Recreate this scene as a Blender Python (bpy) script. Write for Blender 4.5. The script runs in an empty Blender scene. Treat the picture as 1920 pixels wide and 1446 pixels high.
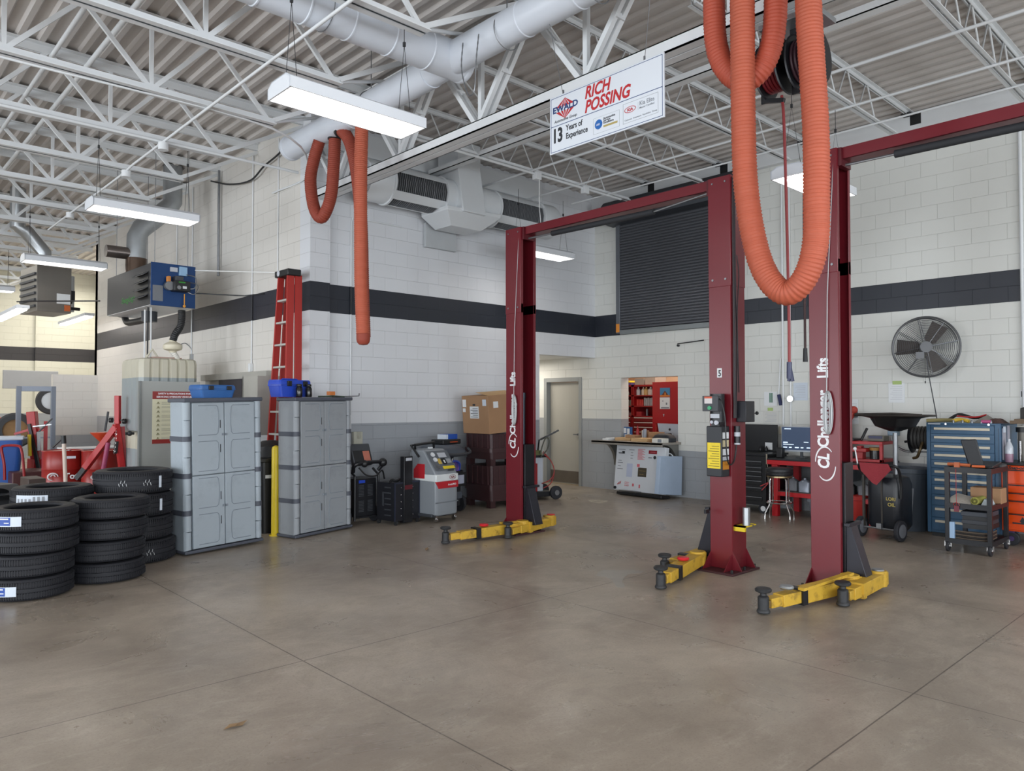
import bpy, bmesh, math, random
from mathutils import Vector, Matrix
random.seed(7)
PI = math.pi
COL = bpy.context.scene.collection
RZ = lambda a: Matrix.Rotation(a, 4, 'Z')
RX = lambda a: Matrix.Rotation(a, 4, 'X')
RY = lambda a: Matrix.Rotation(a, 4, 'Y')
T = lambda x, y, z: Matrix.Translation((x, y, z))
FACE_X = Matrix(((0, 0, -1, 0), (-1, 0, 0, 0), (0, 1, 0, 0), (0, 0, 0, 1)))   # text plane that faces -X
FACE_Y = Matrix(((1, 0, 0, 0), (0, 0, -1, 0), (0, 1, 0, 0), (0, 0, 0, 1)))    # text plane that faces -Y

# ---------------------------------------------------------------- materials
def lin(h):
    h = h.lstrip('#')
    c = [int(h[i:i + 2], 16) / 255 for i in (0, 2, 4)]
    return [x / 12.92 if x <= .04045 else ((x + .055) / 1.055) ** 2.4 for x in c] + [1.0]

MATS = {}
def mat(name, col, rough=.5, metal=0.0, var=.06, vs=6.0, bump=0.0, bs=60.0, spec=.5, dirt=None, dirt_amt=.5, ds=3.0, coat=0.0):
    if name in MATS: return MATS[name]
    m = bpy.data.materials.new(name); m.use_nodes = True
    nt = m.node_tree; b = nt.nodes['Principled BSDF']; L = nt.links.new
    c = lin(col)
    tc = nt.nodes.new('ShaderNodeTexCoord')
    n = nt.nodes.new('ShaderNodeTexNoise'); n.inputs['Scale'].default_value = vs; n.inputs['Detail'].default_value = 4
    L(tc.outputs['Object'], n.inputs['Vector'])
    mx = nt.nodes.new('ShaderNodeMix'); mx.data_type = 'RGBA'
    mx.inputs[6].default_value = [max(0, x * (1 - var)) for x in c[:3]] + [1]
    mx.inputs[7].default_value = [min(1, x * (1 + var)) for x in c[:3]] + [1]
    L(n.outputs['Fac'], mx.inputs[0])
    out = mx.outputs[2]
    if dirt:
        n2 = nt.nodes.new('ShaderNodeTexNoise'); n2.inputs['Scale'].default_value = ds; n2.inputs['Detail'].default_value = 8; n2.inputs['Roughness'].default_value = .7
        L(tc.outputs['Object'], n2.inputs['Vector'])
        r = nt.nodes.new('ShaderNodeValToRGB'); r.color_ramp.elements[0].position = .52; r.color_ramp.elements[1].position = .72
        L(n2.outputs['Fac'], r.inputs[0])
        mu = nt.nodes.new('ShaderNodeMath'); mu.operation = 'MULTIPLY'; mu.inputs[1].default_value = dirt_amt
        L(r.outputs[0], mu.inputs[0])
        m2 = nt.nodes.new('ShaderNodeMix'); m2.data_type = 'RGBA'; m2.inputs[7].default_value = lin(dirt)
        L(mu.outputs[0], m2.inputs[0]); L(out, m2.inputs[6]); out = m2.outputs[2]
    L(out, b.inputs['Base Color'])
    b.inputs['Roughness'].default_value = rough; b.inputs['Metallic'].default_value = metal
    b.inputs['Specular IOR Level'].default_value = spec; b.inputs['Coat Weight'].default_value = coat
    if bump:
        n3 = nt.nodes.new('ShaderNodeTexNoise'); n3.inputs['Scale'].default_value = bs
        L(tc.outputs['Object'], n3.inputs['Vector'])
        bp = nt.nodes.new('ShaderNodeBump'); bp.inputs['Strength'].default_value = bump; bp.inputs['Distance'].default_value = .01
        L(n3.outputs['Fac'], bp.inputs['Height']); L(bp.outputs[0], b.inputs['Normal'])
    MATS[name] = m
    return m

def emit(name, col, strength):
    if name in MATS: return MATS[name]
    m = bpy.data.materials.new(name); m.use_nodes = True
    b = m.node_tree.nodes['Principled BSDF']
    b.inputs['Base Color'].default_value = lin(col)
    b.inputs['Emission Color'].default_value = lin(col); b.inputs['Emission Strength'].default_value = strength
    MATS[name] = m
    return m

white = mat('white_paint', 'e8e9e8', .55)
steelwhite = mat('painted_steel', 'dcdfe1', .5, var=.05, vs=2)
galv = mat('galvanised', 'a9adb0', .38, .85, var=.15, vs=8)
darkgalv = mat('dark_duct', '6c6661', .35, .85, var=.3, vs=5)
chrome = mat('chrome', 'd8d8d8', .15, 1.0, var=.03)
steel = mat('dull_steel', '8b8d90', .4, .8, var=.12, vs=12)
greasy = mat('greasy_steel', '3a3b3d', .5, .5, var=.3, vs=20)
black = mat('black_plastic', '17181a', .45, var=.2, vs=9)
blackm = mat('black_metal', '1b1c20', .38, .2, var=.25, vs=6, spec=.5)
softblack = mat('black_vinyl', '1d1e21', .5, var=.15, bump=.15, bs=40)
rubber = mat('rubber', '25262b', .62, var=.15, vs=14, spec=.4)
rubber2 = mat('rubber_matt', '2c2d32', .7, var=.15, vs=14, spec=.3)
dgrey = mat('dark_grey_plastic', '3c3f44', .5, var=.1)
mgrey = mat('mid_grey_plastic', '6f757c', .45, var=.06)
maroon = mat('lift_red', '6b1a24', .33, var=.08, vs=2, spec=.5)
maroon_d = mat('lift_red_inner', '54141d', .4, var=.1, vs=3)
red = mat('tool_red', 'a31f22', .4, var=.08)
redp = mat('red_plastic', 'b8322c', .5, var=.08)
darkred = mat('dark_red_paint', '8f1016', .4, var=.08)
orange = mat('orange_paint', 'd04a12', .35, var=.05)
yellow = mat('worn_yellow', 'c8a136', .5, var=.12, vs=9, dirt='5a4420', dirt_amt=.8, ds=11)
yellowc = mat('clean_yellow', 'dcc01e', .45, var=.06)
blue = mat('cabinet_blue', '2c5270', .4, var=.08, vs=3)
blue2 = mat('bright_blue_plastic', '2446b4', .4, var=.05)
blue3 = mat('soft_blue_plastic', '2f5f9c', .42, var=.08)
cabgrey = mat('resin_cabinet_grey', '9ba5ad', .5, var=.04, vs=3, dirt='6d7378', dirt_amt=.25, ds=3.5)
cabdark = mat('resin_cabinet_trim', '4a4e58', .55, var=.08)
hoseo = mat('hose_orange', 'a9543d', .55, var=.08, vs=10, bump=.15, bs=30, spec=.35)
hosed = mat('hose_rust', '8c3f30', .6, var=.1, vs=10, bump=.15, bs=30, spec=.3)
cream = mat('tank_cream', 'c3bfae', .45, var=.06, vs=3)
tanklow = mat('tank_liquid_tint', '98a0a2', .4, var=.06, vs=3)
offwhite = mat('off_white', 'd9d7cf', .5, var=.05)
cardb = mat('cardboard', 'a38061', .85, var=.08, vs=5, spec=.2)
cardl = mat('cardboard_light', 'c9a77d', .85, var=.08, vs=5, spec=.2)
wood = mat('wood', 'c6a573', .7, var=.15, vs=9)
paper = mat('paper', 'dfe2e4', .8, var=.02)
paperb = mat('paper_bluish', 'ccd5e0', .8, var=.02)
lettwhite = mat('white_lettering', 'e6e7ea', .55, var=.02)
lettred = mat('red_lettering', 'b3242b', .5, var=.02)
lettblue = mat('blue_lettering', '1e3a6d', .5, var=.02)
lettdark = mat('dark_lettering', '22252b', .5, var=.02)
lettgrey = mat('grey_lettering', '80858c', .5, var=.02)
lettgreen = mat('green_lettering', '2f8a2f', .5, var=.02)
brown = mat('brown_crate', '3e2729', .4, var=.12, vs=4)
signwhite = mat('sign_white', 'd4d9e0', .4, var=.01)
glass_lamp = emit('lamp_tube', 'fff8f2', 15.0)
greytag = mat('label_silver', 'b8bcc4', .5, var=.03)
labely = mat('label_yellow', 'e3c928', .5, var=.1, vs=30)

# ---------------------------------------------------------------- mesh builder
class MB:
    def __init__(s, M=None):
        s.v = []; s.f = []; s.M = M or Matrix()
    def add(s, vs, fs, M=None):
        k = len(s.v); A = s.M @ M if M else s.M
        s.v += [A @ Vector(p) for p in vs]
        s.f += [tuple(i + k for i in f) for f in fs]
        return s
    def b(s, x0, x1, y0, y1, z0, z1, M=None):
        vs = [(x, y, z) for z in (z0, z1) for y in (y0, y1) for x in (x0, x1)]
        return s.add(vs, [(0, 2, 3, 1), (4, 5, 7, 6), (0, 1, 5, 4), (2, 6, 7, 3), (0, 4, 6, 2), (1, 3, 7, 5)], M)
    def c(s, cx, cy, cz, sx, sy, sz, M=None):
        return s.b(cx - sx / 2, cx + sx / 2, cy - sy / 2, cy + sy / 2, cz - sz / 2, cz + sz / 2, M)
    def bar(s, a, b_, w, h, up=(0, 0, 1), M=None):       # a rectangular bar from a to b
        a = Vector(a); b_ = Vector(b_); d = b_ - a; L = d.length; z = d.normalized(); u = Vector(up)
        x = u.cross(z)
        if x.length < 1e-4: x = Vector((1, 0, 0)).cross(z)
        x.normalize(); y = z.cross(x)
        vs = [tuple(p + x * i * w / 2 + y * j * h / 2) for p in (a, b_) for j in (-1, 1) for i in (-1, 1)]
        return s.add(vs, [(0, 2, 3, 1), (4, 5, 7, 6), (0, 1, 5, 4), (2, 6, 7, 3), (0, 4, 6, 2), (1, 3, 7, 5)], M)
    def cyl(s, a, b_, r, n=16, r2=None, cap=True, M=None):
        return s.tube([a, b_], [r, r if r2 is None else r2], n, cap=cap, M=M)
    def tube(s, pts, r, n=8, closed=False, cap=True, M=None):
        P = [Vector(p) for p in pts]; N = len(P)
        R = r if isinstance(r, (list, tuple)) else [r] * N
        tans = []
        for i in range(N):
            a = P[i - 1] if (i > 0 or closed) else P[i]; c = P[(i + 1) % N] if (i < N - 1 or closed) else P[i]
            t = (c - a); tans.append(t.normalized() if t.length > 1e-9 else Vector((0, 0, 1)))
        ref = Vector((0, 0, 1)) if abs(tans[0].z) < .9 else Vector((1, 0, 0))
        x = ref.cross(tans[0]).normalized(); vs = []
        for i in range(N):
            t = tans[i]; x = (x - t * x.dot(t))
            x = x.normalized() if x.length > 1e-6 else Vector((1, 0, 0)); y = t.cross(x)
            for k in range(n):
                a = 2 * PI * k / n; vs.append(tuple(P[i] + (x * math.cos(a) + y * math.sin(a)) * R[i]))
        fs = []
        for i in range(N if closed else N - 1):
            for k in range(n):
                j = (i + 1) % N; fs.append((i * n + k, i * n + (k + 1) % n, j * n + (k + 1) % n, j * n + k))
        if cap and not closed:
            fs.append(tuple(range(n))[::-1]); fs.append(tuple((N - 1) * n + k for k in range(n)))
        return s.add(vs, fs, M)
    def lathe(s, prof, c=(0, 0, 0), n=24, M=None, closed=False):   # prof: (r, z) pairs round the z axis
        vs = []; fs = []; K = len(prof)
        for r, z in prof:
            for k in range(n):
                a = 2 * PI * k / n; vs.append((c[0] + r * math.cos(a), c[1] + r * math.sin(a), c[2] + z))
        for i in range(K if closed else K - 1):
            j = (i + 1) % K
            for k in range(n): fs.append((i * n + k, i * n + (k + 1) % n, j * n + (k + 1) % n, j * n + k))
        if not closed:
            if prof[0][0] > 1e-5: fs.append(tuple(range(n))[::-1])
            if prof[-1][0] > 1e-5: fs.append(tuple((K - 1) * n + k for k in range(n)))
        return s.add(vs, fs, M)
    def prism(s, poly, lo, hi, axis='z', M=None):        # polygon (2-D) pushed along an axis
        def P(u, v, w): return {'z': (u, v, w), 'y': (u, w, v), 'x': (w, u, v)}[axis]
        n = len(poly); vs = [P(u, v, lo) for u, v in poly] + [P(u, v, hi) for u, v in poly]
        fs = [tuple(range(n)), tuple(range(2 * n - 1, n - 1, -1))] + [(i, i + n, (i + 1) % n + n, (i + 1) % n) for i in range(n)]
        return s.add(vs, fs, M)
    def disc(s, c, r, h, n=24, M=None): return s.cyl(c, (c[0], c[1], c[2] + h), r, n, M=M)
    def ball(s, c, r, n=12, sz=1.0, M=None):
        return s.lathe([(r * math.sin(PI * i / n) if 0 < i < n else 0.0005, -r * sz * math.cos(PI * i / n)) for i in range(n + 1)], c, 2 * n, M)
    def build(s, name, m, parent=None, bevel=0.0, world=False, seg=2, angle=35, label=None):
        V = s.v
        if world and parent is not None:
            inv = root_matrix(parent).inverted(); V = [inv @ p for p in V]
        me = bpy.data.meshes.new(name); me.from_pydata([tuple(p) for p in V], [], s.f)
        bm = bmesh.new(); bm.from_mesh(me); bmesh.ops.recalc_face_normals(bm, faces=bm.faces); bm.to_mesh(me); bm.free()
        me.shade_smooth(); me.set_sharp_from_angle(angle=math.radians(angle))
        me.materials.append(m)
        o = bpy.data.objects.new(name, me); COL.objects.link(o)
        if parent is not None: o.parent = parent
        if bevel:
            md = o.modifiers.new('edge', 'BEVEL'); md.width = bevel; md.segments = seg; md.limit_method = 'ANGLE'; md.angle_limit = math.radians(40); md.harden_normals = False
        if label: o['label'] = label
        return o

def root_matrix(o):
    M = Matrix()
    while o is not None:
        M = T(*o.location) @ o.rotation_euler.to_matrix().to_4x4() @ M
        o = o.parent
    return M

def thing(name, label, cat, loc=(0, 0, 0), rz=0.0, group=None, rx=0, ry=0):
    o = bpy.data.objects.new(name, None); COL.objects.link(o); o.empty_display_size = .1
    o.location = loc; o.rotation_euler = (rx, ry, rz); o['label'] = label; o['category'] = cat
    if group: o['group'] = group
    return o
def tag(o, label, cat, group=None):
    o['label'] = label; o['category'] = cat
    if group: o['group'] = group
    return o
def struct(o): o['kind'] = 'structure'; return o
def dup(root, loc=None, rz=None, label=None, group=None):
    r = root.copy(); COL.objects.link(r)
    if loc is not None: r.location = loc
    if rz is not None: r.rotation_euler = (r.rotation_euler[0], r.rotation_euler[1], rz)
    if label: r['label'] = label
    if group: r['group'] = group
    for ch in list(root.children):
        c = ch.copy(); COL.objects.link(c); c.parent = r
        for g in list(ch.children):
            d = g.copy(); COL.objects.link(d); d.parent = c
    return r
def text(name, s_, size, m, parent, M, bold=0.0, shear=0.0, sx=1.0, align='LEFT', depth=.0008, spacing=1.0, world=False):
    cu = bpy.data.curves.new(name, 'FONT'); cu.body = s_; cu.size = size; cu.extrude = depth; cu.offset = bold * size; cu.shear = shear
    cu.align_x = align; cu.space_character = spacing; cu.resolution_u = 3
    t = bpy.data.objects.new(name, cu); COL.objects.link(t)
    me = bpy.data.meshes.new_from_object(t)
    bpy.data.objects.remove(t); bpy.data.curves.remove(cu)
    me.name = name
    A = M @ Matrix.Diagonal((sx, 1, 1, 1))
    if world and parent is not None: A = root_matrix(parent).inverted() @ A
    me.transform(A)
    if not me.materials: me.materials.append(m)
    else: me.materials[0] = m
    o = bpy.data.objects.new(name, me); COL.objects.link(o)
    if parent is not None: o.parent = parent
    return o
def arc(c, r, a0, a1, n, plane='xz'):
    out = []
    for i in range(n + 1):
        a = a0 + (a1 - a0) * i / n; u = r * math.cos(a); v = r * math.sin(a)
        out.append({'xz': (c[0] + u, c[1], c[2] + v), 'yz': (c[0], c[1] + u, c[2] + v), 'xy': (c[0] + u, c[1] + v, c[2])}[plane])
    return out
def smooth_path(pts, n=6):                               # Catmull-Rom through the points
    P = [Vector(p) for p in pts]; P = [P[0] * 2 - P[1]] + P + [P[-1] * 2 - P[-2]]; out = []
    for i in range(1, len(P) - 2):
        p0, p1, p2, p3 = P[i - 1:i + 3]
        for k in range(n):
            t = k / n
            out.append(tuple(.5 * ((2 * p1) + (p2 - p0) * t + (2 * p0 - 5 * p1 + 4 * p2 - p3) * t * t + (3 * p1 - p0 - 3 * p2 + p3) * t ** 3)))
    out.append(tuple(P[-2])); return out
def cyl_y(mb, c, r, w, n=20, M=None):                    # a disc whose axis runs along y
    return mb.cyl((c[0], c[1] - w / 2, c[2]), (c[0], c[1] + w / 2, c[2]), r, n, M=M)
def cyl_x(mb, c, r, w, n=20, M=None):
    return mb.cyl((c[0] - w / 2, c[1], c[2]), (c[0] + w / 2, c[1], c[2]), r, n, M=M)
def rbox(w, d, r, n=4):                                  # rounded rectangle outline, centred
    out = []
    for cx, cy, a in ((w / 2 - r, d / 2 - r, 0), (-w / 2 + r, d / 2 - r, PI / 2), (-w / 2 + r, -d / 2 + r, PI), (w / 2 - r, -d / 2 + r, 1.5 * PI)):
        for i in range(n + 1):
            t = a + PI / 2 * i / n; out.append((cx + r * math.cos(t), cy + r * math.sin(t)))
    return out
def loft(mb, rings, M=None, cap=True):                   # rings: lists of 3-D points with equal counts
    n = len(rings[0]); vs = [p for r in rings for p in r]; fs = []
    for i in range(len(rings) - 1):
        for k in range(n): fs.append((i * n + k, i * n + (k + 1) % n, (i + 1) * n + (k + 1) % n, (i + 1) * n + k))
    if cap: fs += [tuple(range(n))[::-1], tuple((len(rings) - 1) * n + k for k in range(n))]
    return mb.add(vs, fs, M)
# ---------------------------------------------------------------- the room
XA, YB, XC, YD = 5.0, 9.58, 11.16, 26.5
SB, ST = 2.943, 3.350            # dark stripe bottom and top
DECK = 5.70

def block_wall(name, axis, wains=1.35, tint='dfe0de', wains2=None, wy=8.3, grey='9ea2a6', dark='262a33', stripe=True):
    m = bpy.data.materials.new(name); m.use_nodes = True
    nt = m.node_tree; b = nt.nodes['Principled BSDF']; L = nt.links.new; N = nt.nodes.new
    g = N('ShaderNodeNewGeometry'); sp = N('ShaderNodeSeparateXYZ'); L(g.outputs['Position'], sp.inputs[0])
    zz = N('ShaderNodeMath'); zz.operation = 'SUBTRACT'; zz.inputs[1].default_value = .0981; L(sp.outputs['Z'], zz.inputs[0])
    cb = N('ShaderNodeCombineXYZ'); L(sp.outputs['X' if axis == 'x' else 'Y'], cb.inputs[0]); L(zz.outputs[0], cb.inputs[1])
    br = N('ShaderNodeTexBrick'); L(cb.outputs[0], br.inputs['Vector'])
    br.inputs['Scale'].default_value = 1; br.inputs['Brick Width'].default_value = .4064; br.inputs['Row Height'].default_value = .2032
    br.inputs['Mortar Size'].default_value = .0038; br.inputs['Mortar Smooth'].default_value = .6
    br.inputs['Color1'].default_value = (1, 1, 1, 1); br.inputs['Color2'].default_value = (.975, .975, .975, 1); br.inputs['Mortar'].default_value = (.88, .88, .88, 1)
    def step(sock, edge, hi=True):
        n = N('ShaderNodeMath'); n.operation = 'GREATER_THAN' if hi else 'LESS_THAN'; n.inputs[1].default_value = edge; L(sock, n.inputs[0]); return n.outputs[0]
    def mul(a, c):
        n = N('ShaderNodeMath'); n.operation = 'MULTIPLY'; L(a, n.inputs[0]); L(c, n.inputs[1]); return n.outputs[0]
    def mix(f, a, c, blend='MIX'):
        n = N('ShaderNodeMix'); n.data_type = 'RGBA'; n.blend_type = blend
        if isinstance(f, float): n.inputs[0].default_value = f
        else: L(f, n.inputs[0])
        for i, v in ((6, a), (7, c)):
            if isinstance(v, str): n.inputs[i].default_value = lin(v)
            else: L(v, n.inputs[i])
        return n.outputs[2]
    nz = N('ShaderNodeTexNoise'); nz.inputs['Scale'].default_value = .8; nz.inputs['Detail'].default_value = 5; L(g.outputs['Position'], nz.inputs['Vector'])
    t2 = '#' + ''.join('%02x' % max(0, int(int(tint[i:i + 2], 16) * .955)) for i in (0, 2, 4))
    col = mix(nz.outputs['Fac'], t2, tint)
    if stripe: col = mix(mul(step(sp.outputs['Z'], SB), step(sp.outputs['Z'], ST, False)), col, dark)
    if wains:
        f = step(sp.outputs['Z'], wains, False)
        if wains2:
            hi = step(sp.outputs['Y'], wy); lo = step(sp.outputs['Z'], wains2, False)
            a = mul(f, hi); mxn = N('ShaderNodeMath'); mxn.operation = 'MAXIMUM'; L(a, mxn.inputs[0]); L(lo, mxn.inputs[1]); f = mxn.outputs[0]
        col = mix(f, col, grey)
    col = mix(.8, col, br.outputs['Color'], 'MULTIPLY')
    L(col, b.inputs['Base Color']); b.inputs['Roughness'].default_value = .42; b.inputs['Specular IOR Level'].default_value = .45
    inv = N('ShaderNodeMath'); inv.operation = 'SUBTRACT'; inv.inputs[0].default_value = 1; L(br.outputs['Fac'], inv.inputs[1])
    n2 = N('ShaderNodeTexNoise'); n2.inputs['Scale'].default_value = 45; n2.inputs['Detail'].default_value = 3; L(g.outputs['Position'], n2.inputs['Vector'])
    ad = N('ShaderNodeMath'); ad.operation = 'MULTIPLY_ADD'; ad.inputs[1].default_value = .12; L(n2.outputs['Fac'], ad.inputs[0]); L(inv.outputs[0], ad.inputs[2])
    bp = N('ShaderNodeBump'); bp.inputs['Strength'].default_value = .7; bp.inputs['Distance'].default_value = .006
    L(ad.outputs[0], bp.inputs['Height']); L(bp.outputs[0], b.inputs['Normal'])
    return m

wallX = block_wall('block_wall_y', 'y', 1.35, wains2=.815, wy=8.3, tint='dadbd6')           # faces -X, runs along Y
wallXa = block_wall('block_wall_return', 'y', 1.35, tint='dedbd5', dark='34343b', grey='a8aaac')  # stripe made lighter here: daylight sheen put into its colour
wallY = block_wall('block_wall_x', 'x', 1.35, tint='dde0e4', grey='9da2a8')
wallD = block_wall('block_wall_far', 'x', 1.35, tint='dcdacb', dark='3c3a3c')
wallW = block_wall('block_wall_wing', 'x', .9, tint='d9d8d4', stripe=False)
wallP = block_wall('block_wall_plain', 'x', 1.35, stripe=True)

def W(name, boxes, m):
    mb = MB()
    for q in boxes: mb.b(*q)
    return struct(mb.build(name, m))

# wall that faces -X on the service counter side: door, pass-through window, coiling shutter above
D0, D1, DT = 9.96, 10.95, 2.14     # personnel door opening
V0, V1, VB, VT = 7.664, 8.935, .94, 2.13   # pass-through
xo = XC + .22
W('wall_right', [(XC, xo, -8, V0, 0, 5.72), (XC, xo, V0, V1, 0, VB), (XC, xo, V0, V1, VT, 5.72), (XC, xo, V1, D0, 0, 5.72), (XC, xo, D0, D1, DT, 5.72), (XC, xo, D1, 14, 0, 5.72)], wallX)
OP = 9.615
W('wall_back', [(XA + .31, OP, YB, YB + .2, 0, 5.72), (OP, XC, YB, YB + .2, 2.537, 5.72), (XA, XA + .31, 9.48, YB + .2, 0, 5.72)], wallY)
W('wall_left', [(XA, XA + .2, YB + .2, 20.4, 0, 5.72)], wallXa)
W('wall_far', [(-9.3, 6.5, YD, YD + .2, 0, 5.8), (4.85, 6.5, YD - .12, YD, 0, 5.8)], wallD)
W('wall_return', [(XA, 6.5, 20.2, 20.4, 0, 5.72)], wallY)
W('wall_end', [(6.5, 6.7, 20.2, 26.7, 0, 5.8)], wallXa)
# passage behind the opening beside the counter
W('wall_passage', [(OP - .2, OP, YB + .2, 13.5, 0, 2.75), (OP - .2, XC, 13.3, 13.5, 0, 2.75)], block_wall('block_passage', 'x', 1.35, stripe=False, tint='e4dfd2'))
W('ceiling_passage', [(OP - .2, XC, YB + .2, 13.5, 2.56, 2.7)], white)
# the sides the camera stands in front of: walls with open overhead doorways
ys = -7.5
W('wall_front', [(-9.3, -7.6, ys - .2, ys, 0, 5.72), (-3.6, -1.6, ys - .2, ys, 0, 5.72), (2.4, 4.4, ys - .2, ys, 0, 5.72), (8.4, xo, ys - .2, ys, 0, 5.72), (-7.6, 8.4, ys - .2, ys, 4.0, 5.72)], wallP)
xl = -9.0
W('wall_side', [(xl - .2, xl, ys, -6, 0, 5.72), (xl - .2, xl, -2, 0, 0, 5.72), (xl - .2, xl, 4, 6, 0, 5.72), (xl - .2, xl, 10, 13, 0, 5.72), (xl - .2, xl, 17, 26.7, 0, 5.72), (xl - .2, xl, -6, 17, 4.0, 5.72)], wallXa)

# concrete floor
fm = bpy.data.materials.new('polished_concrete'); fm.use_nodes = True
nt = fm.node_tree; b = nt.nodes['Principled BSDF']; L = nt.links.new; N = nt.nodes.new
g = N('ShaderNodeNewGeometry'); sp = N('ShaderNodeSeparateXYZ'); L(g.outputs['Position'], sp.inputs[0])
def noise(sc, det=5, rough=.6, dist=0.0, stretch=None):
    n = N('ShaderNodeTexNoise'); n.inputs['Scale'].default_value = sc; n.inputs['Detail'].default_value = det; n.inputs['Roughness'].default_value = rough; n.inputs['Distortion'].default_value = dist
    if stretch:
        mp = N('ShaderNodeMapping'); mp.inputs['Scale'].default_value = stretch; mp.inputs['Rotation'].default_value = (0, 0, .5); L(g.outputs['Position'], mp.inputs[0]); L(mp.outputs[0], n.inputs['Vector'])
    else: L(g.outputs['Position'], n.inputs['Vector'])
    return n.outputs['Fac']
def ramp(f, a, c, ca='000000', cc='ffffff'):
    r = N('ShaderNodeValToRGB'); r.color_ramp.elements[0].position = a; r.color_ramp.elements[1].position = c
    r.color_ramp.elements[0].color = lin(ca); r.color_ramp.elements[1].color = lin(cc); L(f, r.inputs[0]); return r.outputs[0]
def mixc(f, a, c, blend='MIX'):
    n = N('ShaderNodeMix'); n.data_type = 'RGBA'; n.blend_type = blend
    if isinstance(f, float): n.inputs[0].default_value = f
    else: L(f, n.inputs[0])
    for i, v in ((6, a), (7, c)):
        if isinstance(v, str): n.inputs[i].default_value = lin(v)
        else: L(v, n.inputs[i])
    return n.outputs[2]
def mth(op, a, c=None, d=None):
    n = N('ShaderNodeMath'); n.operation = op
    for i, v in enumerate((a, c, d)):
        if v is None: continue
        if isinstance(v, (int, float)): n.inputs[i].default_value = v
        else: L(v, n.inputs[i])
    return n.outputs[0]
base = mixc(ramp(noise(.55, 6, .65, .4), .35, .66), '8a7f73', 'b3a899')
base = mixc(mth('MULTIPLY', ramp(noise(1.4, 9, .8, 1.2), .48, .70), .6), base, '7f7468')
base = mixc(mth('MULTIPLY', ramp(noise(2.2, 8, .8, .6, (1, 3.2, 1)), .52, .74), .6), base, 'bbb2a5')
base = mixc(mth('MULTIPLY', ramp(noise(26, 6, .8), .58, .78), .4), base, 'bdb5aa')
base = mixc(mth('MULTIPLY', ramp(noise(70, 3, .7), .5, .75), .45), base, '6e645a')
base = mixc(mth('MULTIPLY', ramp(noise(5.5, 9, .85, .5), .46, .66), .35), base, '8d8276')
joints = None
for ax, v, w in (('X', 2.30, .0042), ('X', 4.57, .0042), ('X', 6.84, .0042), ('X', 9.11, .0042), ('X', .03, .0042), ('Y', 1.57, .0042), ('Y', 4.42, .0042), ('Y', 7.25, .0042), ('Y', -1.3, .0042)):
    j = mth('LESS_THAN', mth('ABSOLUTE', mth('SUBTRACT', mth('ADD', sp.outputs[ax], mth('MULTIPLY', noise(3.0, 3), .004)), v + .002)), w)
    joints = j if joints is None else mth('MAXIMUM', joints, j)
base = mixc(mth('MULTIPLY', joints, .75), base, '4b443e')
L(base, b.inputs['Base Color'])
L(mth('ADD', mth('MULTIPLY', ramp(noise(1.1, 7, .7, .8), .35, .7), .22), .25), b.inputs['Roughness'])
b.inputs['Specular IOR Level'].default_value = .42
bp = N('ShaderNodeBump'); bp.inputs['Strength'].default_value = .25; bp.inputs['Distance'].default_value = .004
L(mth('SUBTRACT', mth('MULTIPLY', noise(12, 5), .06), joints), bp.inputs['Height']); L(bp.outputs[0], b.inputs['Normal'])
struct(MB().b(-9.2, 14.5, -9, 26.7, -.12, 0).build('floor', fm))

# ribbed steel roof deck
deckm = mat('roof_deck', 'c6c1bd', .55, var=.06, vs=1.2)
mb = MB(); pitch = .203; n = int((XC + .3 + 9.2) / pitch) + 1; prof = []
for i in range(n):
    x = -9.2 + i * pitch
    prof += [(x, DECK), (x + .055, DECK), (x + .080, DECK + .036), (x + .178, DECK + .036)]
vs = []; fs = []
for x, z in prof: vs += [(x, -7.7, z), (x, 26.7, z)]
for i in range(len(prof) - 1): fs.append((2 * i, 2 * i + 1, 2 * i + 3, 2 * i + 2))
mb.add(vs, fs); mb.b(-9.2, 14.5, -7.7, 26.7, DECK + .07, DECK + .12)
struct(mb.build('ceiling', deckm))
# steel ledger on top of the shutter wall, white sheet fascia under the deck
struct(MB().b(XC - .10, XC, -7.5, YB, 5.44, 5.68).build('trim_1', steelwhite, bevel=.004))
struct(MB().b(XA + .2, OP, YB - .07, YB, 5.3, 5.64).build('trim_2', steelwhite, bevel=.004))

# personnel door (steel, in the counter wall) with frame, kick plate and lever
dg = mat('door_grey', 'a7a59d', .45, var=.04, vs=2)
do = MB().b(XC + .10, XC + .145, D0 + .055, D1 - .055, .012, DT - .06).build('door_1', dg, bevel=.003); struct(do)
MB().b(XC + .094, XC + .10, D0 + .07, D1 - .07, .03, .27).build('kick_plate', mat('kick_plate', '7a736a', .35, .6, var=.1), do)
h = MB(); h.cyl((XC + .06, D0 + .13, 1.02), (XC + .10, D0 + .13, 1.02), .025, 14); h.bar((XC + .055, D0 + .13, 1.02), (XC + .055, D0 + .25, 1.02), .018, .02)
h.build('door_handle', steel, do)
fr = MB(); fr.b(XC - .012, XC + .15, D0 - .03, D0 + .05, 0, DT + .03); fr.b(XC - .012, XC + .15, D1 - .05, D1 + .03, 0, DT + .03); fr.b(XC - .012, XC + .15, D0 + .05, D1 - .05, DT - .055, DT + .03)
struct(fr.build('trim_3', mat('door_frame_grey', '8f9393', .45, var=.04), bevel=.003))
struct(MB().b(XC - .005, XC + .15, D0 + .05, D1 - .05, 0, .012).build('trim_4', mat('threshold', 'b7a890', .4, .5)))
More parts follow.
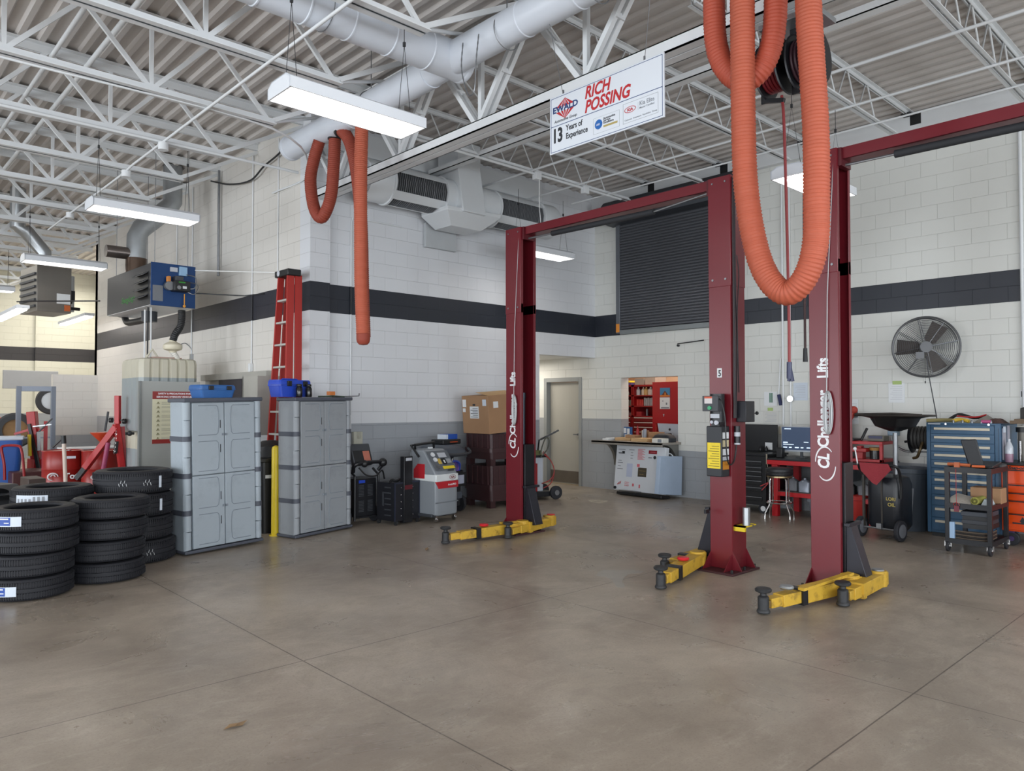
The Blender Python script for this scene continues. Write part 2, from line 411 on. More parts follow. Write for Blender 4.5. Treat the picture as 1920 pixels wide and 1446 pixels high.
# wing wall and grey header far down the bay
W('wall_wing', [(4.06, XA, 20.1, 20.3, 0, 2.33)], wallW)
struct(MB().b(3.77, 5.10, 24.6, 24.7, 2.06, 2.57).build('trim_5', mat('header_grey', 'a2a4a8', .5), bevel=.01))
W('wall_parts', [(13.9, 14.1, 6.2, 11.5, 0, 3.2), (XC + .22, 14, 11.3, 11.5, 0, 3.2), (XC + .22, 14, 6.0, 6.2, 0, 3.2), (XC + .22, 14, 6.2, 11.3, 3.0, 3.2)], mat('parts_room_wall', 'd9b79a', .7))

# coiling shutter high on the counter wall: curtain of slats, guides, hood, bottom bar
S0, S1, SBOT, STOP = 6.40, 9.0, 2.99, 5.06
sh = thing('coiling_shutter', 'dark grey coiling shutter of narrow slats, closed high above the counter', 'shutter', (XC - .06, 7.7, SBOT))
slat = mat('shutter_slat', '5a5c61', .42, .3, var=.05)
mb = MB(); pr = []; k = int((STOP - SBOT) / .052)
for i in range(k + 1):
    z = SBOT + .05 + i * .052; pr += [(XC - .03, z), (XC - .052, z + .012), (XC - .052, z + .036), (XC - .03, z + .048)]
vs = []; fs = []
for x, z in pr: vs += [(x, S0 + .08, z), (x, S1 - .08, z)]
for i in range(len(pr) - 1): fs.append((2 * i, 2 * i + 1, 2 * i + 3, 2 * i + 2))
mb.add(vs, fs); mb.build('slat_curtain', slat, sh, world=True, angle=20)
for y0, y1 in ((S0, S0 + .09), (S1 - .09, S1)):
    g_ = MB(); g_.b(XC - .07, XC, y0, y1, SBOT - .02, STOP); g_.build('guide_rail', mat('guide_grey', '6a6e74', .4, .4), sh, world=True, bevel=.004)
MB().b(XC - .075, XC - .068, S1 - .085, S1 - .005, SBOT - .0, SBOT + .16).build('orange_stop', mat('stop_orange', 'd98a32', .5), sh, world=True)
MB().b(XC - .07, XC - .02, S0 + .09, S1 - .09, SBOT - .045, SBOT + .04).build('bottom_bar', mat('bar_grey', '868b8c', .4, .4), sh, world=True, bevel=.004)
MB().prism([(XC, STOP - .04), (XC - .30, STOP - .02), (XC - .36, STOP + .10), (XC - .36, STOP + .3), (XC - .28, STOP + .38), (XC, STOP + .38)], S0 - .12, S1 + .12, 'y').build('hood', mat('hood_grey', '3f4349', .45, .2), sh, world=True)

# ---------------------------------------------------------------- roof steel
def long_joist(label):
    j = thing('roof_joist', label, 'roof joist', (0, 0, 5.6), 0, 'deep roof joists over the near bay')
    t = MB()
    for s in (-1, 1): t.b(-9, 5.22, s * .012 if s > 0 else -.085, .085 if s > 0 else -.012, DECK - .012, DECK); t.b(-9, 5.22, .012 if s > 0 else -.022, .022 if s > 0 else -.012, DECK - .10, DECK)
    t.build('top_chord', steelwhite, j, world=True)
    q = MB()
    for s in (-1, 1): q.b(-8, 3.87, .010 if s > 0 else -.08, .08 if s > 0 else -.010, 4.89, 4.902); q.b(-8, 3.87, .010 if s > 0 else -.02, .02 if s > 0 else -.010, 4.89, 4.97)
    q.build('bottom_chord', steelwhite, j, world=True)
    w = MB(); nodes = []
    x = 3.81
    w.bar((5.12, 0, 5.64), (3.82, 0, 4.93), .05, .03, (0, 1, 0))
    while x > -8:
        w.bar((x, 0, 4.93), (x, 0, 5.66), .04, .025, (0, 1, 0)) if x < 3.7 else None
        w.bar((x, 0, 4.93), (x - .645, 0, 5.64), .045, .03, (0, 1, 0))
        w.bar((x - .645, 0, 5.64), (x - 1.293, 0, 4.93), .045, .03, (0, 1, 0))
        x -= 1.293
    w.build('web_lattice', steelwhite, j, world=True)
    return j
ORD = ['first', 'second', 'third', 'fourth', 'fifth', 'sixth', 'seventh', 'eighth', 'ninth', 'tenth', 'eleventh', 'twelfth', 'thirteenth', 'fourteenth', 'fifteenth', 'sixteenth']
SP = 1.49
j0 = None
for i, k in enumerate(range(-5, 15)):
    y = 5.26 + SP * k
    lab = ('deep white roof joist over the sawn floor slab, crossing %s past the big round duct' % ORD[k - 1]) if k >= 1 else \
          ('deep white roof joist carrying on beside the big round duct' if k == 0 else 'deep white roof joist overhead, %s on the near side of the big round duct' % ORD[-k - 1])
    if j0 is None: j0 = long_joist(lab); j0.location.y = y
    else: dup(j0, (0, y, j0.location.z), None, lab)

def short_joist(label):
    j = thing('rod_web_joist', label, 'roof joist', (0, 0, 5.6), 0, 'light rod-web roof joists over the lifts')
    t = MB()
    for s in (-1, 1): t.b(5.1, XC - .02, .01 if s > 0 else -.055, .055 if s > 0 else -.01, DECK - .01, DECK); t.b(5.1, XC - .02, .01 if s > 0 else -.018, .018 if s > 0 else -.01, DECK - .055, DECK)
    t.build('top_chord', steelwhite, j, world=True)
    q = MB()
    for s in (-1, 1): q.b(5.75, 10.52, .01 if s > 0 else -.05, .05 if s > 0 else -.01, 5.25, 5.26); q.b(5.75, 10.52, .01 if s > 0 else -.018, .018 if s > 0 else -.01, 5.25, 5.30)
    q.build('bottom_chord', steelwhite, j, world=True)
    pts = [(5.2, 0, 5.66)]; x = 5.82
    while x < 10.5: pts += [(x - .03, 0, 5.27), (x + .03, 0, 5.27), (x + .27, 0, 5.665), (x + .32, 0, 5.665)]; x += .585
    pts = pts[:-2] + [(XC - .1, 0, 5.66)]
    MB().tube(pts, .0105, 6).build('web_lattice', steelwhite, j, world=True, angle=60)
    MB().b(XC - .22, XC + .0, -.06, .06, 5.63, 5.66).build('bearing_seat', greasy, j, world=True)
    return j
j0 = None
for k in range(2, -8, -1):
    y = 5.26 + SP * k
    lab = 'light rod-web roof joist, nearest the white double air unit' if k == 2 else 'light rod-web roof joist over the lifts, %s out from the white air unit' % ORD[2 - k]
    if j0 is None: j0 = short_joist(lab); j0.location.y = y
    else: dup(j0, (0, y, j0.location.z), None, lab)
# pockets where the light joists enter the counter wall
MBp = MB()
# girder along Y
gd = thing('roof_girder', 'heavy white steel roof girder of paired angles running above the sign', 'girder', (5.15, 9.4, 4.5))
q = MB()
for s in (-1, 1):
    q.b(5.15 + (.008 if s > 0 else -.11), 5.15 + (.11 if s > 0 else -.008), -7.5, 9.5, 4.51, 4.525); q.b(5.15 + (.10 if s > 0 else -.11), 5.15 + (.11 if s > 0 else -.10), -7.5, 9.5, 4.51, 4.62); q.b(5.15 + (.008 if s > 0 else -.11), 5.15 + (.11 if s > 0 else -.008), -7.5, 9.5, 4.61, 4.62)
q.build('bottom_chord', steelwhite, gd, world=True)
q = MB()
for s in (-1, 1):
    q.b(5.15 + (.02 if s > 0 else -.10), 5.15 + (.10 if s > 0 else -.02), -7.5, 9.5, 5.62, 5.635); q.b(5.15 + (.02 if s > 0 else -.032), 5.15 + (.032 if s > 0 else -.02), -7.5, 9.5, 5.50, 5.635)
q.build('top_chord', steelwhite, gd, world=True)
q = MB()
for k in range(-8, 3):
    yt = 5.26 + SP * k; yb = yt + SP / 2
    for s in (-1, 1):
        q.bar((5.15 + s * .045, yt, 5.56), (5.15 + s * .045, yb, 4.58), .05, .05, (1, 0, 0))
        q.bar((5.15 + s * .045, yb, 4.58), (5.15 + s * .045, yt + SP, 5.56), .05, .05, (1, 0, 0))
    q.bar((5.15, yb, 4.58), (5.15, yb, 5.56), .05, .05, (1, 0, 0))
    for (ya, yc) in ((yt, yb), (yt + SP, yb)):
        q.c(5.15, (ya + yc) / 2, 5.07, .12, .06, .05)
q.build('web_lattice', steelwhite, gd, world=True)
# bridging rods and conduits that run along Y under the joists
def run(name, label, cat, pts, r, m=steelwhite, n=8, smooth=False):
    return tag(MB().tube(smooth_path(pts) if smooth else pts, r, n).build(name, m, angle=60), label, cat)
tag(MB().b(6.97, 7.09, -7, 9.4, 5.225, 5.235).b(6.97, 6.98, -7, 9.4, 5.225, 5.30).build('bridging_angle', steelwhite), 'white flat bridging strip under the light joists, next to the girder', 'bridging')
run('bridging_angle', 'white bridging angle under the light joists, midway to the shutter', 'bridging', [(8.02, -7, 5.235), (8.02, 9.4, 5.235)], .018)
run('bridging_angle', 'white bridging angle under the light joists, close to the shutter wall', 'bridging', [(9.10, -7, 5.235), (9.10, 9.4, 5.235)], .016)
run('bridging_angle', 'white bridging angle high across the deep joists, nearer the ducts', 'bridging', [(2.26, -7, 5.59), (2.26, 26, 5.59)], .03)
run('bridging_angle', 'white bridging angle high across the deep joists, further from the ducts', 'bridging', [(1.90, -7, 5.59), (1.90, 26, 5.59)], .026)
run('roof_conduit', 'thin white conduit running under the light joists beside the shutter wall', 'conduit', [(9.85, -7, 5.22), (9.85, 9.0, 5.22)], .013)
run('roof_conduit', 'white conduit under the deep joists that drops to the blue-fronted heater', 'conduit', [(3.08, -6, 4.865), (3.08, 10.8, 4.865), (3.08, 11.2, 4.84), (3.08, 15.8, 4.84)], .016)
run('roof_conduit', 'white conduit elbow clipped along a deep joist, bending to the return wall', 'conduit', [(1.2, 8.32, 4.885), (3.9, 8.32, 4.885), (4.9, 9.4, 4.80), (4.97, 10.6, 4.80)], .014, smooth=True)
run('roof_conduit', 'white pipe running full length below a deep joist, third past the round duct', 'conduit', [(-6, 9.65, 4.88), (4.9, 9.65, 4.88)], .02)
run('sprinkler_pipe', 'white pipe along the light joist in front of the air unit', 'pipe', [(5.3, 8.16, 5.20), (10.2, 8.16, 5.20)], .02)
for i, x in enumerate((8.13, 9.25)):
    tag(MB().c(x, 8.15, 5.17, .12, .09, .12).build('junction_box', steelwhite, bevel=.006), ['white junction box on the pipe above the near end of the air unit', 'white junction box on the joist beyond the air unit, nearer the shutter'][i], 'electrical box', 'junction boxes on the joist pipe')
for i, (x, y) in enumerate(((3.08, 9.6), (3.08, 14.2), (3.08, 11.1))):
    tag(MB().cyl((x, y, 4.76), (x, y, 4.85), .06, 14).build('conduit_junction', steelwhite), ['round white junction on the long conduit, before the blue-fronted heater', 'round white junction on the long conduit above the far tube lights', 'round white junction on the long conduit at its step down'][i], 'electrical box', 'round conduit junctions')
run('bracing_rod', 'slanted white brace from a deep joist end to the girder, by the round duct', 'brace', [(3.86, 6.74, 4.93), (5.1, 7.5, 5.55)], .02)
run('bracing_rod', 'slanted white brace at the deep joist end behind the tube light', 'brace', [(3.86, 5.26, 4.93), (5.1, 6.0, 5.55)], .02)
run('bracing_rod', 'slanted white brace where the deep joist meets the girder over the hoses', 'brace', [(3.86, 8.23, 4.93), (5.1, 9.0, 5.55)], .02)
MBp = None
# flat black plates that paint the shade inside joist pockets of the shutter wall
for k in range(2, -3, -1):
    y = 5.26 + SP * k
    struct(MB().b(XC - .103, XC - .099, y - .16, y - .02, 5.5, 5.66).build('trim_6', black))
# ---------------------------------------------------------------- hanging tube lights
def fixture(label, L_=1.25, Wd=.38):
    t = thing('ceiling_light', label, 'ceiling light', (0, 0, 4.0), 0, 'hanging fluorescent lights')
    h = MB(); hw = Wd / 2
    # tray open below: sloped sides and a flat top
    z0, z1 = 0.0, .125; a = .07
    for s in (-1, 1):
        h.prism([(s * hw, .08), (s * (hw - .012), .08), (s * (hw - a - .008), z1 - .008), (s * (hw - a), z1)], -L_ / 2, L_ / 2, 'x')
        h.b(-L_ / 2, L_ / 2, s * hw - (.012 if s > 0 else 0), s * hw + (0 if s > 0 else .012), 0, .085)
    h.b(-L_ / 2, L_ / 2, -(hw - a), hw - a, z1 - .008, z1)
    for s in (-1, 1):
        e = [(-hw, 0), (hw, 0), (hw, .085), (hw - a, z1), (-hw + a, z1), (-hw, .085)]
        x = s * L_ / 2; h.prism(e, x - (.012 if s > 0 else 0), x + (0 if s > 0 else .012), 'x')
    h.build('housing', mat('light_housing', 'dde1e6', .4, var=.02), t)
    r = MB()
    for s in (-.5, 0, .5): r.b(-L_ / 2 + .02, L_ / 2 - .02, s * Wd * .42 - .004, s * Wd * .42 + .004, .02, .09)
    r.b(-L_ / 2 + .012, L_ / 2 - .012, -(hw - .02), hw - .02, .088, .092)
    r.build('reflector', mat('light_reflector', 'f3f3f0', .3), t)
    for i in range(4):
        y = (-1.5 + i) * Wd * .225
        MB().cyl((-L_ / 2 + .07, y, .045), (L_ / 2 - .07, y, .045), .014, 10).build('tube', glass_lamp, t)
    for s in (-1, 1):
        c = MB(); x = s * L_ * .42
        c.tube([(x, -.1, .085), (x, 0, .75), (x, .1, .085)], .0028, 5); c.tube([(x, 0, .75), (x, 0, 1.0)], .0035, 5); c.c(x, 0, .76, .02, .02, .04)
        c.build('hanging_cable', greasy, t)
    return t
lights = [
    (3.165, 5.33, 4.0, 'large white four-tube light in front of the round white ducts'),
    (2.99, 10.0, 4.0, 'white tube light hanging before the grey flue of the blue-fronted heater'),
    (3.12, 14.7, 4.03, 'white tube light just in front of the grey hanging heater'),
    (2.45, 19.0, 4.03, 'white tube light partly behind the grey hanging heater'),
    (8.70, 8.62, 4.08, 'white tube light behind the top of the lift column beside the counter'),
    (7.93, 3.66, 3.99, 'white tube light seen between the two large orange hose drops'),
    (3.1, .7, 4.0, 'white tube light over the open floor'), (3.1, -3.9, 4.0, 'white tube light by the open doorways'),
    (-1.6, 5.3, 4.0, 'white tube light over the bay entrance'), (-1.6, .7, 4.0, 'white tube light over the entrance slab'),
    (-1.6, 10.0, 4.0, 'white tube light beyond the tire stacks'), (8.3, -1.2, 4.0, 'white tube light past the second lift'), (-1.6, 14.7, 4.0, 'white tube light in the far bay'),
]
f0 = None
for x, y, z, lab in lights:
    if f0 is None: f0 = fixture(lab); f0.location = (x, y, z)
    else: dup(f0, (x, y, z), None, lab)
# long strips running the other way at the far end
def strip(label, x, y, z, L_):
    t = thing('strip_light', label, 'ceiling light', (x, y, z), 0, 'strip lights at the far end')
    MB().b(-.1, .1, -L_ / 2, L_ / 2, .04, .1).build('housing', mat('light_housing', 'dde1e6', .4), t, bevel=.01)
    for s in (-.045, .045): MB().cyl((s, -L_ / 2 + .03, .02), (s, L_ / 2 - .03, .02), .018, 10).build('tube', emit('lamp_tube_far', 'fff8f2', 12), t)
    return t
strip('long white strip light running away, below the grey hanging heater', 2.6, 16.4, 3.25, 2.44)
strip('long white strip light running away, beside the blue-fronted heater', 4.3, 19.2, 3.5, 2.44)

def area(name, loc, rot, sx, sy, power, col):
    l = bpy.data.lights.new(name, 'AREA'); l.shape = 'RECTANGLE'; l.size = sx; l.size_y = sy; l.energy = power; l.color = col
    o = bpy.data.objects.new(name, l); COL.objects.link(o); o.location = loc; o.rotation_euler = rot
    return o
DAY = (.90, .95, 1.0)
for i, x in enumerate((-5.6, .4, 6.4)): area('doorway_daylight', (x, ys - .05, 2.0), (PI / 2, 0, 0), 4.0, 3.9, 430, DAY)
for i, (y, w_) in enumerate(((-4, 4), (2, 4), (8, 4), (15, 4))): area('doorway_daylight', (xl - .05, y, 2.0), (PI / 2, 0, -PI / 2), w_, 3.9, 430, DAY)
area('parts_room_lamp', (12.6, 8.6, 2.9), (0, 0, 0), 1.5, 2.5, 60, (1, .86, .72))
area('passage_lamp', (10.4, 11.4, 2.5), (0, 0, 0), .6, 1.2, 30, (1, .93, .84))
area('far_room_lamp', (5.6, 23.5, 5.3), (0, 0, 0), 2, 4, 180, (1, .95, .84))
area('far_room_lamp', (0, 22.5, 5.3), (0, 0, 0), 4, 3, 180, (1, .95, .84))

w = bpy.data.worlds.new('sky'); bpy.context.scene.world = w; w.use_nodes = True
w.node_tree.nodes['Background'].inputs[0].default_value = (.72, .82, .95, 1); w.node_tree.nodes['Background'].inputs[1].default_value = 1.2

cam = bpy.data.cameras.new('camera'); co = bpy.data.objects.new('camera', cam); COL.objects.link(co)
cam.sensor_width = 36; cam.sensor_fit = 'HORIZONTAL'; cam.lens = 36 * 1400.317 / 1920; cam.clip_start = .05; cam.clip_end = 200
co.location = (0, 0, 1.6385); co.rotation_euler = (PI / 2 + .024449, 0, .82033 - PI / 2)
sc = bpy.context.scene; sc.camera = co
sc.view_settings.view_transform = 'Standard'; sc.view_settings.look = 'None'; sc.view_settings.gamma = 1.0; sc.view_settings.use_curve_mapping = False
sc.view_settings.exposure = 0.0
sc.cycles.use_denoising = True; sc.cycles.max_bounces = 8; sc.cycles.diffuse_bounces = 5; sc.cycles.glossy_bounces = 3
sc.cycles.sample_clamp_indirect = 6; sc.cycles.caustics_reflective = False; sc.cycles.caustics_refractive = False
# ---------------------------------------------------------------- round exhaust ducts
def spiral(name, a, b, r, parent, seam=.45, m=None):
    a = Vector(a); b = Vector(b); d = b - a; n = max(2, int(d.length / seam)); pts = []; rad = []
    for i in range(n + 1):
        p = a + d * i / n
        if 0 < i < n:
            u = d.normalized() * .012; pts += [p - u, p - u * .5, p + u * .5, p + u]; rad += [r, r + .007, r + .007, r]
        else: pts.append(p); rad.append(r)
    return MB().tube(pts, rad, 32).build(name, m or mat('duct_white', 'd3d9e2', .38, var=.02, vs=1), parent, world=True, angle=45)
dt = thing('exhaust_duct', 'round white spiral duct crossing under the roof and turning at a tee', 'duct', (4.6, 9.3, 5.0))
spiral('main_duct', (4.6, 9.25, 5.06), (4.6, 6.15, 5.06), .155, dt, 1.2)
spiral('main_duct', (4.6, 5.4, 5.09), (4.6, -3.0, 5.09), .155, dt, .62)
spiral('branch_duct', (-3.0, 5.84, 5.09), (4.72, 5.84, 5.09), .185, dt, .42)
MB().lathe([(.185, 0), (.19, .01), (.19, .05), (.185, .06), (.0005, .06)], n=32, M=T(4.72, 5.84, 5.09) @ RY(PI / 2)).build('end_cap', mat('duct_white', 'd3d9e2', .38), dt, world=True)
MB().tube([(4.6, 6.2, 5.07), (4.6, 5.84, 5.08), (4.6, 5.35, 5.09)], [.155, .16, .155], 32).build('tee_collar', mat('duct_white', 'd3d9e2', .38), dt, world=True)
MB().lathe([(.157, 0), (.165, .01), (.165, .05), (.15, .06), (.0005, .06)], n=32, M=T(4.6, 9.24, 5.06) @ RX(-PI / 2)).build('end_cap', mat('duct_white', 'd3d9e2', .38), dt, world=True)
for y in (7.3, 5.0, 3.9):
    c = MB(); c.tube(arc((4.6, y, 5.06), .162, 0, 2 * PI, 24, 'xz'), .005, 5); c.tube([(4.6, y, 5.22), (4.6, y, 5.69)], .006, 5); c.build('hanger_strap', steel, dt, world=True)
for x in (1.0, 3.2):
    c = MB(); c.tube(arc((x, 5.84, 5.09), .19, 0, 2 * PI, 24, 'yz'), .004, 5); c.tube([(x, 5.84, 5.28), (x, 5.84, 5.69)], .004, 5); c.build('hanger_strap', steel, dt, world=True)
c = MB(); c.tube(smooth_path([(4.42, 5.42, 5.05), (4.40, 5.415, 4.79), (4.40, 5.34, 4.56), (4.40, 5.285, 4.50), (4.40, 5.225, 4.55), (4.40, 5.20, 4.82), (4.42, 5.19, 5.05)], 8), [.005 + .003 * (i % 2) for i in range(49)], 5)
tag(c.build('slack_chain', steel, None), 'slack steel chain looped below the round white duct', 'chain')

# ---------------------------------------------------------------- ribbed orange hoses
def hose(name, pts, r, m, parent=None, pitch=.024, amp=.0032, world=True, fine=26):
    P = [Vector(p) for p in smooth_path(pts, 10)]; out = [P[0]]; carry = 0; step = pitch / 4
    seg = [(P[i + 1] - P[i]).length for i in range(len(P) - 1)]; tot = sum(seg); n = int(tot / step); pts2 = []; rad = []
    cum = [0]
    for s_ in seg: cum.append(cum[-1] + s_)
    i = 0
    for k in range(n + 1):
        d = k * step
        while i < len(seg) - 1 and cum[i + 1] < d: i += 1
        t = (d - cum[i]) / seg[i] if seg[i] else 0
        pts2.append(P[i].lerp(P[i + 1], min(1, t))); rad.append(r + amp * (1 if k % 4 == 2 else (-1 if k % 4 == 0 else 0)) * (1 + .25 * math.sin(k * .37)))
    return MB().tube(pts2, rad, fine).build(name, m, parent, world=parent is not None, angle=80)
hr = hoseo
x4 = 4.6
def V4(px, pz, dx=0): return (x4 + dx, px, pz)
t = thing('exhaust_hose', 'small ribbed orange hose hanging in a narrow loop, nearer the return wall', 'hose', (4.6, 8.2, 4.9), 0, 'small orange exhaust hoses')
hose('hose_loop', [V4(8.18, 4.98, .04), V4(8.205, 4.64, .04), V4(8.24, 4.26, .03), V4(8.30, 4.05), V4(8.42, 3.965, -.02), V4(8.56, 4.13, -.04), V4(8.63, 4.47, -.05), V4(8.56, 4.73, -.04), V4(8.44, 4.94, -.03)], .073, hosed, t)
MB().cyl((4.63, 8.18, 4.9), (4.63, 8.18, 4.97), .082, 20).build('duct_collar', greasy, t, world=True)
t = thing('exhaust_hose', 'long ribbed orange hose whose doubled end hangs beside the black stripe', 'hose', (4.6, 7.5, 4.9), 0, 'small orange exhaust hoses')
hose('hose_drop', [V4(8.03, 5.0), V4(7.79, 4.79), V4(7.63, 4.44), V4(7.53, 3.98), V4(7.485, 3.54), V4(7.455, 2.91), V4(7.42, 2.40)], .071, hosed, t)
hose('hose_drop', [V4(7.38, 4.93, -.07), V4(7.37, 4.3, -.09), V4(7.38, 3.6, -.08), V4(7.40, 3.0, -.06), V4(7.405, 2.44, -.03)], .074, hr, t)
MB().lathe([(.0005, 0), (.05, .008), (.072, .035), (.078, .07), (.078, .2)], n=24, M=T(4.585, 7.42, 2.31)).build('hose_end', hosed, t, world=True)
MB().cyl((4.6, 7.95, 4.92), (4.6, 8.04, 5.0), .085, 20).build('duct_collar', greasy, t, world=True)
t = thing('exhaust_hose', 'large ribbed orange hose hanging in a deep loop between the lift columns', 'hose', (4.6, 2.3, 4.9), 0, 'large orange exhaust hoses')
hose('hose_loop', [V4(2.585, 4.97, -.07), V4(2.585, 4.3, -.06), V4(2.590, 3.6, -.05), V4(2.585, 3.1, -.03), V4(2.535, 2.70), V4(2.44, 2.46), V4(2.31, 2.355), V4(2.19, 2.45), V4(2.125, 2.65), V4(2.115, 2.95), V4(2.125, 3.4, .02), V4(2.16, 4.1, .02), V4(2.19, 4.97, .02)], .079, hr, t, fine=30)
t = thing('exhaust_hose', 'ribbed orange hose in a short loop behind the large hose drop', 'hose', (4.6, 2.6, 4.9), 0, 'large orange exhaust hoses')
hose('hose_loop', [V4(2.84, 4.97, .02), V4(2.85, 4.5, .02), V4(2.84, 4.18, .03), V4(2.77, 3.98, .05), V4(2.64, 3.87, .07), V4(2.52, 3.95, .10), V4(2.45, 4.15, .11), V4(2.43, 4.5, .11), V4(2.43, 4.97, .1)], .075, mat('hose_brick', 'a94c38', .55, var=.08, vs=10, bump=.15, bs=30, spec=.35), t, fine=30)
# ---------------------------------------------------------------- hose reels on the girder side
rt = thing('hose_reel', 'pair of black hose reels hung side by side behind the large orange hoses', 'hose reel', (5.15, 2.45, 4.5))
MB().b(5.0, 5.3, 2.28, 2.72, 4.36, 4.40).build('mount_plate', galv, rt, world=True, bevel=.003)
for i, (y, m_) in enumerate(((2.66, redp), (2.42, darkred))):
    for s in (-.08, .08):
        MB().lathe([(.05, -.008), (.19, -.008), (.2, 0), (.19, .008), (.05, .008)], n=32, M=T(5.15, y + s, 4.10) @ RX(PI / 2), closed=True).build('flange', blackm, rt, world=True)
    c = MB()
    for k in range(5): c.lathe([(.145 + .013 * math.cos(a), .013 * math.sin(a)) for a in [2 * PI * q / 8 for q in range(8)]], n=32, closed=True, M=T(5.15, y - .056 + k * .028, 4.10) @ RX(PI / 2))
    c.build('wound_hose', mat('reel_hose', '7a1c28', .5) if i == 0 else mat('reel_hose_dark', '38202a', .5), rt, world=True)
    MB().cyl((5.15, y - .1, 4.1), (5.15, y + .1, 4.1), .06, 18).build('hub', blackm, rt, world=True)
    c = MB(); c.bar((5.15, y + .1, 4.38), (5.15, y + .1, 3.98), .06, .012, (1, 0, 0)); c.bar((5.15, y + .1, 3.9), (5.15, y - .06, 3.86), .03, .03); c.bar((5.15, y + .1, 3.99), (5.15, y + .1, 3.88), .04, .012, (1, 0, 0))
    c.build('support_arm', blackm, rt, world=True)
def cord(name, label, cat, pts, r, m, n=8, smooth=True, group=None):
    return tag(MB().tube(smooth_path(pts, 6) if smooth else pts, r, n).build(name, m, angle=60), label, cat, group)
t = thing('air_hose', 'dark red air hose dropping straight from the reel to a blue air gun', 'hose', (5.15, 2.55, 3.88))
MB().tube(smooth_path([(5.15, 2.62, 3.90), (5.14, 2.60, 3.7), (5.14, 2.585, 3.0), (5.14, 2.575, 2.3), (5.14, 2.575, 1.92)], 5), .011, 8).build('hose_line', mat('air_hose_red', '7d2a2c', .5), t, world=True)
g_ = MB(); g_.cyl((5.14, 2.575, 1.94), (5.14, 2.577, 1.82), .018, 12); g_.cyl((5.14, 2.577, 1.82), (5.14, 2.58, 1.80), .012, 10); g_.bar((5.14, 2.57, 1.90), (5.14, 2.55, 1.80), .014, .02)
g_.build('air_gun', mat('navy', '20264a', .4), t, world=True)
t = thing('air_hose', 'dark hose end with a black coupler hanging beside the big logo column', 'hose', (9.0, 4.3, 2.2))
MB().tube(smooth_path([(9.0, 4.28, 5.2), (9.0, 4.30, 4.0), (9.0, 4.30, 2.3)], 5), .016, 8).build('hose_line', mat('hose_dark', '3a2224', .5), t, world=True)
MB().cyl((9.0, 4.30, 2.33), (9.0, 4.30, 2.16), .024, 12, r2=.03).build('coupler', blackm, t, world=True)

# ---------------------------------------------------------------- white double air unit on the back wall
au = thing('air_unit', 'white cylindrical double air unit with dark intake grilles high on the wall', 'ventilation unit', (7.6, YB - .05, 4.8))
uw = mat('unit_white', 'd6dadd', .42, var=.02)
def drum(x0, x1, g0, g1):
    r = .29; cy, cz = 9.17, 4.84
    ang = [(-150, -112), (168, 213)]   # grille spans, measured from +y round to +z ; wall side is +y
    # closed ends
    MB().tube([(x0, cy, cz), (x0 + .02, cy, cz), (g0, cy, cz)], [r, r + .008, r], 40).build('end_drum', uw, au, world=True)
    MB().tube([(g1, cy, cz), (x1 - .02, cy, cz), (x1, cy, cz)], [r, r + .008, r], 40).build('end_drum', uw, au, world=True)
    for gx in (g0, g1): MB().tube([(gx - .02, cy, cz), (gx - .015, cy, cz), (gx + .015, cy, cz), (gx + .02, cy, cz)], [r, r + .02, r + .02, r], 40).build('drum_ring', uw, au, world=True)
    def shell(a0, a1, rr, th=.01):
        q = MB(); n = 10; o = [(rr * math.cos(math.radians(a0 + (a1 - a0) * i / n)), rr * math.sin(math.radians(a0 + (a1 - a0) * i / n))) for i in range(n + 1)]
        i_ = [((rr - th) * u / rr, (rr - th) * v / rr) for u, v in o][::-1]
        q.prism([(cy + u, cz + v) for u, v in o + i_], g0, g1, 'x'); return q
    shell(-30, 150, r).build('drum_skin', uw, au, world=True)          # top and back
    shell(208, 236, r).build('drum_skin', uw, au, world=True)
    shell(290, 330, r).build('drum_skin', uw, au, world=True)
    MB().tube([(g0, cy, cz), (g1, cy, cz)], r - .06, 32).build('inner_drum', mat('grille_dark', '4a4c50', .7, var=.1), au, world=True)
    fins = MB(); n = int((g1 - g0) / .034)
    for k in range(n):
        x = g0 + .017 + k * .034
        for a0, a1 in ((150, 208), (236, 290)):
            p = [(cy + rr * math.cos(math.radians(a)), cz + rr * math.sin(math.radians(a))) for rr, seq in ((r - .012, (a0, (a0 + a1) / 2, a1)), (r - .05, (a1, (a0 + a1) / 2, a0))) for a in seq]
            fins.prism(p, x - .003, x + .003 + (.004 if k % 5 == 0 else 0), 'x')
    fins.build('grille', mat('grille_fin', '8d9094', .5, .4), au, world=True)
drum(5.62, 7.28, 6.02, 6.98); drum(7.60, 9.44, 8.06, 9.08)
pl = MB(); pl.prism([(8.90, 5.30), (8.76, 4.58), (9.30, 4.50), (9.36, 5.30)], 7.16, 7.62, 'x'); pl.build('mixing_box', uw, au, world=True, bevel=.008)
q = MB(); loft(q, [[(7.10, 8.98, 4.38), (7.70, 8.98, 4.38), (7.70, 9.40, 4.38), (7.10, 9.40, 4.38)], [(6.88, 8.80, 4.56), (7.96, 8.80, 4.60), (7.96, 9.46, 4.60), (6.88, 9.46, 4.56)], [(6.88, 8.80, 4.62), (7.96, 8.80, 4.66), (7.96, 9.46, 4.66), (6.88, 9.46, 4.62)]]); q.build('drip_pan', uw, au, world=True, bevel=.008)
MB().b(7.16, 7.62, 8.90, 9.40, 5.28, 5.7).build('riser_duct', uw, au, world=True, bevel=.006)
MB().b(7.0, 7.62, 9.50, YB - .01, 4.12, 4.5).build('wall_panel', mat('pale_panel', 'b9bdc0', .5), au, world=True, bevel=.004)
# pipe from the unit down to the ceiling light, thin white wire
cord('hanging_wire', 'thin white wire dropping from the junction box past the lift column', 'wire', [(8.13, 8.1, 5.1), (8.12, 8.09, 4.7), (8.05, 8.0, 4.5), (7.98, 7.9, 4.2)], .006, white, 6)
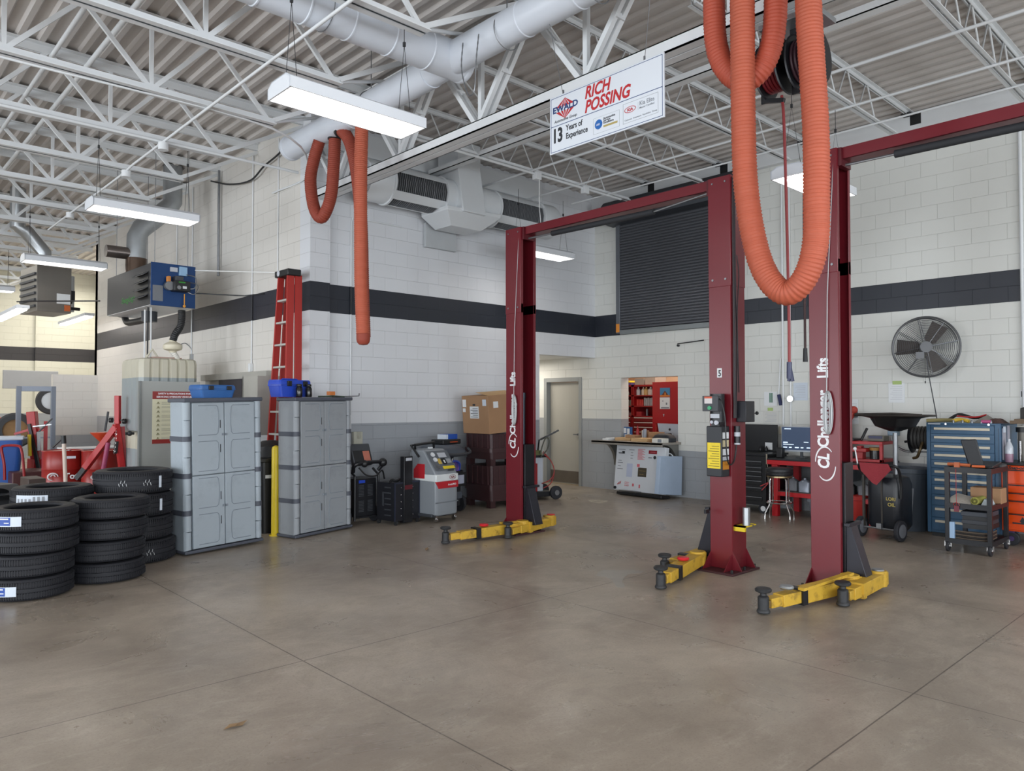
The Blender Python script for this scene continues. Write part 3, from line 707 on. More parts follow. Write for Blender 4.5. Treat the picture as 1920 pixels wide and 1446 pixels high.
# ---------------------------------------------------------------- hanging name sign
sg = thing('hanging_sign', 'white name sign with red and blue lettering, hung on two cables', 'sign', (4.6, 3.86, 4.0))
sy0, sy1, sz0, sz1 = 4.452, 3.267, 3.782, 4.272
sx = 4.6
MB().b(sx, sx + .012, sy1, sy0, sz0, sz1).build('sign_board', signwhite, sg, world=True)
fr = MB(); m_ = .012
for (a, b_, c, d) in ((sy1 + m_, sy0 - m_, sz1 - m_ - .004, sz1 - m_), (sy1 + m_, sy0 - m_, sz0 + m_, sz0 + m_ + .004), (sy0 - m_ - .004, sy0 - m_, sz0 + m_, sz1 - m_), (sy1 + m_, sy1 + m_ + .004, sz0 + m_, sz1 - m_), (sy1 + m_, sy0 - m_, 4.012, 4.017)):
    fr.b(sx - .0012, sx + .001, a, b_, c, d)
fr.build('border_line', lettblue, sg, world=True)
def ST_(s_, y, z, size, m, bold=.0, shear=0, fx=1.0, name='lettering', sp_=1.0, al='LEFT'):
    return text(name, s_, size, m, sg, T(sx - .0006, y, z) @ FACE_X, bold, shear, fx, al, .0006, sp_, True)
ST_('RICH', 4.055, 4.152, .138, lettred, .03, .25, .84)
ST_('POSSING', 4.055, 4.036, .138, lettred, .03, .25, .84)
# starburst emblem behind the group name
em = MB(); cy, cz = 4.275, 4.145
for k, (a0, a1) in enumerate(((62, 76), (84, 96), (104, 118), (125, 140), (40, 55))):
    for sgn in (1, -1):
        A = [math.radians(a0), math.radians(a1)]
        tip = (cy, cz + sgn * .088); hw = [.135 * math.cos(a) / math.sin(a) * .55 for a in A]
        p = [(tip[0], tip[1]), (cy - hw[0] * 1.2, cz + sgn * .018), (cy - hw[1] * 1.2, cz + sgn * .018)]
        em.add([(sx - .0010, u, v) for u, v in p] + [(sx - .0002, u, v) for u, v in p], [(0, 1, 2), (3, 5, 4), (0, 3, 4, 1), (1, 4, 5, 2), (2, 5, 3, 0)])
em.build('star_emblem', lettred, sg, world=True)
ST_('EWALD', 4.418, 4.128, .072, lettblue, .035, 0, 1.17)
ST_('Automotive Group', 4.40, 4.040, .036, lettdark, .008, .3, .92)
ST_('13', 4.425, 3.875, .165, lettdark, .035, 0, .76)
ST_('Years of', 4.265, 3.945, .068, lettdark, .022, 0, .80); ST_('Experience', 4.265, 3.875, .068, lettdark, .022, 0, .80)
cc = MB(); cc.prism([(3.905 + (.042 if i % 2 else .037) * math.cos(2 * PI * i / 36), 3.90 + (.042 if i % 2 else .037) * math.sin(2 * PI * i / 36)) for i in range(36)], sx - .001, sx, 'x')
cc.build('gear_emblem', mat('emblem_blue', '1d5fa8', .5), sg, world=True)
ST_('ASE', 3.928, 3.892, .022, lettwhite, .01).location.x -= .0008
for i, s_ in enumerate(('Automotive', 'Service', 'Excellence')): ST_(s_, 3.855, 3.926 - i * .018, .025, lettdark, .02)
MB().b(sx - .001, sx, 3.71, 3.855, 3.862, 3.878).build('gold_bar', mat('gold_bar', 'a8975a', .5), sg, world=True)
bx = MB()
for (a, b_, c, d) in ((3.32, 3.655, 3.985, 3.987), (3.32, 3.655, 3.830, 3.832), (3.653, 3.655, 3.83, 3.987), (3.32, 3.322, 3.83, 3.987), (3.69, 3.96, 3.958, 3.959), (3.69, 3.96, 3.828, 3.829), (3.959, 3.96, 3.828, 3.959), (3.69, 3.691, 3.828, 3.959), (3.508, 3.509, 3.905, 3.965)): bx.b(sx - .0008, sx, a, b_, c, d)
bx.build('logo_frame', lettgrey, sg, world=True)
ov = MB(); n = 40; o_ = [(3.585 + .056 * math.cos(2 * PI * i / n), 3.930 + .025 * math.sin(2 * PI * i / n)) for i in range(n)]; i_ = [(3.585 + .050 * math.cos(2 * PI * i / n), 3.930 + .020 * math.sin(2 * PI * i / n)) for i in range(n)]
ov.add([(sx - .001, u, v) for u, v in o_] + [(sx - .001, u, v) for u, v in i_], [(i, (i + 1) % n, n + (i + 1) % n, n + i) for i in range(n)]); ov.build('oval_emblem', lettred, sg, world=True)
ST_('KIA', 3.585, 3.919, .032, lettred, .04, 0, 1.1, al='CENTER')
ST_('Kia Elite', 3.495, 3.934, .046, lettgrey, .012, 0, .92); ST_('Master Certified', 3.495, 3.908, .021, lettgrey, .01)
ST_('Customer  Awareness  Resolution  Group', 3.64, 3.848, .018, lettgrey, .008)
for (ya, yb_) in ((4.30, 4.50), (3.45, 3.33)):
    c = MB(); c.tube([(sx + .006, ya, 4.255), (sx + .006, yb_, 5.1 if ya > 4 else 5.3), (sx + .006, yb_ + (yb_ - ya) * .35, 5.69)], .0028, 5); c.c(sx + .006, ya, 4.29, .012, .012, .03); c.build('hanging_cable', steel, sg, world=True)
# ---------------------------------------------------------------- two-post lifts
LX0, LX1 = 6.55, 6.815
def column(lift, y0, y1, open_s, logo, ext=True):
    """a C-shaped post between y0 and y1; open_s -1: open towards -Y, +1: towards +Y"""
    th = .009
    yb = y1 if open_s < 0 else y0           # web side
    yo = y0 if open_s < 0 else y1           # open side
    c = MB()
    lip = .04
    def prof(z0, z1, g=0.0):
        a = [(LX0 - g, yb - open_s * 0 + (-open_s) * g), (LX1 + g, yb + (-open_s) * g), (LX1 + g, yo), (LX1 - lip, yo), (LX1 - lip, yo - open_s * th), (LX1 - th, yo - open_s * th), (LX1 - th, yb + open_s * th), (LX0 + th, yb + open_s * th), (LX0 + th, yo - open_s * th), (LX0 + lip, yo - open_s * th), (LX0 + lip, yo), (LX0 - g, yo)]
        c.prism(a, z0, z1)
    prof(.02, 2.92); prof(2.80, 3.90, .005)
    col = c.build('column', maroon, lift, world=True, bevel=.004)
    q = MB()
    for y in (min(y0, y1) + .05, max(y0, y1) - .05):
        for z in (2.87,): q.cyl((LX0 - .013, y, z), (LX0 - .004, y, z), .011, 10)
    for y in (min(y0, y1) + .05, max(y0, y1) - .05): q.cyl((LX0 - .013, y, 3.84), (LX0 - .004, y, 3.84), .009, 10)
    q.build('bolt', steel, col, world=True)
    yl, yh = min(y0, y1), max(y0, y1)
    p = MB(); p.b(LX0 - .18, LX1 + .06, yl - .11, yh + .04, 0, .02)
    plate = p.build('base_plate', mat('base_plate', '4b2d31', .5, .2, var=.2, vs=8), lift, world=True, bevel=.003)
    g = MB()
    for yy in ((yl + .004, yh - .004)):
        g.prism([(LX0, .02), (LX0 - .15, .02), (LX0, .17)], yy - .004, yy + .004, 'y')
    if open_s > 0:
        g.prism([(yl, .02), (yl - .1, .02), (yl, .2)], LX0, LX0 + .008, 'x'); g.prism([(yl, .02), (yl - .1, .02), (yl, .2)], LX1 - .008, LX1, 'x')
    g.build('gusset', maroon, plate, world=True)
    n = MB()
    for x in (LX0 - .13, LX0 + .1, LX1 + .03):
        for y in (yl - .07, yh + .02): n.cyl((x, y, .02), (x, y, .05), .013, 6)
    n.build('anchor_bolt', greasy, plate, world=True)
    # inner cylinder, carriage and arm bracket
    s = open_s
    r = MB(); r.cyl((LX0 + .10, yo - s * .06, 1.1), (LX0 + .10, yo - s * .06, 1.76), .026, 14); r.cyl((LX0 + .10, yo - s * .06, 1.70), (LX0 + .10, yo - s * .06, 1.78), .032, 14)
    r.build('hydraulic_cylinder', mat('ram_dark', '20242c', .25, .7), lift, world=True)
    k = MB(); k.b(LX0 + .05, LX1 - .045, min(yo - s * .2, yo + s * .02), max(yo - s * .2, yo + s * .02), .06, 1.12)
    car = k.build('carriage', blackm, lift, world=True, bevel=.004)
    w = MB(); ya, yb2 = yo + s * .02, yo + s * .20
    w.add([(x, y, z) for x in (LX0 + .06, LX1 - .07) for y, z in ((ya, .09), (yb2, .12), (yb2 - s * .02, .18), (ya + s * .03, .60), (ya, .60))], [(0, 1, 2, 3, 4), (9, 8, 7, 6, 5), (0, 5, 6, 1), (1, 6, 7, 2), (2, 7, 8, 3), (3, 8, 9, 4), (4, 9, 5, 0)])
    w.b(LX0 + .01, LX1 + .0, min(ya, ya + s * .05), max(ya, ya + s * .05), .57, .60)
    w.build('arm_bracket', mat('bracket_dark', '26262e', .4, .3, var=.25), car, world=True, bevel=.004)
    if logo:
        M0 = T(LX0 - .0012, 0, 0) @ FACE_X @ RZ(PI / 2)
        yc = (yl + yh) / 2
        def lt(s_, dy, z, size, **kw): text('lettering', s_, size, lettwhite, col, T(LX0 - .0012, yc + dy, z) @ FACE_X @ RZ(PI / 2), world=True, **kw)
        # lettering that reads upwards on the flange
        lt('Challenger', -.032, 1.252, .135, bold=.036, sx=.86)
        lt('Lifts', -.032, 1.866, .135, bold=.036, sx=.80)
        lt('CL', -.036, 1.06, .14, bold=.036, sx=.80, shear=.15)
        e = MB(); pts = [(LX0 - .002, yc + .0 + .085 * math.cos(a), 1.12 + .135 * math.sin(a)) for a in [math.radians(d) for d in range(0, 140, 8)]]
        e.tube([(p[0], yc + .0 + (p[1] - yc) * 1.0, p[2]) for p in pts], [.0035 + .004 * math.sin(PI * i / (len(pts) - 1)) for i in range(len(pts))], 6)
        pts = [(LX0 - .002, yc - .01 + .085 * math.cos(a), 1.10 + .14 * math.sin(a)) for a in [math.radians(d) for d in range(185, 318, 8)]]
        e.tube(pts, [.0035 + .004 * math.sin(PI * i / (len(pts) - 1)) for i in range(len(pts))], 6)
        e.build('swoosh_emblem', lettwhite, col, world=True)
    return col
def pad(lift, arm, x, y, h=.2):
    p = MB(); p.lathe([(.050, 0), (.053, .008), (.050, .02), (.043, .03), (.043, .125), (.036, .135), (.024, .14), (.024, .162), (.05, .167), (.062, .175), (.064, .19), (.055, .2), (.0005, .2)], n=24, M=T(x, y, .012) @ Matrix.Diagonal((1, 1, h / .2 * .95, 1)))
    p.build('lift_pad', greasy, arm, world=True)
def arm(lift, piv, tip, z=.10, w=.13, long=.62, disc=None, dx=.38, clampc=True):
    P = Vector((piv[0], piv[1], z)); Q = Vector((tip[0], tip[1], z - .02)); d = Q - P; L_ = d.length; u = d.normalized()
    m = MB(); k = P + u * (L_ * long)
    m.bar(P - u * .08, k, w, .115)
    m.cyl((P.x, P.y, z - .06), (P.x, P.y, z + .075), .078, 24)
    a = m.build('lift_arm', yellow, lift, world=True, bevel=.006)
    i = MB(); k2 = P + u * (L_ * (long + .22)); i.bar(k - u * .02, k2, w * .82, .095); i.bar(k2 - u * .02, Q - u * .05, w * .66, .075)
    i.build('inner_arm', yellow, a, world=True, bevel=.005)
    f = MB(); f.cyl((Q.x, Q.y, .035), (Q.x, Q.y, .085), .040, 18); f.bar(Q - u * .07, Q, .07, .05)
    f.build('arm_end', mat('worn_brown_steel', '7b6233', .5, .3, var=.4, vs=20), a, world=True)
    pad(lift, a, Q.x, Q.y)
    b_ = MB(); b_.bar(k - u * .03, k + u * .03, w + .012, .128)
    b_.build('arm_collar', blackm if clampc else yellow, a, world=True)
    if disc:
        e = P + u * (L_ * dx); q = MB(); q.lathe([(.0005, 0), (.05, .0), (.058, .012), (.05, .026), (.0005, .03)], n=24, M=T(e.x, e.y, z + .06)); q.build('locking_disc', disc, a, world=True)
    return a
discr = mat('disc_red', 'c81f2a', .35, var=.04)
def cable_coil(lift, y, x=6.53):
    c = MB()
    for i in range(11):
        s = i / 10; w_ = .018 + .022 * s
        c.tube([(x - .006 * (i % 3), y + w_ * math.sin(2 * PI * t / 22) + .006 * math.sin(i), 1.56 + .19 * math.cos(2 * PI * t / 22)) for t in range(22)], .0036, 5, closed=True)
    c.tube([(x, y + .015, 1.74), (x, y - .0, 2.6), (x + .02, y - .06, 3.84)], .004, 5)
    c.build('coiled_cable', mat('cable_grey', 'a7a9aa', .4, .4, var=.1, vs=20), lift, world=True)
def beam(lift, y0, y1):
    b_ = MB(); z0, z1 = 3.80, 3.905
    b_.prism([(6.60, z1), (6.60, z0), (6.612, z0), (6.612, z1 - .01), (6.76, z1 - .01), (6.76, z0), (6.775, z0), (6.775, z1)], y0, y1, 'y')
    b_.b(6.60, 6.775, y0, y1, z0 + .0, z0 + .006)
    b_.build('overhead_beam', maroon, lift, world=True, bevel=.002)
    p = MB(); s = 1 if y1 > y0 else -1
    p.cyl((6.66, y0 + .45 * s, 3.755), (6.66, y1 - .75 * s, 3.735), .033, 14); p.build('padded_bar', mat('foam_black', '27292d', .75), lift, world=True)
    q = MB(); q.cyl((6.66, y0 + .02 * s, 3.76), (6.66, y0 + .5 * s, 3.755), .012, 8); q.cyl((6.66, y1 - .75 * s, 3.735), (6.66, y1 - .05 * s, 3.80), .010, 8); q.build('shutoff_rod', steel, lift, world=True)
    h_ = MB()
    for yy in (y0 + .01 * s, y1 - .01 * s): h_.c(6.67, yy, 3.82, .2, .05, .16)
    h_.build('beam_bracket', maroon_d, lift, world=True)
la = thing('two_post_lift', 'dark red two-post lift by the counter, one column with the number 5', 'car lift', (6.68, 5.5, 0))
column(la, 6.857, 7.137, -1, True); column(la, 3.88, 4.124, 1, False); beam(la, 6.86, 4.12)
arm(la, (6.52, 6.80), (5.41, 6.94), disc=discr, dx=.52); arm(la, (7.08, 6.88), (6.18, 6.70), disc=discr, dx=-.05, long=.55, clampc=False)
r = MB(); r.bar((6.95, 6.78, .14), (6.2, 6.86, .17), .05, .02); r.build('restraint_bar', yellow, la, world=True)
arm(la, (6.44, 4.20), (5.49, 3.96), disc=discr, dx=.42, long=.66); arm(la, (6.90, 4.30), (5.97, 4.26), disc=None, long=.6)
cable_coil(la, 6.955)
text('number_plate', '5', .085, lettdark, la, T(6.5475, 4.022, 1.912) @ FACE_X, bold=.03, sx=.8, world=True)
MB().b(6.5485, 6.5495, 3.982, 4.034, 1.898, 1.99).build('number_sticker', paper, la, world=True)
# power unit on the numbered column
pu = MB(); pu.b(6.40, 6.545, 3.90, 4.068, .93, 1.42); power = pu.build('power_unit', mat('tank_black', '23262b', .45, .1, var=.1), la, world=True, bevel=.008)
def sub(name, mb, m, bevel=0.0): return mb.build(name, m, power, world=True, bevel=bevel)
sub('motor', MB().cyl((6.47, 3.985, 1.46), (6.47, 3.985, 1.735), .07, 20).b(6.43, 6.55, 3.94, 4.03, 1.40, 1.47), blackm)
sub('control_box', MB().b(6.36, 6.43, 3.915, 4.085, 1.565, 1.715), dgrey, .004)
sub('start_button', MB().cyl((6.345, 4.0, 1.598), (6.362, 4.0, 1.598), .019, 18), mat('button_green', '1c9a62', .35))
sub('warning_label', MB().b(6.3585, 6.36, 3.975, 4.06, 1.64, 1.708), mat('label_pale', 'cfc8c8', .5)); sub('label_band', MB().b(6.358, 6.3585, 3.975, 4.06, 1.69, 1.708), mat('label_orange', 'c85a3c', .5))
sub('rating_plate', MB().b(6.398, 6.40, 3.92, 4.02, 1.50, 1.54), greytag)
sub('pressure_gauge', MB().cyl((6.385, 3.95, 1.455), (6.40, 3.95, 1.455), .022, 16).cyl((6.385, 4.0, 1.46), (6.40, 4.0, 1.46), .016, 16), greytag)
yl = MB().b(6.398, 6.3995, 3.912, 4.055, 1.01, 1.26); sub('instruction_label', yl, labely)
t_ = MB()
for i in range(9): t_.b(6.3972, 6.398, 3.925, 4.045 - .02 * (i % 3), 1.03 + i * .024, 1.036 + i * .024)
sub('label_print', t_, mat('print_dark', '6c6420', .6))
for i, (z0, z1, m_) in enumerate(((1.30, 1.36, paper), (1.22, 1.285, mat('label_beige', 'cbbf9a', .5)), (1.14, 1.20, paper), (1.09, 1.125, greytag), (1.0, 1.08, mat('label_amber', 'b8781c', .5)))):
    sub('side_label', MB().b(6.42, 6.53, 3.8985, 3.90, z0, z1), m_)
sub('control_cable', MB().tube(smooth_path([(6.40, 3.93, 1.69), (6.38, 3.89, 1.66), (6.40, 3.86, 1.5), (6.42, 3.86, 1.2), (6.46, 3.86, 1.06), (6.56, 3.865, 1.07), (6.60, 3.86, 1.2), (6.62, 3.862, 1.4)], 6), .007, 8), black)
c = MB()
for i, dx in enumerate((0, .018, .034)): c.tube(smooth_path([(6.575 + dx, 3.862, 3.88), (6.57 + dx, 3.86, 3.0), (6.575 + dx + .02 * (i == 2), 3.86, 2.2), (6.57 + dx, 3.862, 1.5)], 5), .008, 6)
c.tube(smooth_path([(6.60, 3.84, 3.1), (6.64, 3.84, 2.9), (6.62, 3.85, 2.5), (6.66, 3.86, 1.75)], 5), .006, 6)
c.build('hydraulic_line', mat('line_dark', '2b2326', .45), la, world=True)
lr = MB().b(6.635, 6.80, 3.77, 3.878, 1.46, 1.665).build('lock_release_box', mat('release_black', '1c1d24', .4), la, world=True, bevel=.005)
MB().cyl((6.80, 3.80, 1.545), (6.86, 3.79, 1.545), .005, 8).ball((6.875, 3.788, 1.545), .018, 8).build('release_knob', black, lr, world=True)
MB().cyl((6.605, 3.85, 1.25), (6.605, 3.85, 1.42), .028, 16).build('work_light', blackm, la, world=True); MB().cyl((6.605, 3.85, 1.32), (6.605, 3.85, 1.36), .030, 16).cyl((6.605, 3.85, 1.24), (6.605, 3.85, 1.255), .031, 16).build('light_band', greytag, la, world=True)
hd = MB().b(6.575, 6.72, 3.76, 3.878, .44, .455).b(6.575, 6.72, 3.865, 3.878, .40, .455).b(6.575, 6.60, 3.76, 3.87, .40, .455).tube(arc((6.78, 3.79, .45), .03, -2.4, 2.4, 12, 'xy'), .005, 6).build('adapter_holder', yellowc, la, world=True)
MB().cyl((6.66, 3.79, .455), (6.66, 3.79, .625), .036, 24).build('height_adapter', galv, hd, world=True)
MB().b(6.40, 6.46, 4.075, 4.10, .56, .60).build('side_stop', blackm, la, world=True)
lb = thing('two_post_lift', 'dark red two-post lift with the bigger white logo, beside the chrome stool', 'car lift', (6.68, 1.4, 0))
column(lb, 2.825, 3.093, -1, True); column(lb, -.15, .11, 1, False); beam(lb, 2.83, .11)
arm(lb, (6.52, 2.74), (5.43, 2.95), disc=galv, dx=.75); arm(lb, (6.86, 2.64), (6.10, 2.62), disc=galv, dx=.0, long=.62, clampc=False)
r = MB(); r.bar((6.45, 2.70, .20), (5.75, 2.80, .165), .055, .022); r.build('restraint_bar', yellow, lb, world=True)
arm(lb, (6.5, .2), (5.5, .35)); arm(lb, (6.9, .25), (6.1, .4))
cable_coil(lb, 2.915)
# ---------------------------------------------------------------- tires
def tire(name, r, w, r_in, seed=0):
    """tire lying flat, centre at origin, resting on z=0"""
    h = w / 2; t = .035
    # profile runs from the inner bead under the lower sidewall, over the tread, back to the upper bead
    p = [(r_in, h - .75 * h), (r_in + .006, .012), (r_in + .03, .004), (r * .82, -.0 + .001), (r * .93, .010), (r - .012, .026), (r - .002, .05)]
    up = [(a, w - b) for a, b in p][::-1]
    grooves = []
    for g in (-.30, -.10, .10, .30):
        z = h + g * w
        grooves += [(r, z - .006), (r - .009, z - .004), (r - .009, z + .004), (r, z + .006)]
    inner = [(r_in + .004, w - .35 * h), (r - .05, w - .30 * h), (r - .03, h), (r - .05, .30 * h), (r_in + .004, .35 * h)]
    prof = p + grooves + up + inner
    return MB().lathe(prof, n=72, closed=True)
def treads(r, w, n=110):
    m = MB()
    for k in range(n):
        a = 2 * PI * k / n
        M_ = RZ(a)
        for z0, z1 in ((.028, .075 if w < .21 else .08), (w - (.075 if w < .21 else .08), w - .028)):
            m.b(r - .012, r + .0035, -.0065, .0025, z0, z1, M=M_)
    return m
rm = mat('tire_rubber', '212227', .62, var=.12, vs=12, spec=.35)
sizes = {'a': (.335, .19, .215), 'b': (.345, .2, .22), 'c': (.375, .242, .24), 'd': (.36, .212, .225)}
protos = {}
def put_tire(kind, x, y, z, rz, label, group, sticker=None, chalk=None, tilt=(0, 0)):
    r, w, ri = sizes[kind]
    t = thing('car_tire', label, 'tire', (x, y, z), rz, group, rx=tilt[0], ry=tilt[1])
    if kind not in protos:
        a = tire('tire_body', r, w, ri).build('tire_body', rm, t, angle=30); b_ = treads(r, w).build('tread_pattern', rm, a); protos[kind] = (a, b_)
        a['tmp'] = 1; del a['tmp']
    else:
        a = protos[kind][0].copy(); COL.objects.link(a); a.parent = t; b_ = protos[kind][1].copy(); COL.objects.link(b_); b_.parent = a
    if sticker:
        ang, wd, hh, style = sticker; q = MB(); n = 8; da = wd / r
        def band(rr, z0, z1, a0=ang - da / 2, a1=ang + da / 2):
            m = MB()
            vs = [(rr * math.cos(a0 + (a1 - a0) * i / n), rr * math.sin(a0 + (a1 - a0) * i / n), z) for i in range(n + 1) for z in (z0, z1)]
            vs += [(p[0] * .996, p[1] * .996, p[2]) for p in vs]; k = 2 * (n + 1)
            m.add(vs, [(2 * i, 2 * i + 2, 2 * i + 3, 2 * i + 1) for i in range(n)] + [(k + 2 * i, k + 2 * i + 1, k + 2 * i + 3, k + 2 * i + 2) for i in range(n)]); return m
        zc = w / 2
        s_ = band(r + .006, zc - hh / 2, zc + hh / 2).build('sticker', paperb, t)
        if style == 'blue':
            band(r + .0075, zc - hh * .38, zc + hh * .36, ang - da * .28, ang + da * .15).build('sticker_panel', mat('sticker_blue', '2a4c9c', .5), s_)
        elif style == 'print':
            m = MB()
            for i in range(7): 
                a0 = ang - da / 2 + da * (.06 + .13 * i); q_ = band(r + .0075, zc - hh * .35, zc + hh * (.1 if i < 4 else .35), a0, a0 + da * .07); m.add([tuple(v) for v in q_.v], q_.f)
            m.build('sticker_print', lettgrey, s_)
    if chalk:
        for ca in chalk:
            m = MB(); 
            for k in range(5): 
                a0 = ca + k * .045; m.bar(((r + .004) * math.cos(a0), (r + .004) * math.sin(a0), w * .5), ((r + .004) * math.cos(a0 + .02), (r + .004) * math.sin(a0 + .02), w * .5 + .03 * (1 if k % 2 else -1)), .004, .003)
            m.build('chalk_mark', paper, t)
    return t
toC = lambda x, y: math.atan2(-y, -x)     # direction from a spot to where the picture was taken
A1 = toC(1.375, 7.59)
names = ['bottom tire of the four-high stack with blue stickers', 'second tire up in the four-high stack with blue stickers', 'third tire up in the four-high stack with blue stickers', 'top tire of the four-high stack with blue stickers']
off = [(0, 0), (.0, .0), (.035, 0), (.03, .01)]
for i in range(4):
    put_tire('a', 1.375 + off[i][0], 7.59 + off[i][1], i * .19, i * .7, names[i], 'tires in the blue-sticker stack')
    s = COL.objects[-1]
g1 = [o for o in COL.objects if o.get('group') == 'tires in the blue-sticker stack']
for i in (0, 3):
    o = g1[i]; r, w, ri = sizes['a']; ang = A1 - o.rotation_euler[2] - .62; n = 8; da = .24 / r
    def band(rr, z0, z1, a0, a1):
        m = MB(); vs = [(rr * math.cos(a0 + (a1 - a0) * k / n), rr * math.sin(a0 + (a1 - a0) * k / n), z) for k in range(n + 1) for z in (z0, z1)]
        return m.add(vs, [(2 * k, 2 * k + 2, 2 * k + 3, 2 * k + 1) for k in range(n)])
    st = band(r + .006, .055, .135, ang - da / 2, ang + da / 2).build('sticker', paperb, o)
    band(r + .0072, .062, .130, ang - da * .30, ang + da * .16).build('sticker_panel', mat('sticker_blue', '2a4c9c', .5), st)
    band(r + .0080, .112, .122, ang - da * .22, ang + da * .10).build('sticker_print', paper, st); band(r + .0080, .080, .088, ang - da * .05, ang + da * .12).build('sticker_print', paper, st)
names = ['bottom tire of the middle stack on the open floor side', 'second tire up in the middle stack of the open floor side', 'third tire up in the middle stack of the open floor side', 'top tire of the middle stack, open ring showing, beside the chalked stack']
A2 = toC(2.0, 7.8)
for i, dx in enumerate((0, -.005, .025, .05)):
    put_tire('a', 2.03 + dx * .7, 7.80 - dx * .3, i * .193, i * 1.3, names[i], 'tires in the middle stack', sticker=((A2 - i * 1.3 - .95), .06, .11, 'plain') if i == 0 else None)
names = ['bottom tire of the wide stack beside the grey cabinet, chalk figures on it', 'second tire up in the wide stack beside the grey cabinet', 'third tire up in the wide stack beside the grey cabinet', 'top tire of the wide chalk-marked stack against the grey cabinet']
A3 = toC(2.5, 8.5)
for i, dx in enumerate((.03, 0, 0, -.01)):
    put_tire('c', 2.475 + dx, 8.50, i * .238, i * 2.1, names[i], 'tires in the wide stack', chalk=[A3 - i * 2.1 - .35, A3 - i * 2.1 + .25] if i in (0, 3) else None, sticker=((A3 - i * 2.1 + .72), .03, .12, 'plain') if i in (2, 3) else None)
names = ['bottom tire of the stack behind, mostly hidden by the middle stack', 'second tire up in the stack behind the other three stacks', 'third tire up in the stack behind the other three stacks', 'top tire of the rear stack with a long white paper label']
A4 = toC(1.80, 8.50)
for i in range(4):
    put_tire('d', 1.735 + .005 * i, 8.60, i * .206, i * .9, names[i], 'tires in the rear stack', sticker=((A4 - i * .9 - .52), .30, .085, 'print') if i == 3 else None)

# ---------------------------------------------------------------- tall resin cabinets
def cabinet(label, loc, rz, W_, D_, H_, lean=0, cabgrey=cabgrey):
    t = thing('storage_cabinet', label, 'cabinet', loc, rz, 'tall grey resin cabinets', ry=lean)
    x0, x1 = 0, W_
    body = MB(); body.b(.02, W_ - .02, .07, D_, .03, H_ - .04)
    body.b(0, .05, .03, D_ - .05, .03, H_ - .03); body.b(W_ - .05, W_, .03, D_ - .05, .03, H_ - .03)
    body.build('body', cabgrey, t, bevel=.012)
    nseg = 8; seg = (H_ - .08) / nseg
    for s, cx in ((0, .045), (1, W_ - .045)):
        hg = MB()
        for k in range(nseg):
            hg.cyl((cx, .05, .04 + k * seg + .004), (cx, .05, .04 + (k + 1) * seg - .004), .046 if k % 2 else .043, 18)
            hg.b(cx - .046, cx + .046, .05, .10, .04 + k * seg + .004, .04 + (k + 1) * seg - .004)
        hg.build('hinge_column', cabgrey, t)
    tr = MB()
    tr.b(-.006, W_ + .006, -.005, D_ + .005, H_ - .045, H_); tr.b(-.004, W_ + .004, .0, D_ + .005, 0, .035)
    tr.build('top_and_base', cabdark, t, bevel=.01)
    bd = MB(); q = (H_ - .08) / 4
    for k in (1, 2, 3):
        z = .04 + q * k
        for cx in (.045, W_ - .045): bd.cyl((cx, .05, z - .028), (cx, .05, z + .028), .050, 18)
        bd.b(-.006, .04, .05, D_ - .04, z - .028, z + .028); bd.b(W_ - .04, W_ + .006, .05, D_ - .04, z - .028, z + .028)
    bd.build('trim_band', cabdark, t)
    dw = (W_ - .19) / 2
    for iz in range(2):
        z0 = .045 + iz * (H_ - .09) / 2; z1 = z0 + (H_ - .09) / 2 - .008
        for ix in range(2):
            a = .095 + ix * (dw + .004); d = MB(); d.b(a, a + dw - .004, .012, .05, z0, z1)
            dd = d.build('door', cabgrey, t, bevel=.006)
            p = MB(); hz = (z1 - z0) / 2
            for kz in range(2):
                zz0 = z0 + kz * hz + .04; zz1 = z0 + (kz + 1) * hz - .03
                lo, hi = (a + .07, a + dw - .08) if ix == 0 else (a + .08, a + dw - .07)
                inx = (hi + .0) if ix == 0 else lo; bow = .018 if ix == 0 else -.018
                th = .0045
                pts = [(lo, zz1), (hi - .02, zz1), (hi, zz1 - .02), (hi + bow * .5, (zz0 + zz1) / 2 + .05), (hi + bow * .5, (zz0 + zz1) / 2 - .05), (hi, zz0 + .02), (hi - .02, zz0), (lo, zz0)] if ix == 0 else [(hi, zz1), (lo + .02, zz1), (lo, zz1 - .02), (lo + bow * .5, (zz0 + zz1) / 2 + .05), (lo + bow * .5, (zz0 + zz1) / 2 - .05), (lo, zz0 + .02), (lo + .02, zz0), (hi, zz0)]
                p.tube([(u, .0105, v) for u, v in pts], .0042, 6)
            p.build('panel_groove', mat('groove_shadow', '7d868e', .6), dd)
            hd = MB(); xx = a + dw - .02 if ix == 0 else a + .012
            hd.b(xx - .014, xx + .010, -.004, .012, (z0 + z1) / 2 - .012 + .04, (z0 + z1) / 2 + .012 + .04); hd.build('latch', mat('latch_grey', '7c848c', .5), dd, bevel=.003)
            if ix == 0: MB().b(a + dw - .055, a + dw - .048, .008, .013, (z0 + z1) / 2 - .16, (z0 + z1) / 2 - .07).b(a + dw - .055, a + dw - .048, .008, .013, (z0 + z1) / 2 + .11, (z0 + z1) / 2 + .20).build('slot', black, dd)
    return t
cabinet('bluish grey resin cabinet with eight panels beside the tire stacks', (2.93, 8.27, 0.012), .165, .955, .34, 1.685, -.022)
cabinet('darker soiled grey resin cabinet next to the yellow post', (4.275, 8.418, 0.006), .25, .955, .34, 1.71, -.011, mat('resin_cabinet_dark', '8d9297', .5, var=.05, vs=3, dirt='62676c', dirt_amt=.35, ds=3.5))
bt = thing('bollard', 'round-topped yellow steel post between the two grey cabinets', 'bollard', (4.215, 8.84, 0))
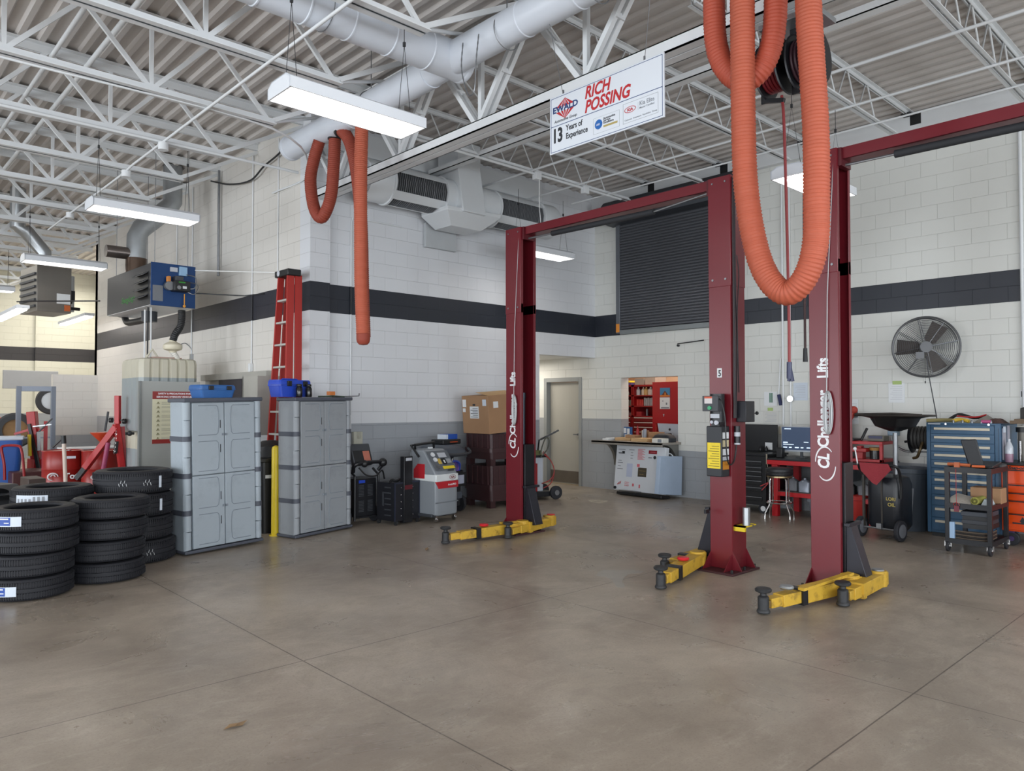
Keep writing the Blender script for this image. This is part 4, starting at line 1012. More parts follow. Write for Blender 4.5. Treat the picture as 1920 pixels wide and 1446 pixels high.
MB().lathe([(.052, 0), (.052, 1.07), (.045, 1.10), (.02, 1.115), (.0005, 1.118)], n=24).build('post', yellowc, bt); MB().lathe([(.075, 0), (.075, .012), (.058, .012)], n=24).build('base_ring', yellowc, bt)
bb = thing('waste_bin', 'tall black bin behind the yellow post', 'bin', (4.33, 9.24, 0))
b_ = MB(); loft(b_, [[(x, y, z) for x, y in rbox(w_, w_, .06)] for z, w_ in ((0, .40), (.9, .48))]); b_.build('body', black, bb)
l_ = MB(); l_.b(-.26, .26, -.26, .26, .9, .95); l_.lathe([(.24, .95), (.2, 1.1), (.1, 1.16), (.0005, 1.17)], n=20); l_.build('lid', black, bb, bevel=.01)
MB().b(-.18, -.02, -.252, -.245, .70, .74).build('tag', paper, bb)

# items on the cabinet tops
def toolcase(label, loc, rz, W_, D_, H_, m, flat):
    t = thing('tool_box', label, 'tool box', loc, rz)
    b_ = MB(); loft(b_, [[(x, y, z) for x, y in rbox(w_, d_, .03)] for z, w_, d_ in ((0, W_ * .86, D_ * .86), (H_ * .62, W_ * .96, D_ * .96), (H_ * .64, W_, D_), (H_ * .72, W_, D_))]); b_.build('body', m, t)
    l_ = MB(); loft(l_, [[(x, y, z) for x, y in rbox(w_, d_, .03)] for z, w_, d_ in ((H_ * .73, W_, D_), (H_ * .92, W_ * .98, D_ * .98), (H_, W_ * .93, D_ * .90))]); l_.build('lid', m, t)
    for sx_ in (-.22, .28): MB().c(sx_ * W_, -D_ / 2 - .006, H_ * .78, W_ * .13, .02, H_ * .30).build('latch', black, t, bevel=.003)
    if not flat: MB().tube([(-W_ * .25, 0, H_), (-W_ * .22, 0, H_ + .012), (W_ * .22, 0, H_ + .012), (W_ * .25, 0, H_)], .009, 8).build('handle', m, t)
    return t
toolcase('low blue plastic case lying on the lighter grey cabinet', (3.285, 8.50, 1.70), .17, .44, .27, .15, blue3, True)
tb = toolcase('bright blue tool box with black latches on the soiled grey cabinet', (4.30, 8.66, 1.722), .25, .50, .24, .21, blue2, False)
text('lettering', 'ATI', .05, lettwhite, tb, T(.0, -.128, .085) @ FACE_Y)
for i, (dx) in enumerate((0, .115)):
    c = thing('canister', ['small shiny black canister on the cabinet edge, closer to the ladder', 'small shiny black canister on the cabinet edge, further from the ladder'][i], 'canister', (4.335 + dx * 1.3, 8.475 + dx * .38, 1.722), 0, 'black canisters')
    MB().lathe([(.036, 0), (.04, .01), (.04, .10), (.03, .125), (.0005, .13)], n=20).build('body', mat('gloss_black', '101114', .15), c)
    MB().lathe([(.03, .128), (.034, .135), (.034, .15), (.028, .16), (.0005, .16)], n=20).build('cap', black, c)
ob = thing('small_box', 'small orange box on the soiled grey cabinet', 'box', (4.93, 8.76, 1.75), .3); MB().b(-.05, .05, -.03, .03, 0, .05).build('body', mat('box_orange', 'd07a3e', .6), ob, bevel=.004)
st = thing('tool_strap', 'tangled green and black strap lying under the orange box', 'strap', (4.90, 8.72, 1.722)); MB().tube(smooth_path([(-.18, -.02, .01), (-.1, .04, .012), (0, 0, .012), (.1, .05, .012), (.22, .02, .01)], 5), .010, 6).tube(smooth_path([(-.1, -.03, .012), (.05, .02, .02), (.18, -.01, .012)], 5), .008, 6).build('webbing', mat('strap_green', '3f5344', .7), st)
rd = thing('pry_rod', 'thin black rod with a hooked end sticking out past the cabinet top', 'rod', (4.96, 8.70, 1.73)); MB().tube([(-.05, -.03, .0), (.38, .12, .012), (.44, .14, .014), (.445, .142, .05)], .006, 6).build('rod', black, rd)

# ---------------------------------------------------------------- fibreglass stepladder leaning shut against the wall
ld = thing('stepladder', 'tall red fibreglass stepladder standing folded against the block wall corner', 'ladder', (4.62, 9.45, 0), 0)
lt = Vector((4.80, 9.62, 3.42)); R_ = mat('ladder_red', 'a22a24', .45, var=.08, vs=3)
def rail(x0, y0, x1, y1, w_, nm='rail'): MB().bar((x0, y0, 0), (x1, y1, 3.40), w_, .03, (0, 1, 0)).build(nm, R_, ld, world=True, bevel=.003)
rail(4.58, 9.92, 4.70, 9.74, .09); rail(4.58, 9.28, 4.70, 9.46, .10); rail(4.72, 9.26, 4.81, 9.45, .10, 'rear_rail'); rail(4.70, 9.90, 4.80, 9.74, .07, 'rear_rail')
for k in range(10):
    z = .31 + k * .305; f_ = z / 3.4; ya = 9.92 - .18 * f_; yb_ = 9.28 + .18 * f_; xx = 4.58 + .12 * f_
    MB().b(xx - .04, xx + .04, yb_, ya, z - .015, z + .012).build('step', mat('step_alu', 'c9cac6', .35, .5), ld, world=True, bevel=.003)
MB().b(4.63, 4.83, 9.40, 9.80, 3.38, 3.47).build('top_cap', black, ld, world=True, bevel=.012)
MB().cyl((4.626, 9.68, 3.43), (4.63, 9.68, 3.43), .04, 18, M=T(0, 0, 0)).build('cap_badge', greytag, ld, world=True)
# ---------------------------------------------------------------- waste oil heater with its flue, tank and pump
ht = thing('unit_heater', 'long dark grey hanging heater with a blue burner end', 'heater', (3.7, 12, 3.15), .03)
hb = mat('heater_grey', '2e2f31', .5, .0, var=.1, vs=2); hbl = mat('heater_blue', '1b3f70', .35, .3, var=.12, vs=2)
MB().b(0, .66, .02, 2.1, 0, .64).build('body', hb, ht, bevel=.008)
MB().b(-.005, .665, 0, .02, -.01, .65).build('burner_plate', hbl, ht, bevel=.004)
MB().b(.002, .658, .03, 2.09, -.006, 0).build('underside', steelwhite, ht)
lv = MB().b(-.004, .01, .12, .62, .10, .52).build('louver_opening', black, ht)
for k in range(4): MB().prism([(-.07, .13 + k * .115), (-.064, .12 + k * .115), (0, .165 + k * .115), (0, .175 + k * .115)], .14, .64, 'y').build('louver', mat('louver_grey', '5a5c5f', .4, .4), lv)
bu = MB(); bu.b(.28, .52, -.18, 0, .22, .38); burner = bu.build('burner', black, ht, bevel=.01)
MB().cyl((.24, -.10, .30), (.24, -.02, .30), .07, 18).cyl((.34, -.16, .27), (.34, -.2, .27), .03, 12).build('burner_blower', steel, burner)
MB().b(.20, .245, -.12, -.04, .36, .44).build('transformer', mat('box_amber', 'c9813a', .5), burner, bevel=.004)
MB().b(.30, .42, -.16, -.02, .38, .45).build('control_head', dgrey, burner, bevel=.004)
MB().b(.34, .44, -.182, -.18, .345, .365).build('burner_label', lettgreen, burner); MB().b(.40, .46, -.182, -.18, .26, .30).build('burner_label', paper, burner)
MB().b(.27, .38, -.03, 0, .53, .60).build('relay_box', greytag, ht, bevel=.004); MB().b(.40, .52, -.05, 0, .48, .62).build('thermostat_box', mat('box_sky', '8fb4d4', .4), ht, bevel=.006)
MB().b(.02, .17, -.006, 0, .06, .30).build('rating_label', mat('rating_label', '70747a', .5), ht)
MB().tube(smooth_path([(.5, -.06, .5), (.62, -.12, .46), (.60, -.14, .3), (.5, -.12, .27)], 6), .008, 6).tube(smooth_path([(.45, -.05, .4), (.66, -.10, .35), (.60, -.12, .2), (.46, -.1, .24)], 6), .007, 6).build('burner_cable', steel, ht)
MB().cyl((.48, -.04, .2), (.48, -.04, -.02), .008, 8).lathe([(.0005, -.03), (.022, -.02), (.022, .0), (.0005, .01)], n=14, c=(.48, -.04, .02)).build('pressure_gauge', mat('gauge_orange', 'd9962c', .5), ht)
text('lettering', 'EnergyLogic', .13, lettgreen, ht, T(-.0015, 1.35, .13) @ FACE_X, shear=.25)
MB().lathe([(.0005, 0), (.19, 0), (.22, .05), (.22, .14), (.2, .16), (.0005, .16)], n=28, M=T(.28, 2.12, .22) @ RX(-PI / 2)).build('fan_housing', blackm, ht)
MB().tube(smooth_path([(.30, 2.15, .0), (.30, 2.0, -.10), (.30, 1.6, -.12), (.30, 1.05, -.12)], 6), .055, 14).build('air_duct', black, ht); MB().cyl((.30, .95, -.17), (.30, .95, .0), .12, 24).build('intake_cap', dgrey, ht)
MB().tube([(-.1, 2.15, .25), (-.9, 3.2, .27), (-1.0, 3.7, .3)], .012, 8).build('gas_line', blackm, ht)
for x in (.08, .58):
    for y in (.1, 1.9): MB().cyl((x, y, .64), (x, y, 2.5), .005, 6).build('hanger_rod', steel, ht)
fl = thing('heater_flue', 'galvanised flue rising from the blue-ended heater and bending to the roof', 'flue', (3.95, 13.2, 3.8))
MB().tube([(3.86, 13.3, 3.75), (3.86, 13.3, 4.05)], .165, 28).build('flue_base', mat('flue_hot', '5b4c42', .28, .9, var=.35, vs=4), fl, world=True)
MB().tube([(3.86, 13.3, 4.05), (3.87, 13.3, 4.42), (3.93, 13.3, 4.56), (4.36, 13.3, 4.98), (4.43, 13.3, 5.1), (4.43, 13.3, 5.72)], .155, 28).build('flue_pipe', galv, fl, world=True)
MB().cyl((3.4, 13.3, 4.12), (3.8, 13.3, 4.12), .10, 20).build('draft_damper', mat('damper', '8a817c', .3, .9, var=.2), fl, world=True)
h2 = thing('unit_heater', 'square grey hanging heater with dark side louvers at the far end of the bay', 'heater', (2.95, 16.0, 3.35), .12)
MB().b(0, .58, 0, .9, 0, .86).build('body', mat('heater2_grey', '77736d', .35, .4, var=.08), h2, bevel=.008)
for k in range(6): MB().b(-.03, 0, .05, .85, .08 + k * .12, .12 + k * .12).build('louver', dgrey, h2)
MB().b(.33, .56, -.004, 0, .17, .36).build('data_plate', paper, h2); MB().b(.46, .56, -.006, 0, .04, .15).build('caution_label', mat('caution_orange', 'c0622e', .5), h2)
MB().b(.60, .68, .1, .4, .25, .45).cyl((.58, .2, .12), (.8, .2, .12), .03, 12).tube(smooth_path([(.6, .2, .5), (.66, .15, .4), (.62, .1, .2)], 5), .012, 6).build('gas_valve', blackm, h2)
MB().tube([(.3, .6, .86), (.3, .6, 1.2), (.0, .6, 1.55), (-.15, .6, 1.62), (-.15, .6, 2.34)], .13, 24).build('flue_pipe', galv, h2); MB().tube([(.75, .6, .1), (.75, .6, .8)], .09, 20).build('side_flue', galv, h2)

def ribbed_tank(label, loc, W_, D_, H_, m1, m2, zsplit):
    t = thing('oil_tank', label, 'tank', loc, 0, 'cream ribbed oil tanks')
    n = 6; outline = []
    rib = W_ / n
    def ring(z, sc=1.0, inset=0.0):
        pts = []
        for i in range(n):      # front ribs
            x0 = i * rib
            pts += [(x0 + .004, .03), (x0 + rib * .18, 0), (x0 + rib * .78, 0), (x0 + rib * .96, .03)]
        m_ = 4; d = D_ / m_
        for i in range(m_): pts += [(W_ + .0, .04 + i * d), (W_ + .03, .06 + i * d), (W_ + .03, .02 + (i + .8) * d)]
        for i in range(n, 0, -1): pts += [(i * rib, D_), ((i - .8) * rib, D_ + .02)]
        for i in range(m_, 0, -1): pts += [(0, i * d - .02), (-.03, i * d - .05), (-.03, (i - .8) * d + .02)]
        cx, cy = W_ / 2, D_ / 2
        return [(cx + (x - cx) * sc, cy + (y - cy) * sc, z) for x, y in pts]
    a = MB(); loft(a, [ring(0, .94), ring(.05, 1), ring(zsplit, 1)]); a.build('lower_body', m2, t)
    c = MB(); loft(c, [ring(zsplit, 1), ring(H_ - .08, 1), ring(H_ - .02, .97), ring(H_, .90)]); c.build('upper_body', m1, t)
    return t
tk = ribbed_tank('cream ribbed oil tank standing on top, dark liquid level showing', (3.60, 12.05, 1.22), .80, .95, 1.12, cream, tanklow, .82)
MB().tube([(.1, .25, 1.08), (.22, .25, 1.27), (.34, .25, 1.08)], .02, 8).build('lifting_lug', cream, tk)
MB().b(.2, .62, .12, .45, 1.12, 1.145).build('tank_lid', mat('lid_brown', 'a98f84', .5), tk)
t2 = ribbed_tank('cream ribbed oil tank standing on the floor under the other tank', (3.60, 12.05, .0), .80, .95, 1.21, cream, tanklow, .95)
MB().cyl((-.06, .15, 1.19), (-.18, .15, 1.19), .022, 10).ball((-.12, .15, 1.19), .04, 8).build('drain_valve', greasy, t2)
for i in range(3):
    tag(MB().cyl((3.72 + i * .045, 12.35, 2.28), (3.72 + i * .045, 12.35, 3.3 if i else 3.1), .012, 8).build('fuel_pipe', [steelwhite, blackm, steelwhite][i]), 'thin upright pipe rising from the cream tank beside two others', 'pipe', 'fuel pipes over the tank')
vp = thing('vent_hose', 'black flexible hose bending down to a cream fan on the tank', 'hose', (4.15, 12.2, 2.6))
hose('flex_hose', [(4.22, 12.2, 3.12), (4.22, 12.2, 2.98), (4.20, 12.2, 2.86), (4.12, 12.2, 2.72), (4.09, 12.2, 2.62)], .055, black, vp, pitch=.03, amp=.004)
MB().lathe([(.05, 0), (.055, .02), (.13, .05), (.14, .07), (.14, .12), (.10, .15), (.06, .17), (.05, .20)], n=28, M=T(4.09, 12.2, 2.44)).build('inline_fan', mat('fan_cream', 'd6cfb8', .4), vp, world=True)
hose('white_flex', [(4.09, 12.2, 2.46), (4.14, 12.2, 2.38), (4.18, 12.2, 2.29)], .045, offwhite, vp, pitch=.03, amp=.004)
MB().tube(smooth_path([(4.18, 12.2, 2.56), (4.28, 12.2, 2.60), (4.37, 12.2, 2.52), (4.38, 12.2, 2.42)], 6), .008, 6).c(4.38, 12.2, 2.38, .05, .04, .11).cyl((4.38, 12.2, 2.33), (4.38, 12.2, 2.24), .012, 8).build('switch_and_conduit', galv, vp, world=True)
# flat grey board with the safety poster
bd = thing('notice_board', 'tall flat grey board carrying the red and cream safety poster', 'board', (3.15, 10.3, .0), 0)
gbm = mat('board_grey', '9c9e9a', .5, var=.03, vs=2)
MB().b(3.05, 3.80, 10.25, 10.29, .55, 1.93).b(3.10, 3.14, 10.29, 10.75, 0, .6).b(3.72, 3.76, 10.29, 10.75, 0, .6).b(3.10, 3.14, 10.25, 10.29, 0, .6).b(3.72, 3.76, 10.25, 10.29, 0, .6).build('panel', gbm, bd, world=True, bevel=.004)
MB().b(3.03, 3.055, 10.24, 10.30, .5, 1.93).build('edge_strip', mat('strip_grey', '777a78', .4), bd, world=True)
px0, px1, pz0, pz1 = 3.19, 3.74, 1.12, 1.80
MB().b(px0, px1, 10.246, 10.249, pz0, pz1).build('poster', mat('poster_cream', 'd9d5b8', .6, var=.02), bd, world=True)
MB().b(px0, px1, 10.244, 10.246, pz1 - .10, pz1).b(px0, px1, 10.244, 10.246, pz0, pz0 + .055).build('poster_band', mat('poster_red', '8d2a26', .5), bd, world=True)
text('lettering', 'SAFETY & PRECAUTIONS FOR', .031, lettwhite, bd, T((px0 + px1) / 2, 10.2435, pz1 - .04) @ FACE_Y, bold=.03, align='CENTER', world=True)
text('lettering', 'SERVICING HYBRID/EV VEHICLES', .031, lettwhite, bd, T((px0 + px1) / 2, 10.2435, pz1 - .082) @ FACE_Y, bold=.03, align='CENTER', world=True)
tri = MB(); tx = MB()
for k in range(9):
    z = pz1 - .165 - k * .0575
    for (a, b_) in (((-.018, 0), (.018, 0)), ((.018, 0), (0, .03)), ((0, .03), (-.018, 0))): tri.bar((px0 + .07 + a[0], 10.2445, z + a[1]), (px0 + .07 + b_[0], 10.2445, z + b_[1]), .006, .002)
    tri.b(px0 + .067, px0 + .073, 10.243, 10.2455, z + .006, z + .018)
    for j in range(2 + (k % 3 == 0)): tx.b(px0 + .115, px0 + .42 - .07 * ((k + j) % 3), 10.2445, 10.2455, z + .022 - j * .014, z + .026 - j * .014)
tri.build('warning_triangle', mat('olive_print', '6c662c', .6), bd, world=True); tx.build('poster_print', mat('print_grey', '9c9a88', .6), bd, world=True)
# open grey shelf cabinet beyond
oc = thing('wall_cabinet', 'pale grey wall cabinet with a dark open compartment, behind the grey board', 'cabinet', (4.55, 11.2, 1.2))
MB().b(4.5, 4.53, 10.02, 10.52, 1.2, 2.03).b(4.5, 4.98, 10.50, 10.53, 1.2, 2.03).b(4.53, 4.98, 10.02, 10.05, 1.2, 2.03).b(4.86, 4.98, 10.53, 13.1, 2.03, 2.13).b(4.94, 4.98, 10.53, 13.1, 1.2, 2.03).build('carcass', mat('pale_cabinet', 'a6a49d', .5, var=.03), oc, world=True)
MB().b(4.88, 4.94, 11.45, 12.36, 1.62, 2.03).build('compartment_shade', mat('inside_shade', '39353a', .7), oc, world=True); MB().b(4.84, 4.88, 11.45, 11.95, 1.66, 1.71).build('white_part', offwhite, oc, world=True)  # solid dark block paints the shade inside the open compartment
# conduits on the return wall and back wall
def cond(name, lab, pts, r=.012, m=None, g=None): return cord(name, lab, 'conduit', pts, r, m or steelwhite, 8, False, g)
cc1 = cond('wall_conduit', 'white conduit down the return wall beside the ladder, dark where it crosses the stripe', [(XA - .015, 11.33, 5.6), (XA - .015, 11.33, 2.25)])
MB().cyl((XA - .015, 11.33, SB), (XA - .015, 11.33, ST), .0135, 8).build('painted_band', mat('stripe_dark', '1d1e24', .5), cc1)
tag(MB().c(XA - .03, 11.33, 2.18, .05, .07, .18).build('outlet_box', steelwhite, bevel=.004), 'white outlet box at the foot of the conduit beside the ladder', 'electrical box')
cond('wall_conduit', 'thin white conduit on the return wall just above the stepladder top', [(XA - .012, 10.45, 5.6), (XA - .012, 10.45, 3.4)], .009)
cc3 = cond('wall_conduit', 'white conduit down the return wall behind the blue-ended heater', [(XA - .015, 13.9, 5.6), (XA - .015, 13.9, 2.3)])
cond('wall_conduit', 'darker conduit at the return wall behind the flue', [(XA - .05, 12.6, 5.6), (XA - .05, 12.6, 3.8)], .022, steel)
cond('wall_conduit', 'thin white conduit near the flue on the return wall', [(XA - .015, 14.7, 5.6), (XA - .015, 14.7, 3.6)], .012)
cc2 = cond('wall_conduit', 'white conduit down the back wall beside the long orange hose', [(5.70, YB - .014, 4.26), (5.70, YB - .014, 1.25)], .013)
MB().cyl((5.70, YB - .014, SB), (5.70, YB - .014, ST), .0145, 8).build('painted_band', mat('stripe_dark', '1d1e24', .5), cc2)
cond('wall_conduit', 'white conduit elbow at the top of the back wall conduit', smooth_path([(5.70, YB - .014, 4.26), (5.72, YB - .014, 4.34), (5.80, YB - .014, 4.37), (6.6, YB - .014, 4.37)], 4), .012)
ob_ = thing('outlet_box', 'beige metal outlet box on the grey wall band beside the soiled cabinet', 'electrical box', (5.80, YB - .04, 1.05)); MB().c(0, 0, .09, .15, .07, .18).build('box', mat('box_beige', 'b5b4a6', .5), ob_, bevel=.008); MB().cyl((.01, -.05, .10), (.01, -.035, .10), .022, 14).c(.01, -.037, .13, .07, .006, .10).build('outlet_cover', mat('cover_beige', 'a5a496', .5), ob_)
cord('tie_wire', 'taut white cable from the heater to the wall over the ladder', 'cable', [(4.35, 12.05, 3.75), (4.98, 10.2, 3.55)], .008, white, 6, False)
cord('tie_wire', 'dark rod from the heater burner to the return wall', 'rod', [(4.35, 12.0, 3.38), (4.98, 11.6, 3.36), (4.98, 10.9, 3.32)], .010, greasy, 6, False)
hose_c = cord('dark_cable', 'dark cable sagging along the top of the return wall', 'cable', [(4.93, 9.9, 5.45), (4.93, 10.32, 5.32), (4.93, 10.82, 5.25), (4.93, 11.3, 5.14), (4.93, 12.1, 5.25), (4.93, 12.9, 5.48)], .014, greasy)
# ---------------------------------------------------------------- drums, crane and clutter at the far side of the tires
dr = mat('drum_red', '962520', .35, var=.06)
def drum_(label, x, y, txt=None):
    t = thing('oil_drum', label, 'drum', (x, y, 0), math.atan2(-y, -x) + PI / 2, 'red oil drums')
    r = .292
    MB().lathe([(r, 0), (r + .006, .006), (r, .02), (r, .28), (r + .01, .295), (r, .31), (r, .57), (r + .01, .585), (r, .60), (r, .86), (r + .008, .875), (r, .885), (r - .012, .87), (.0005, .868)], n=40).build('drum_body', dr, t)
    if txt:
        MB().cyl((.09, .05, .87), (.09, .05, .885), .03, 12).build('bung', steel, t)
        MB().b(.02, .18, -r - .004, -r + .02, .76, .80).build('label', paperb, t)
    return t
d1 = drum_('red steel drum with white logo lettering, pale tube leaning on it', 2.96, 13.9, True)
d2 = drum_('red steel drum partly behind the crane boom', 3.44, 13.52)
for dd, s_, dx, sz in ((d1, 'Total', .02, .13), (d2, 'es', -.16, .12)):
    me = text('lettering', s_, sz, lettwhite, dd, T(dx, -.305, .44) @ FACE_Y, bold=.03)
sw = MB(); sw.tube([(-.13 + .07 * math.cos(a), -.303, .48 + .055 * math.sin(a)) for a in [i * .35 for i in range(14)]], [.006 + .008 * math.sin(i * PI / 13) for i in range(14)], 6); sw.tube([(-.13 + .03 * math.cos(a), -.303, .48 + .03 * math.sin(a)) for a in [i * .35 for i in range(10)]], .008, 6); sw.build('globe_emblem', lettwhite, d1)
lid = MB(); lid.b(3.1, 4.1, 14.25, 14.7, .0, .86); tag(lid.build('work_table', mat('table_dark', '3b3533', .6), bevel=.01), 'low work table with a white edge behind the red drums', 'table')
tag(MB().b(3.05, 4.15, 14.2, 14.75, .862, .89).build('table_top', paper, bevel=.004), 'white bench top strip behind the red drums', 'table top')
cr = thing('engine_crane', 'folded red engine crane with slanted boom, chain and ram', 'crane', (3.35, 12.4, 0))
C_ = mat('crane_red', 'b01e22', .35, var=.06)
p = lambda px, py, d: tuple(Vector((0, 0, 1.6385)) + d * (Vector((.68171, .73121, .02445)) + (px - 960) / 1400.3 * Vector((.73143, -.68193, 0)) - (py - 723) / 1400.3 * Vector((-.01667, -.01788, .9997))))
D_ = 11.6
MB().bar(p(221, 742, D_), p(221, 795, D_), .075, .075).bar(p(219, 800, D_), p(160, 878, D_), .10, .09).build('boom', C_, cr, world=True, bevel=.006)
MB().bar(p(160, 878, D_), p(144, 898, D_), .075, .07).build('boom_tip', black, cr, world=True)
MB().bar(p(218, 795, D_), p(229, 880, D_ + .05), .10, .08).bar(p(226, 880, D_), p(225, 960, D_), .09, .08).build('mast', C_, cr, world=True, bevel=.005)
MB().bar(p(228, 800, D_ + .1), p(232, 890, D_ + .1), .05, .09).build('side_brace', C_, cr, world=True)
MB().cyl(p(203, 830, D_ - .1), p(193, 885, D_ - .1), .035, 14).build('hydraulic_ram', mat('ram_pink', '9c3f63', .4, var=.2, vs=30), cr, world=True)
MB().cyl(p(219, 828, D_ - .08), p(216, 850, D_ - .08), .03, 12).build('pump_body', greasy, cr, world=True)
ch = MB()
for i in range(11): ch.tube([(q[0] + .012 * math.cos(a) * (1 if i % 2 else .3), q[1] + .012 * math.cos(a) * (.3 if i % 2 else 1), q[2] + .018 * math.sin(a)) for q in [p(218 - i * .4, 810 + i * 4, D_ - .12)] for a in [k * PI / 4 for k in range(8)]], .0045, 5, closed=True)
ch.build('chain', chrome, cr, world=True)
MB().cyl(p(206, 788, D_), p(211, 788, D_), .04, 14).cyl(p(231, 790, D_), p(236, 790, D_), .04, 14).bar(p(205, 788, D_), p(237, 788, D_), .02, .02).build('caster_wheel', black, cr, world=True)
MB().bar(p(225, 960, D_), p(150, 965, D_), .08, .08).bar(p(225, 960, D_), p(240, 985, D_ - .6), .08, .08).build('leg', C_, cr, world=True)
fn = thing('funnel', 'wide orange-red funnel tray behind the crane boom', 'funnel', p(190, 812, 12.3)); f_ = MB(); c0 = p(192, 811, 12.3)
f_.lathe([(.18, 0), (.175, -.01), (.06, -.13), (.03, -.16)], (c0[0], c0[1], c0[2]), 24); f_.build('bowl', mat('funnel_orange', 'c84a2c', .5), fn, world=True); MB().cyl(p(197, 808, 12.3), p(203, 772, 12.3), .018, 8).build('handle_rod', dgrey, fn, world=True); MB().cyl((c0[0], c0[1], c0[2] - .5), (c0[0], c0[1], c0[2] - .14), .02, 10).cyl((c0[0], c0[1], 0), (c0[0], c0[1], c0[2] - .5), .05, 14).build('stand', redp, fn, world=True)
sh_ = thing('shovel', 'pale shaft with black T handle standing in front of the first drum', 'tool', p(120, 900, 11.2)); MB().cyl(p(120, 832, 11.2), p(124, 925, 11.2), .028, 12).build('shaft', mat('pale_shaft', 'd9c8bd', .5), sh_, world=True); MB().cyl(p(119, 817, 11.2), p(120, 832, 11.2), .035, 12).bar(p(116, 823, 11.2), p(99, 839, 11.25), .02, .02).build('grip', black, sh_, world=True)
rk = thing('tire_rack_frame', 'tall grey steel frame standing by the mounted wheels', 'frame', (2.87, 17.1, 0)); gf = mat('frame_grey', '7f8794', .4, .2)
MB().bar((2.86, 17.0, 0), (2.86, 17.0, 1.98), .08, .08).bar((3.42, 16.9, 0), (3.42, 16.9, 1.98), .08, .08).bar((2.86, 17.0, 1.93), (3.42, 16.9, 1.93), .05, .10).bar((2.86, 17.0, .98), (3.42, 16.9, .98), .03, .03).build('upright_frame', gf, rk, world=True, bevel=.004)
def wheel(label, c, r, rim_m, d_=.22, rz=0.0):
    t = thing('mounted_wheel', label, 'wheel', (c[0], c[1], c[2]), math.atan2(-c[1], -c[0]) + PI / 2 + rz)
    MB().lathe([(r * .62, -d_ / 2), (r * .9, -d_ / 2), (r, -d_ * .3), (r, d_ * .3), (r * .9, d_ / 2), (r * .62, d_ / 2)], n=40, M=RX(PI / 2), closed=True).build('tire', mat('tire_far', '38393c', .7), t)
    MB().lathe([(.0005, -d_ * .1), (r * .5, -d_ * .12), (r * .62, -d_ * .35), (r * .63, d_ * .3), (.0005, d_ * .3)], n=32, M=RX(PI / 2)).build('rim', rim_m, t); return t
wheel('wheel with silver rim fixed high by the grey frame', (4.25, 21.2, 1.71), .335, mat('rim_silver', 'b2b5b8', .35, .5))
wheel('wheel with tan inside leaning behind the grey frame', (2.98, 18.0, 1.10), .355, mat('rim_tan', '8a6a44', .7, var=.3))
tch = thing('tire_changer', 'red tire machine with upright arm and yellow side strap', 'machine', (3.0, 15.0, 0)); D2 = 13.4
MB().bar(p(60, 772, D2), p(68, 860, D2), .17, .14).bar(p(68, 860, D2), p(66, 900, D2), .2, .2).build('column', red, tch, world=True, bevel=.01)
MB().bar(p(66, 806, D2), p(86, 806, D2), .05, .05).bar(p(86, 790, D2), p(85, 850, D2), .06, .06).bar(p(70, 802, D2), p(28, 814, D2), .04, .04).build('swing_arm', red, tch, world=True)
MB().bar(p(55, 815, D2 - .2), p(56, 855, D2 - .2), .09, .04).build('yellow_strap', yellowc, tch, world=True); MB().bar(p(55, 795, D2 - .1), p(77, 900, D2 - .1), .05, .05).bar(p(68, 815, D2 - .1), p(98, 785, D2 - .1), .02, .02).build('black_lever', black, tch, world=True)
MB().bar(p(72, 810, D2 - .1), p(73, 845, D2 - .1), .05, .05).bar(p(62, 800, D2 - .1), p(97, 796, D2 - .1), .02, .02).build('steel_slide', galv, tch, world=True); MB().b(2.4, 3.1, 14.7, 15.5, 0, .5).build('base', mat('machine_dark', '4a2526', .5), tch, world=True, bevel=.02)
pnp = thing('plastic_bin', 'blue recycling bin with a white rim at the bay edge', 'bin', (2.35, 15.3, 0), -.2)
b_ = MB(); loft(b_, [[(x, y, z) for x, y in rbox(w_, w_ * .9, .08)] for z, w_ in ((0, .46), (1.02, .58))]); b_.build('body', mat('bin_blue', '2c5aa8', .45), pnp); MB().b(-.31, .31, -.28, .28, 1.02, 1.08).build('rim', paperb, pnp, bevel=.02)
htr = thing('hand_truck', 'dark red tubular hand truck in front of the blue bin', 'hand truck', (2.2, 12.6, 0)); D3 = 12.4
MB().tube(smooth_path([p(9, 900, D3), p(8, 870, D3), p(3, 842, D3), p(10, 836, D3), p(32, 836, D3), p(40, 842, D3), p(44, 870, D3), p(46, 900, D3)], 4), .022, 8).build('frame', darkred, htr, world=True)
tag(MB().b(2.05, 2.9, 18.9, 19.6, 0, 1.35).build('orange_cabinet', mat('orange_soft', 'd4452a', .5), bevel=.02), 'bright orange cabinet corner behind the leaning wheel', 'cabinet')
cs = thing('speaker_case', 'dark charcoal plastic case with a round recess behind the tires', 'case', (1.25, 9.3, 0), .35)
b_ = MB(); b_.b(-.42, .30, -.25, .25, 0, .70); b_.prism([(-.25, .70), (.25, .70), (.25, .80), (-.12, .80)], -.42, .30, 'x'); b_.build('body', mat('case_charcoal', '34363a', .55, var=.1), cs, bevel=.015)
MB().lathe([(.11, 0), (.12, .01), (.09, .015), (.0005, .005)], n=24, M=T(.02, -.20, .72) @ RX(PI / 2 + .4) @ Matrix.Diagonal((1.2, .6, 1, 1))).build('round_recess', black, cs); MB().b(-.42, .30, -.27, -.25, .66, .70).build('edge_rail', black, cs)
cl = thing('cluster_box', 'dark brown steel tray with red bars behind the charcoal case', 'tray', (2.55, 11.2, 0)); MB().b(1.95, 2.14, 10.9, 11.4, 0, .70).build('body', mat('tray_brown', '3d2f2a', .6), cl, world=True, bevel=.01); MB().bar((2.3, 10.88, .42), (2.6, 10.88, .56), .03, .02).bar((2.3, 10.88, .36), (2.6, 10.88, .49), .03, .02).build('red_bar', red, cl, world=True)

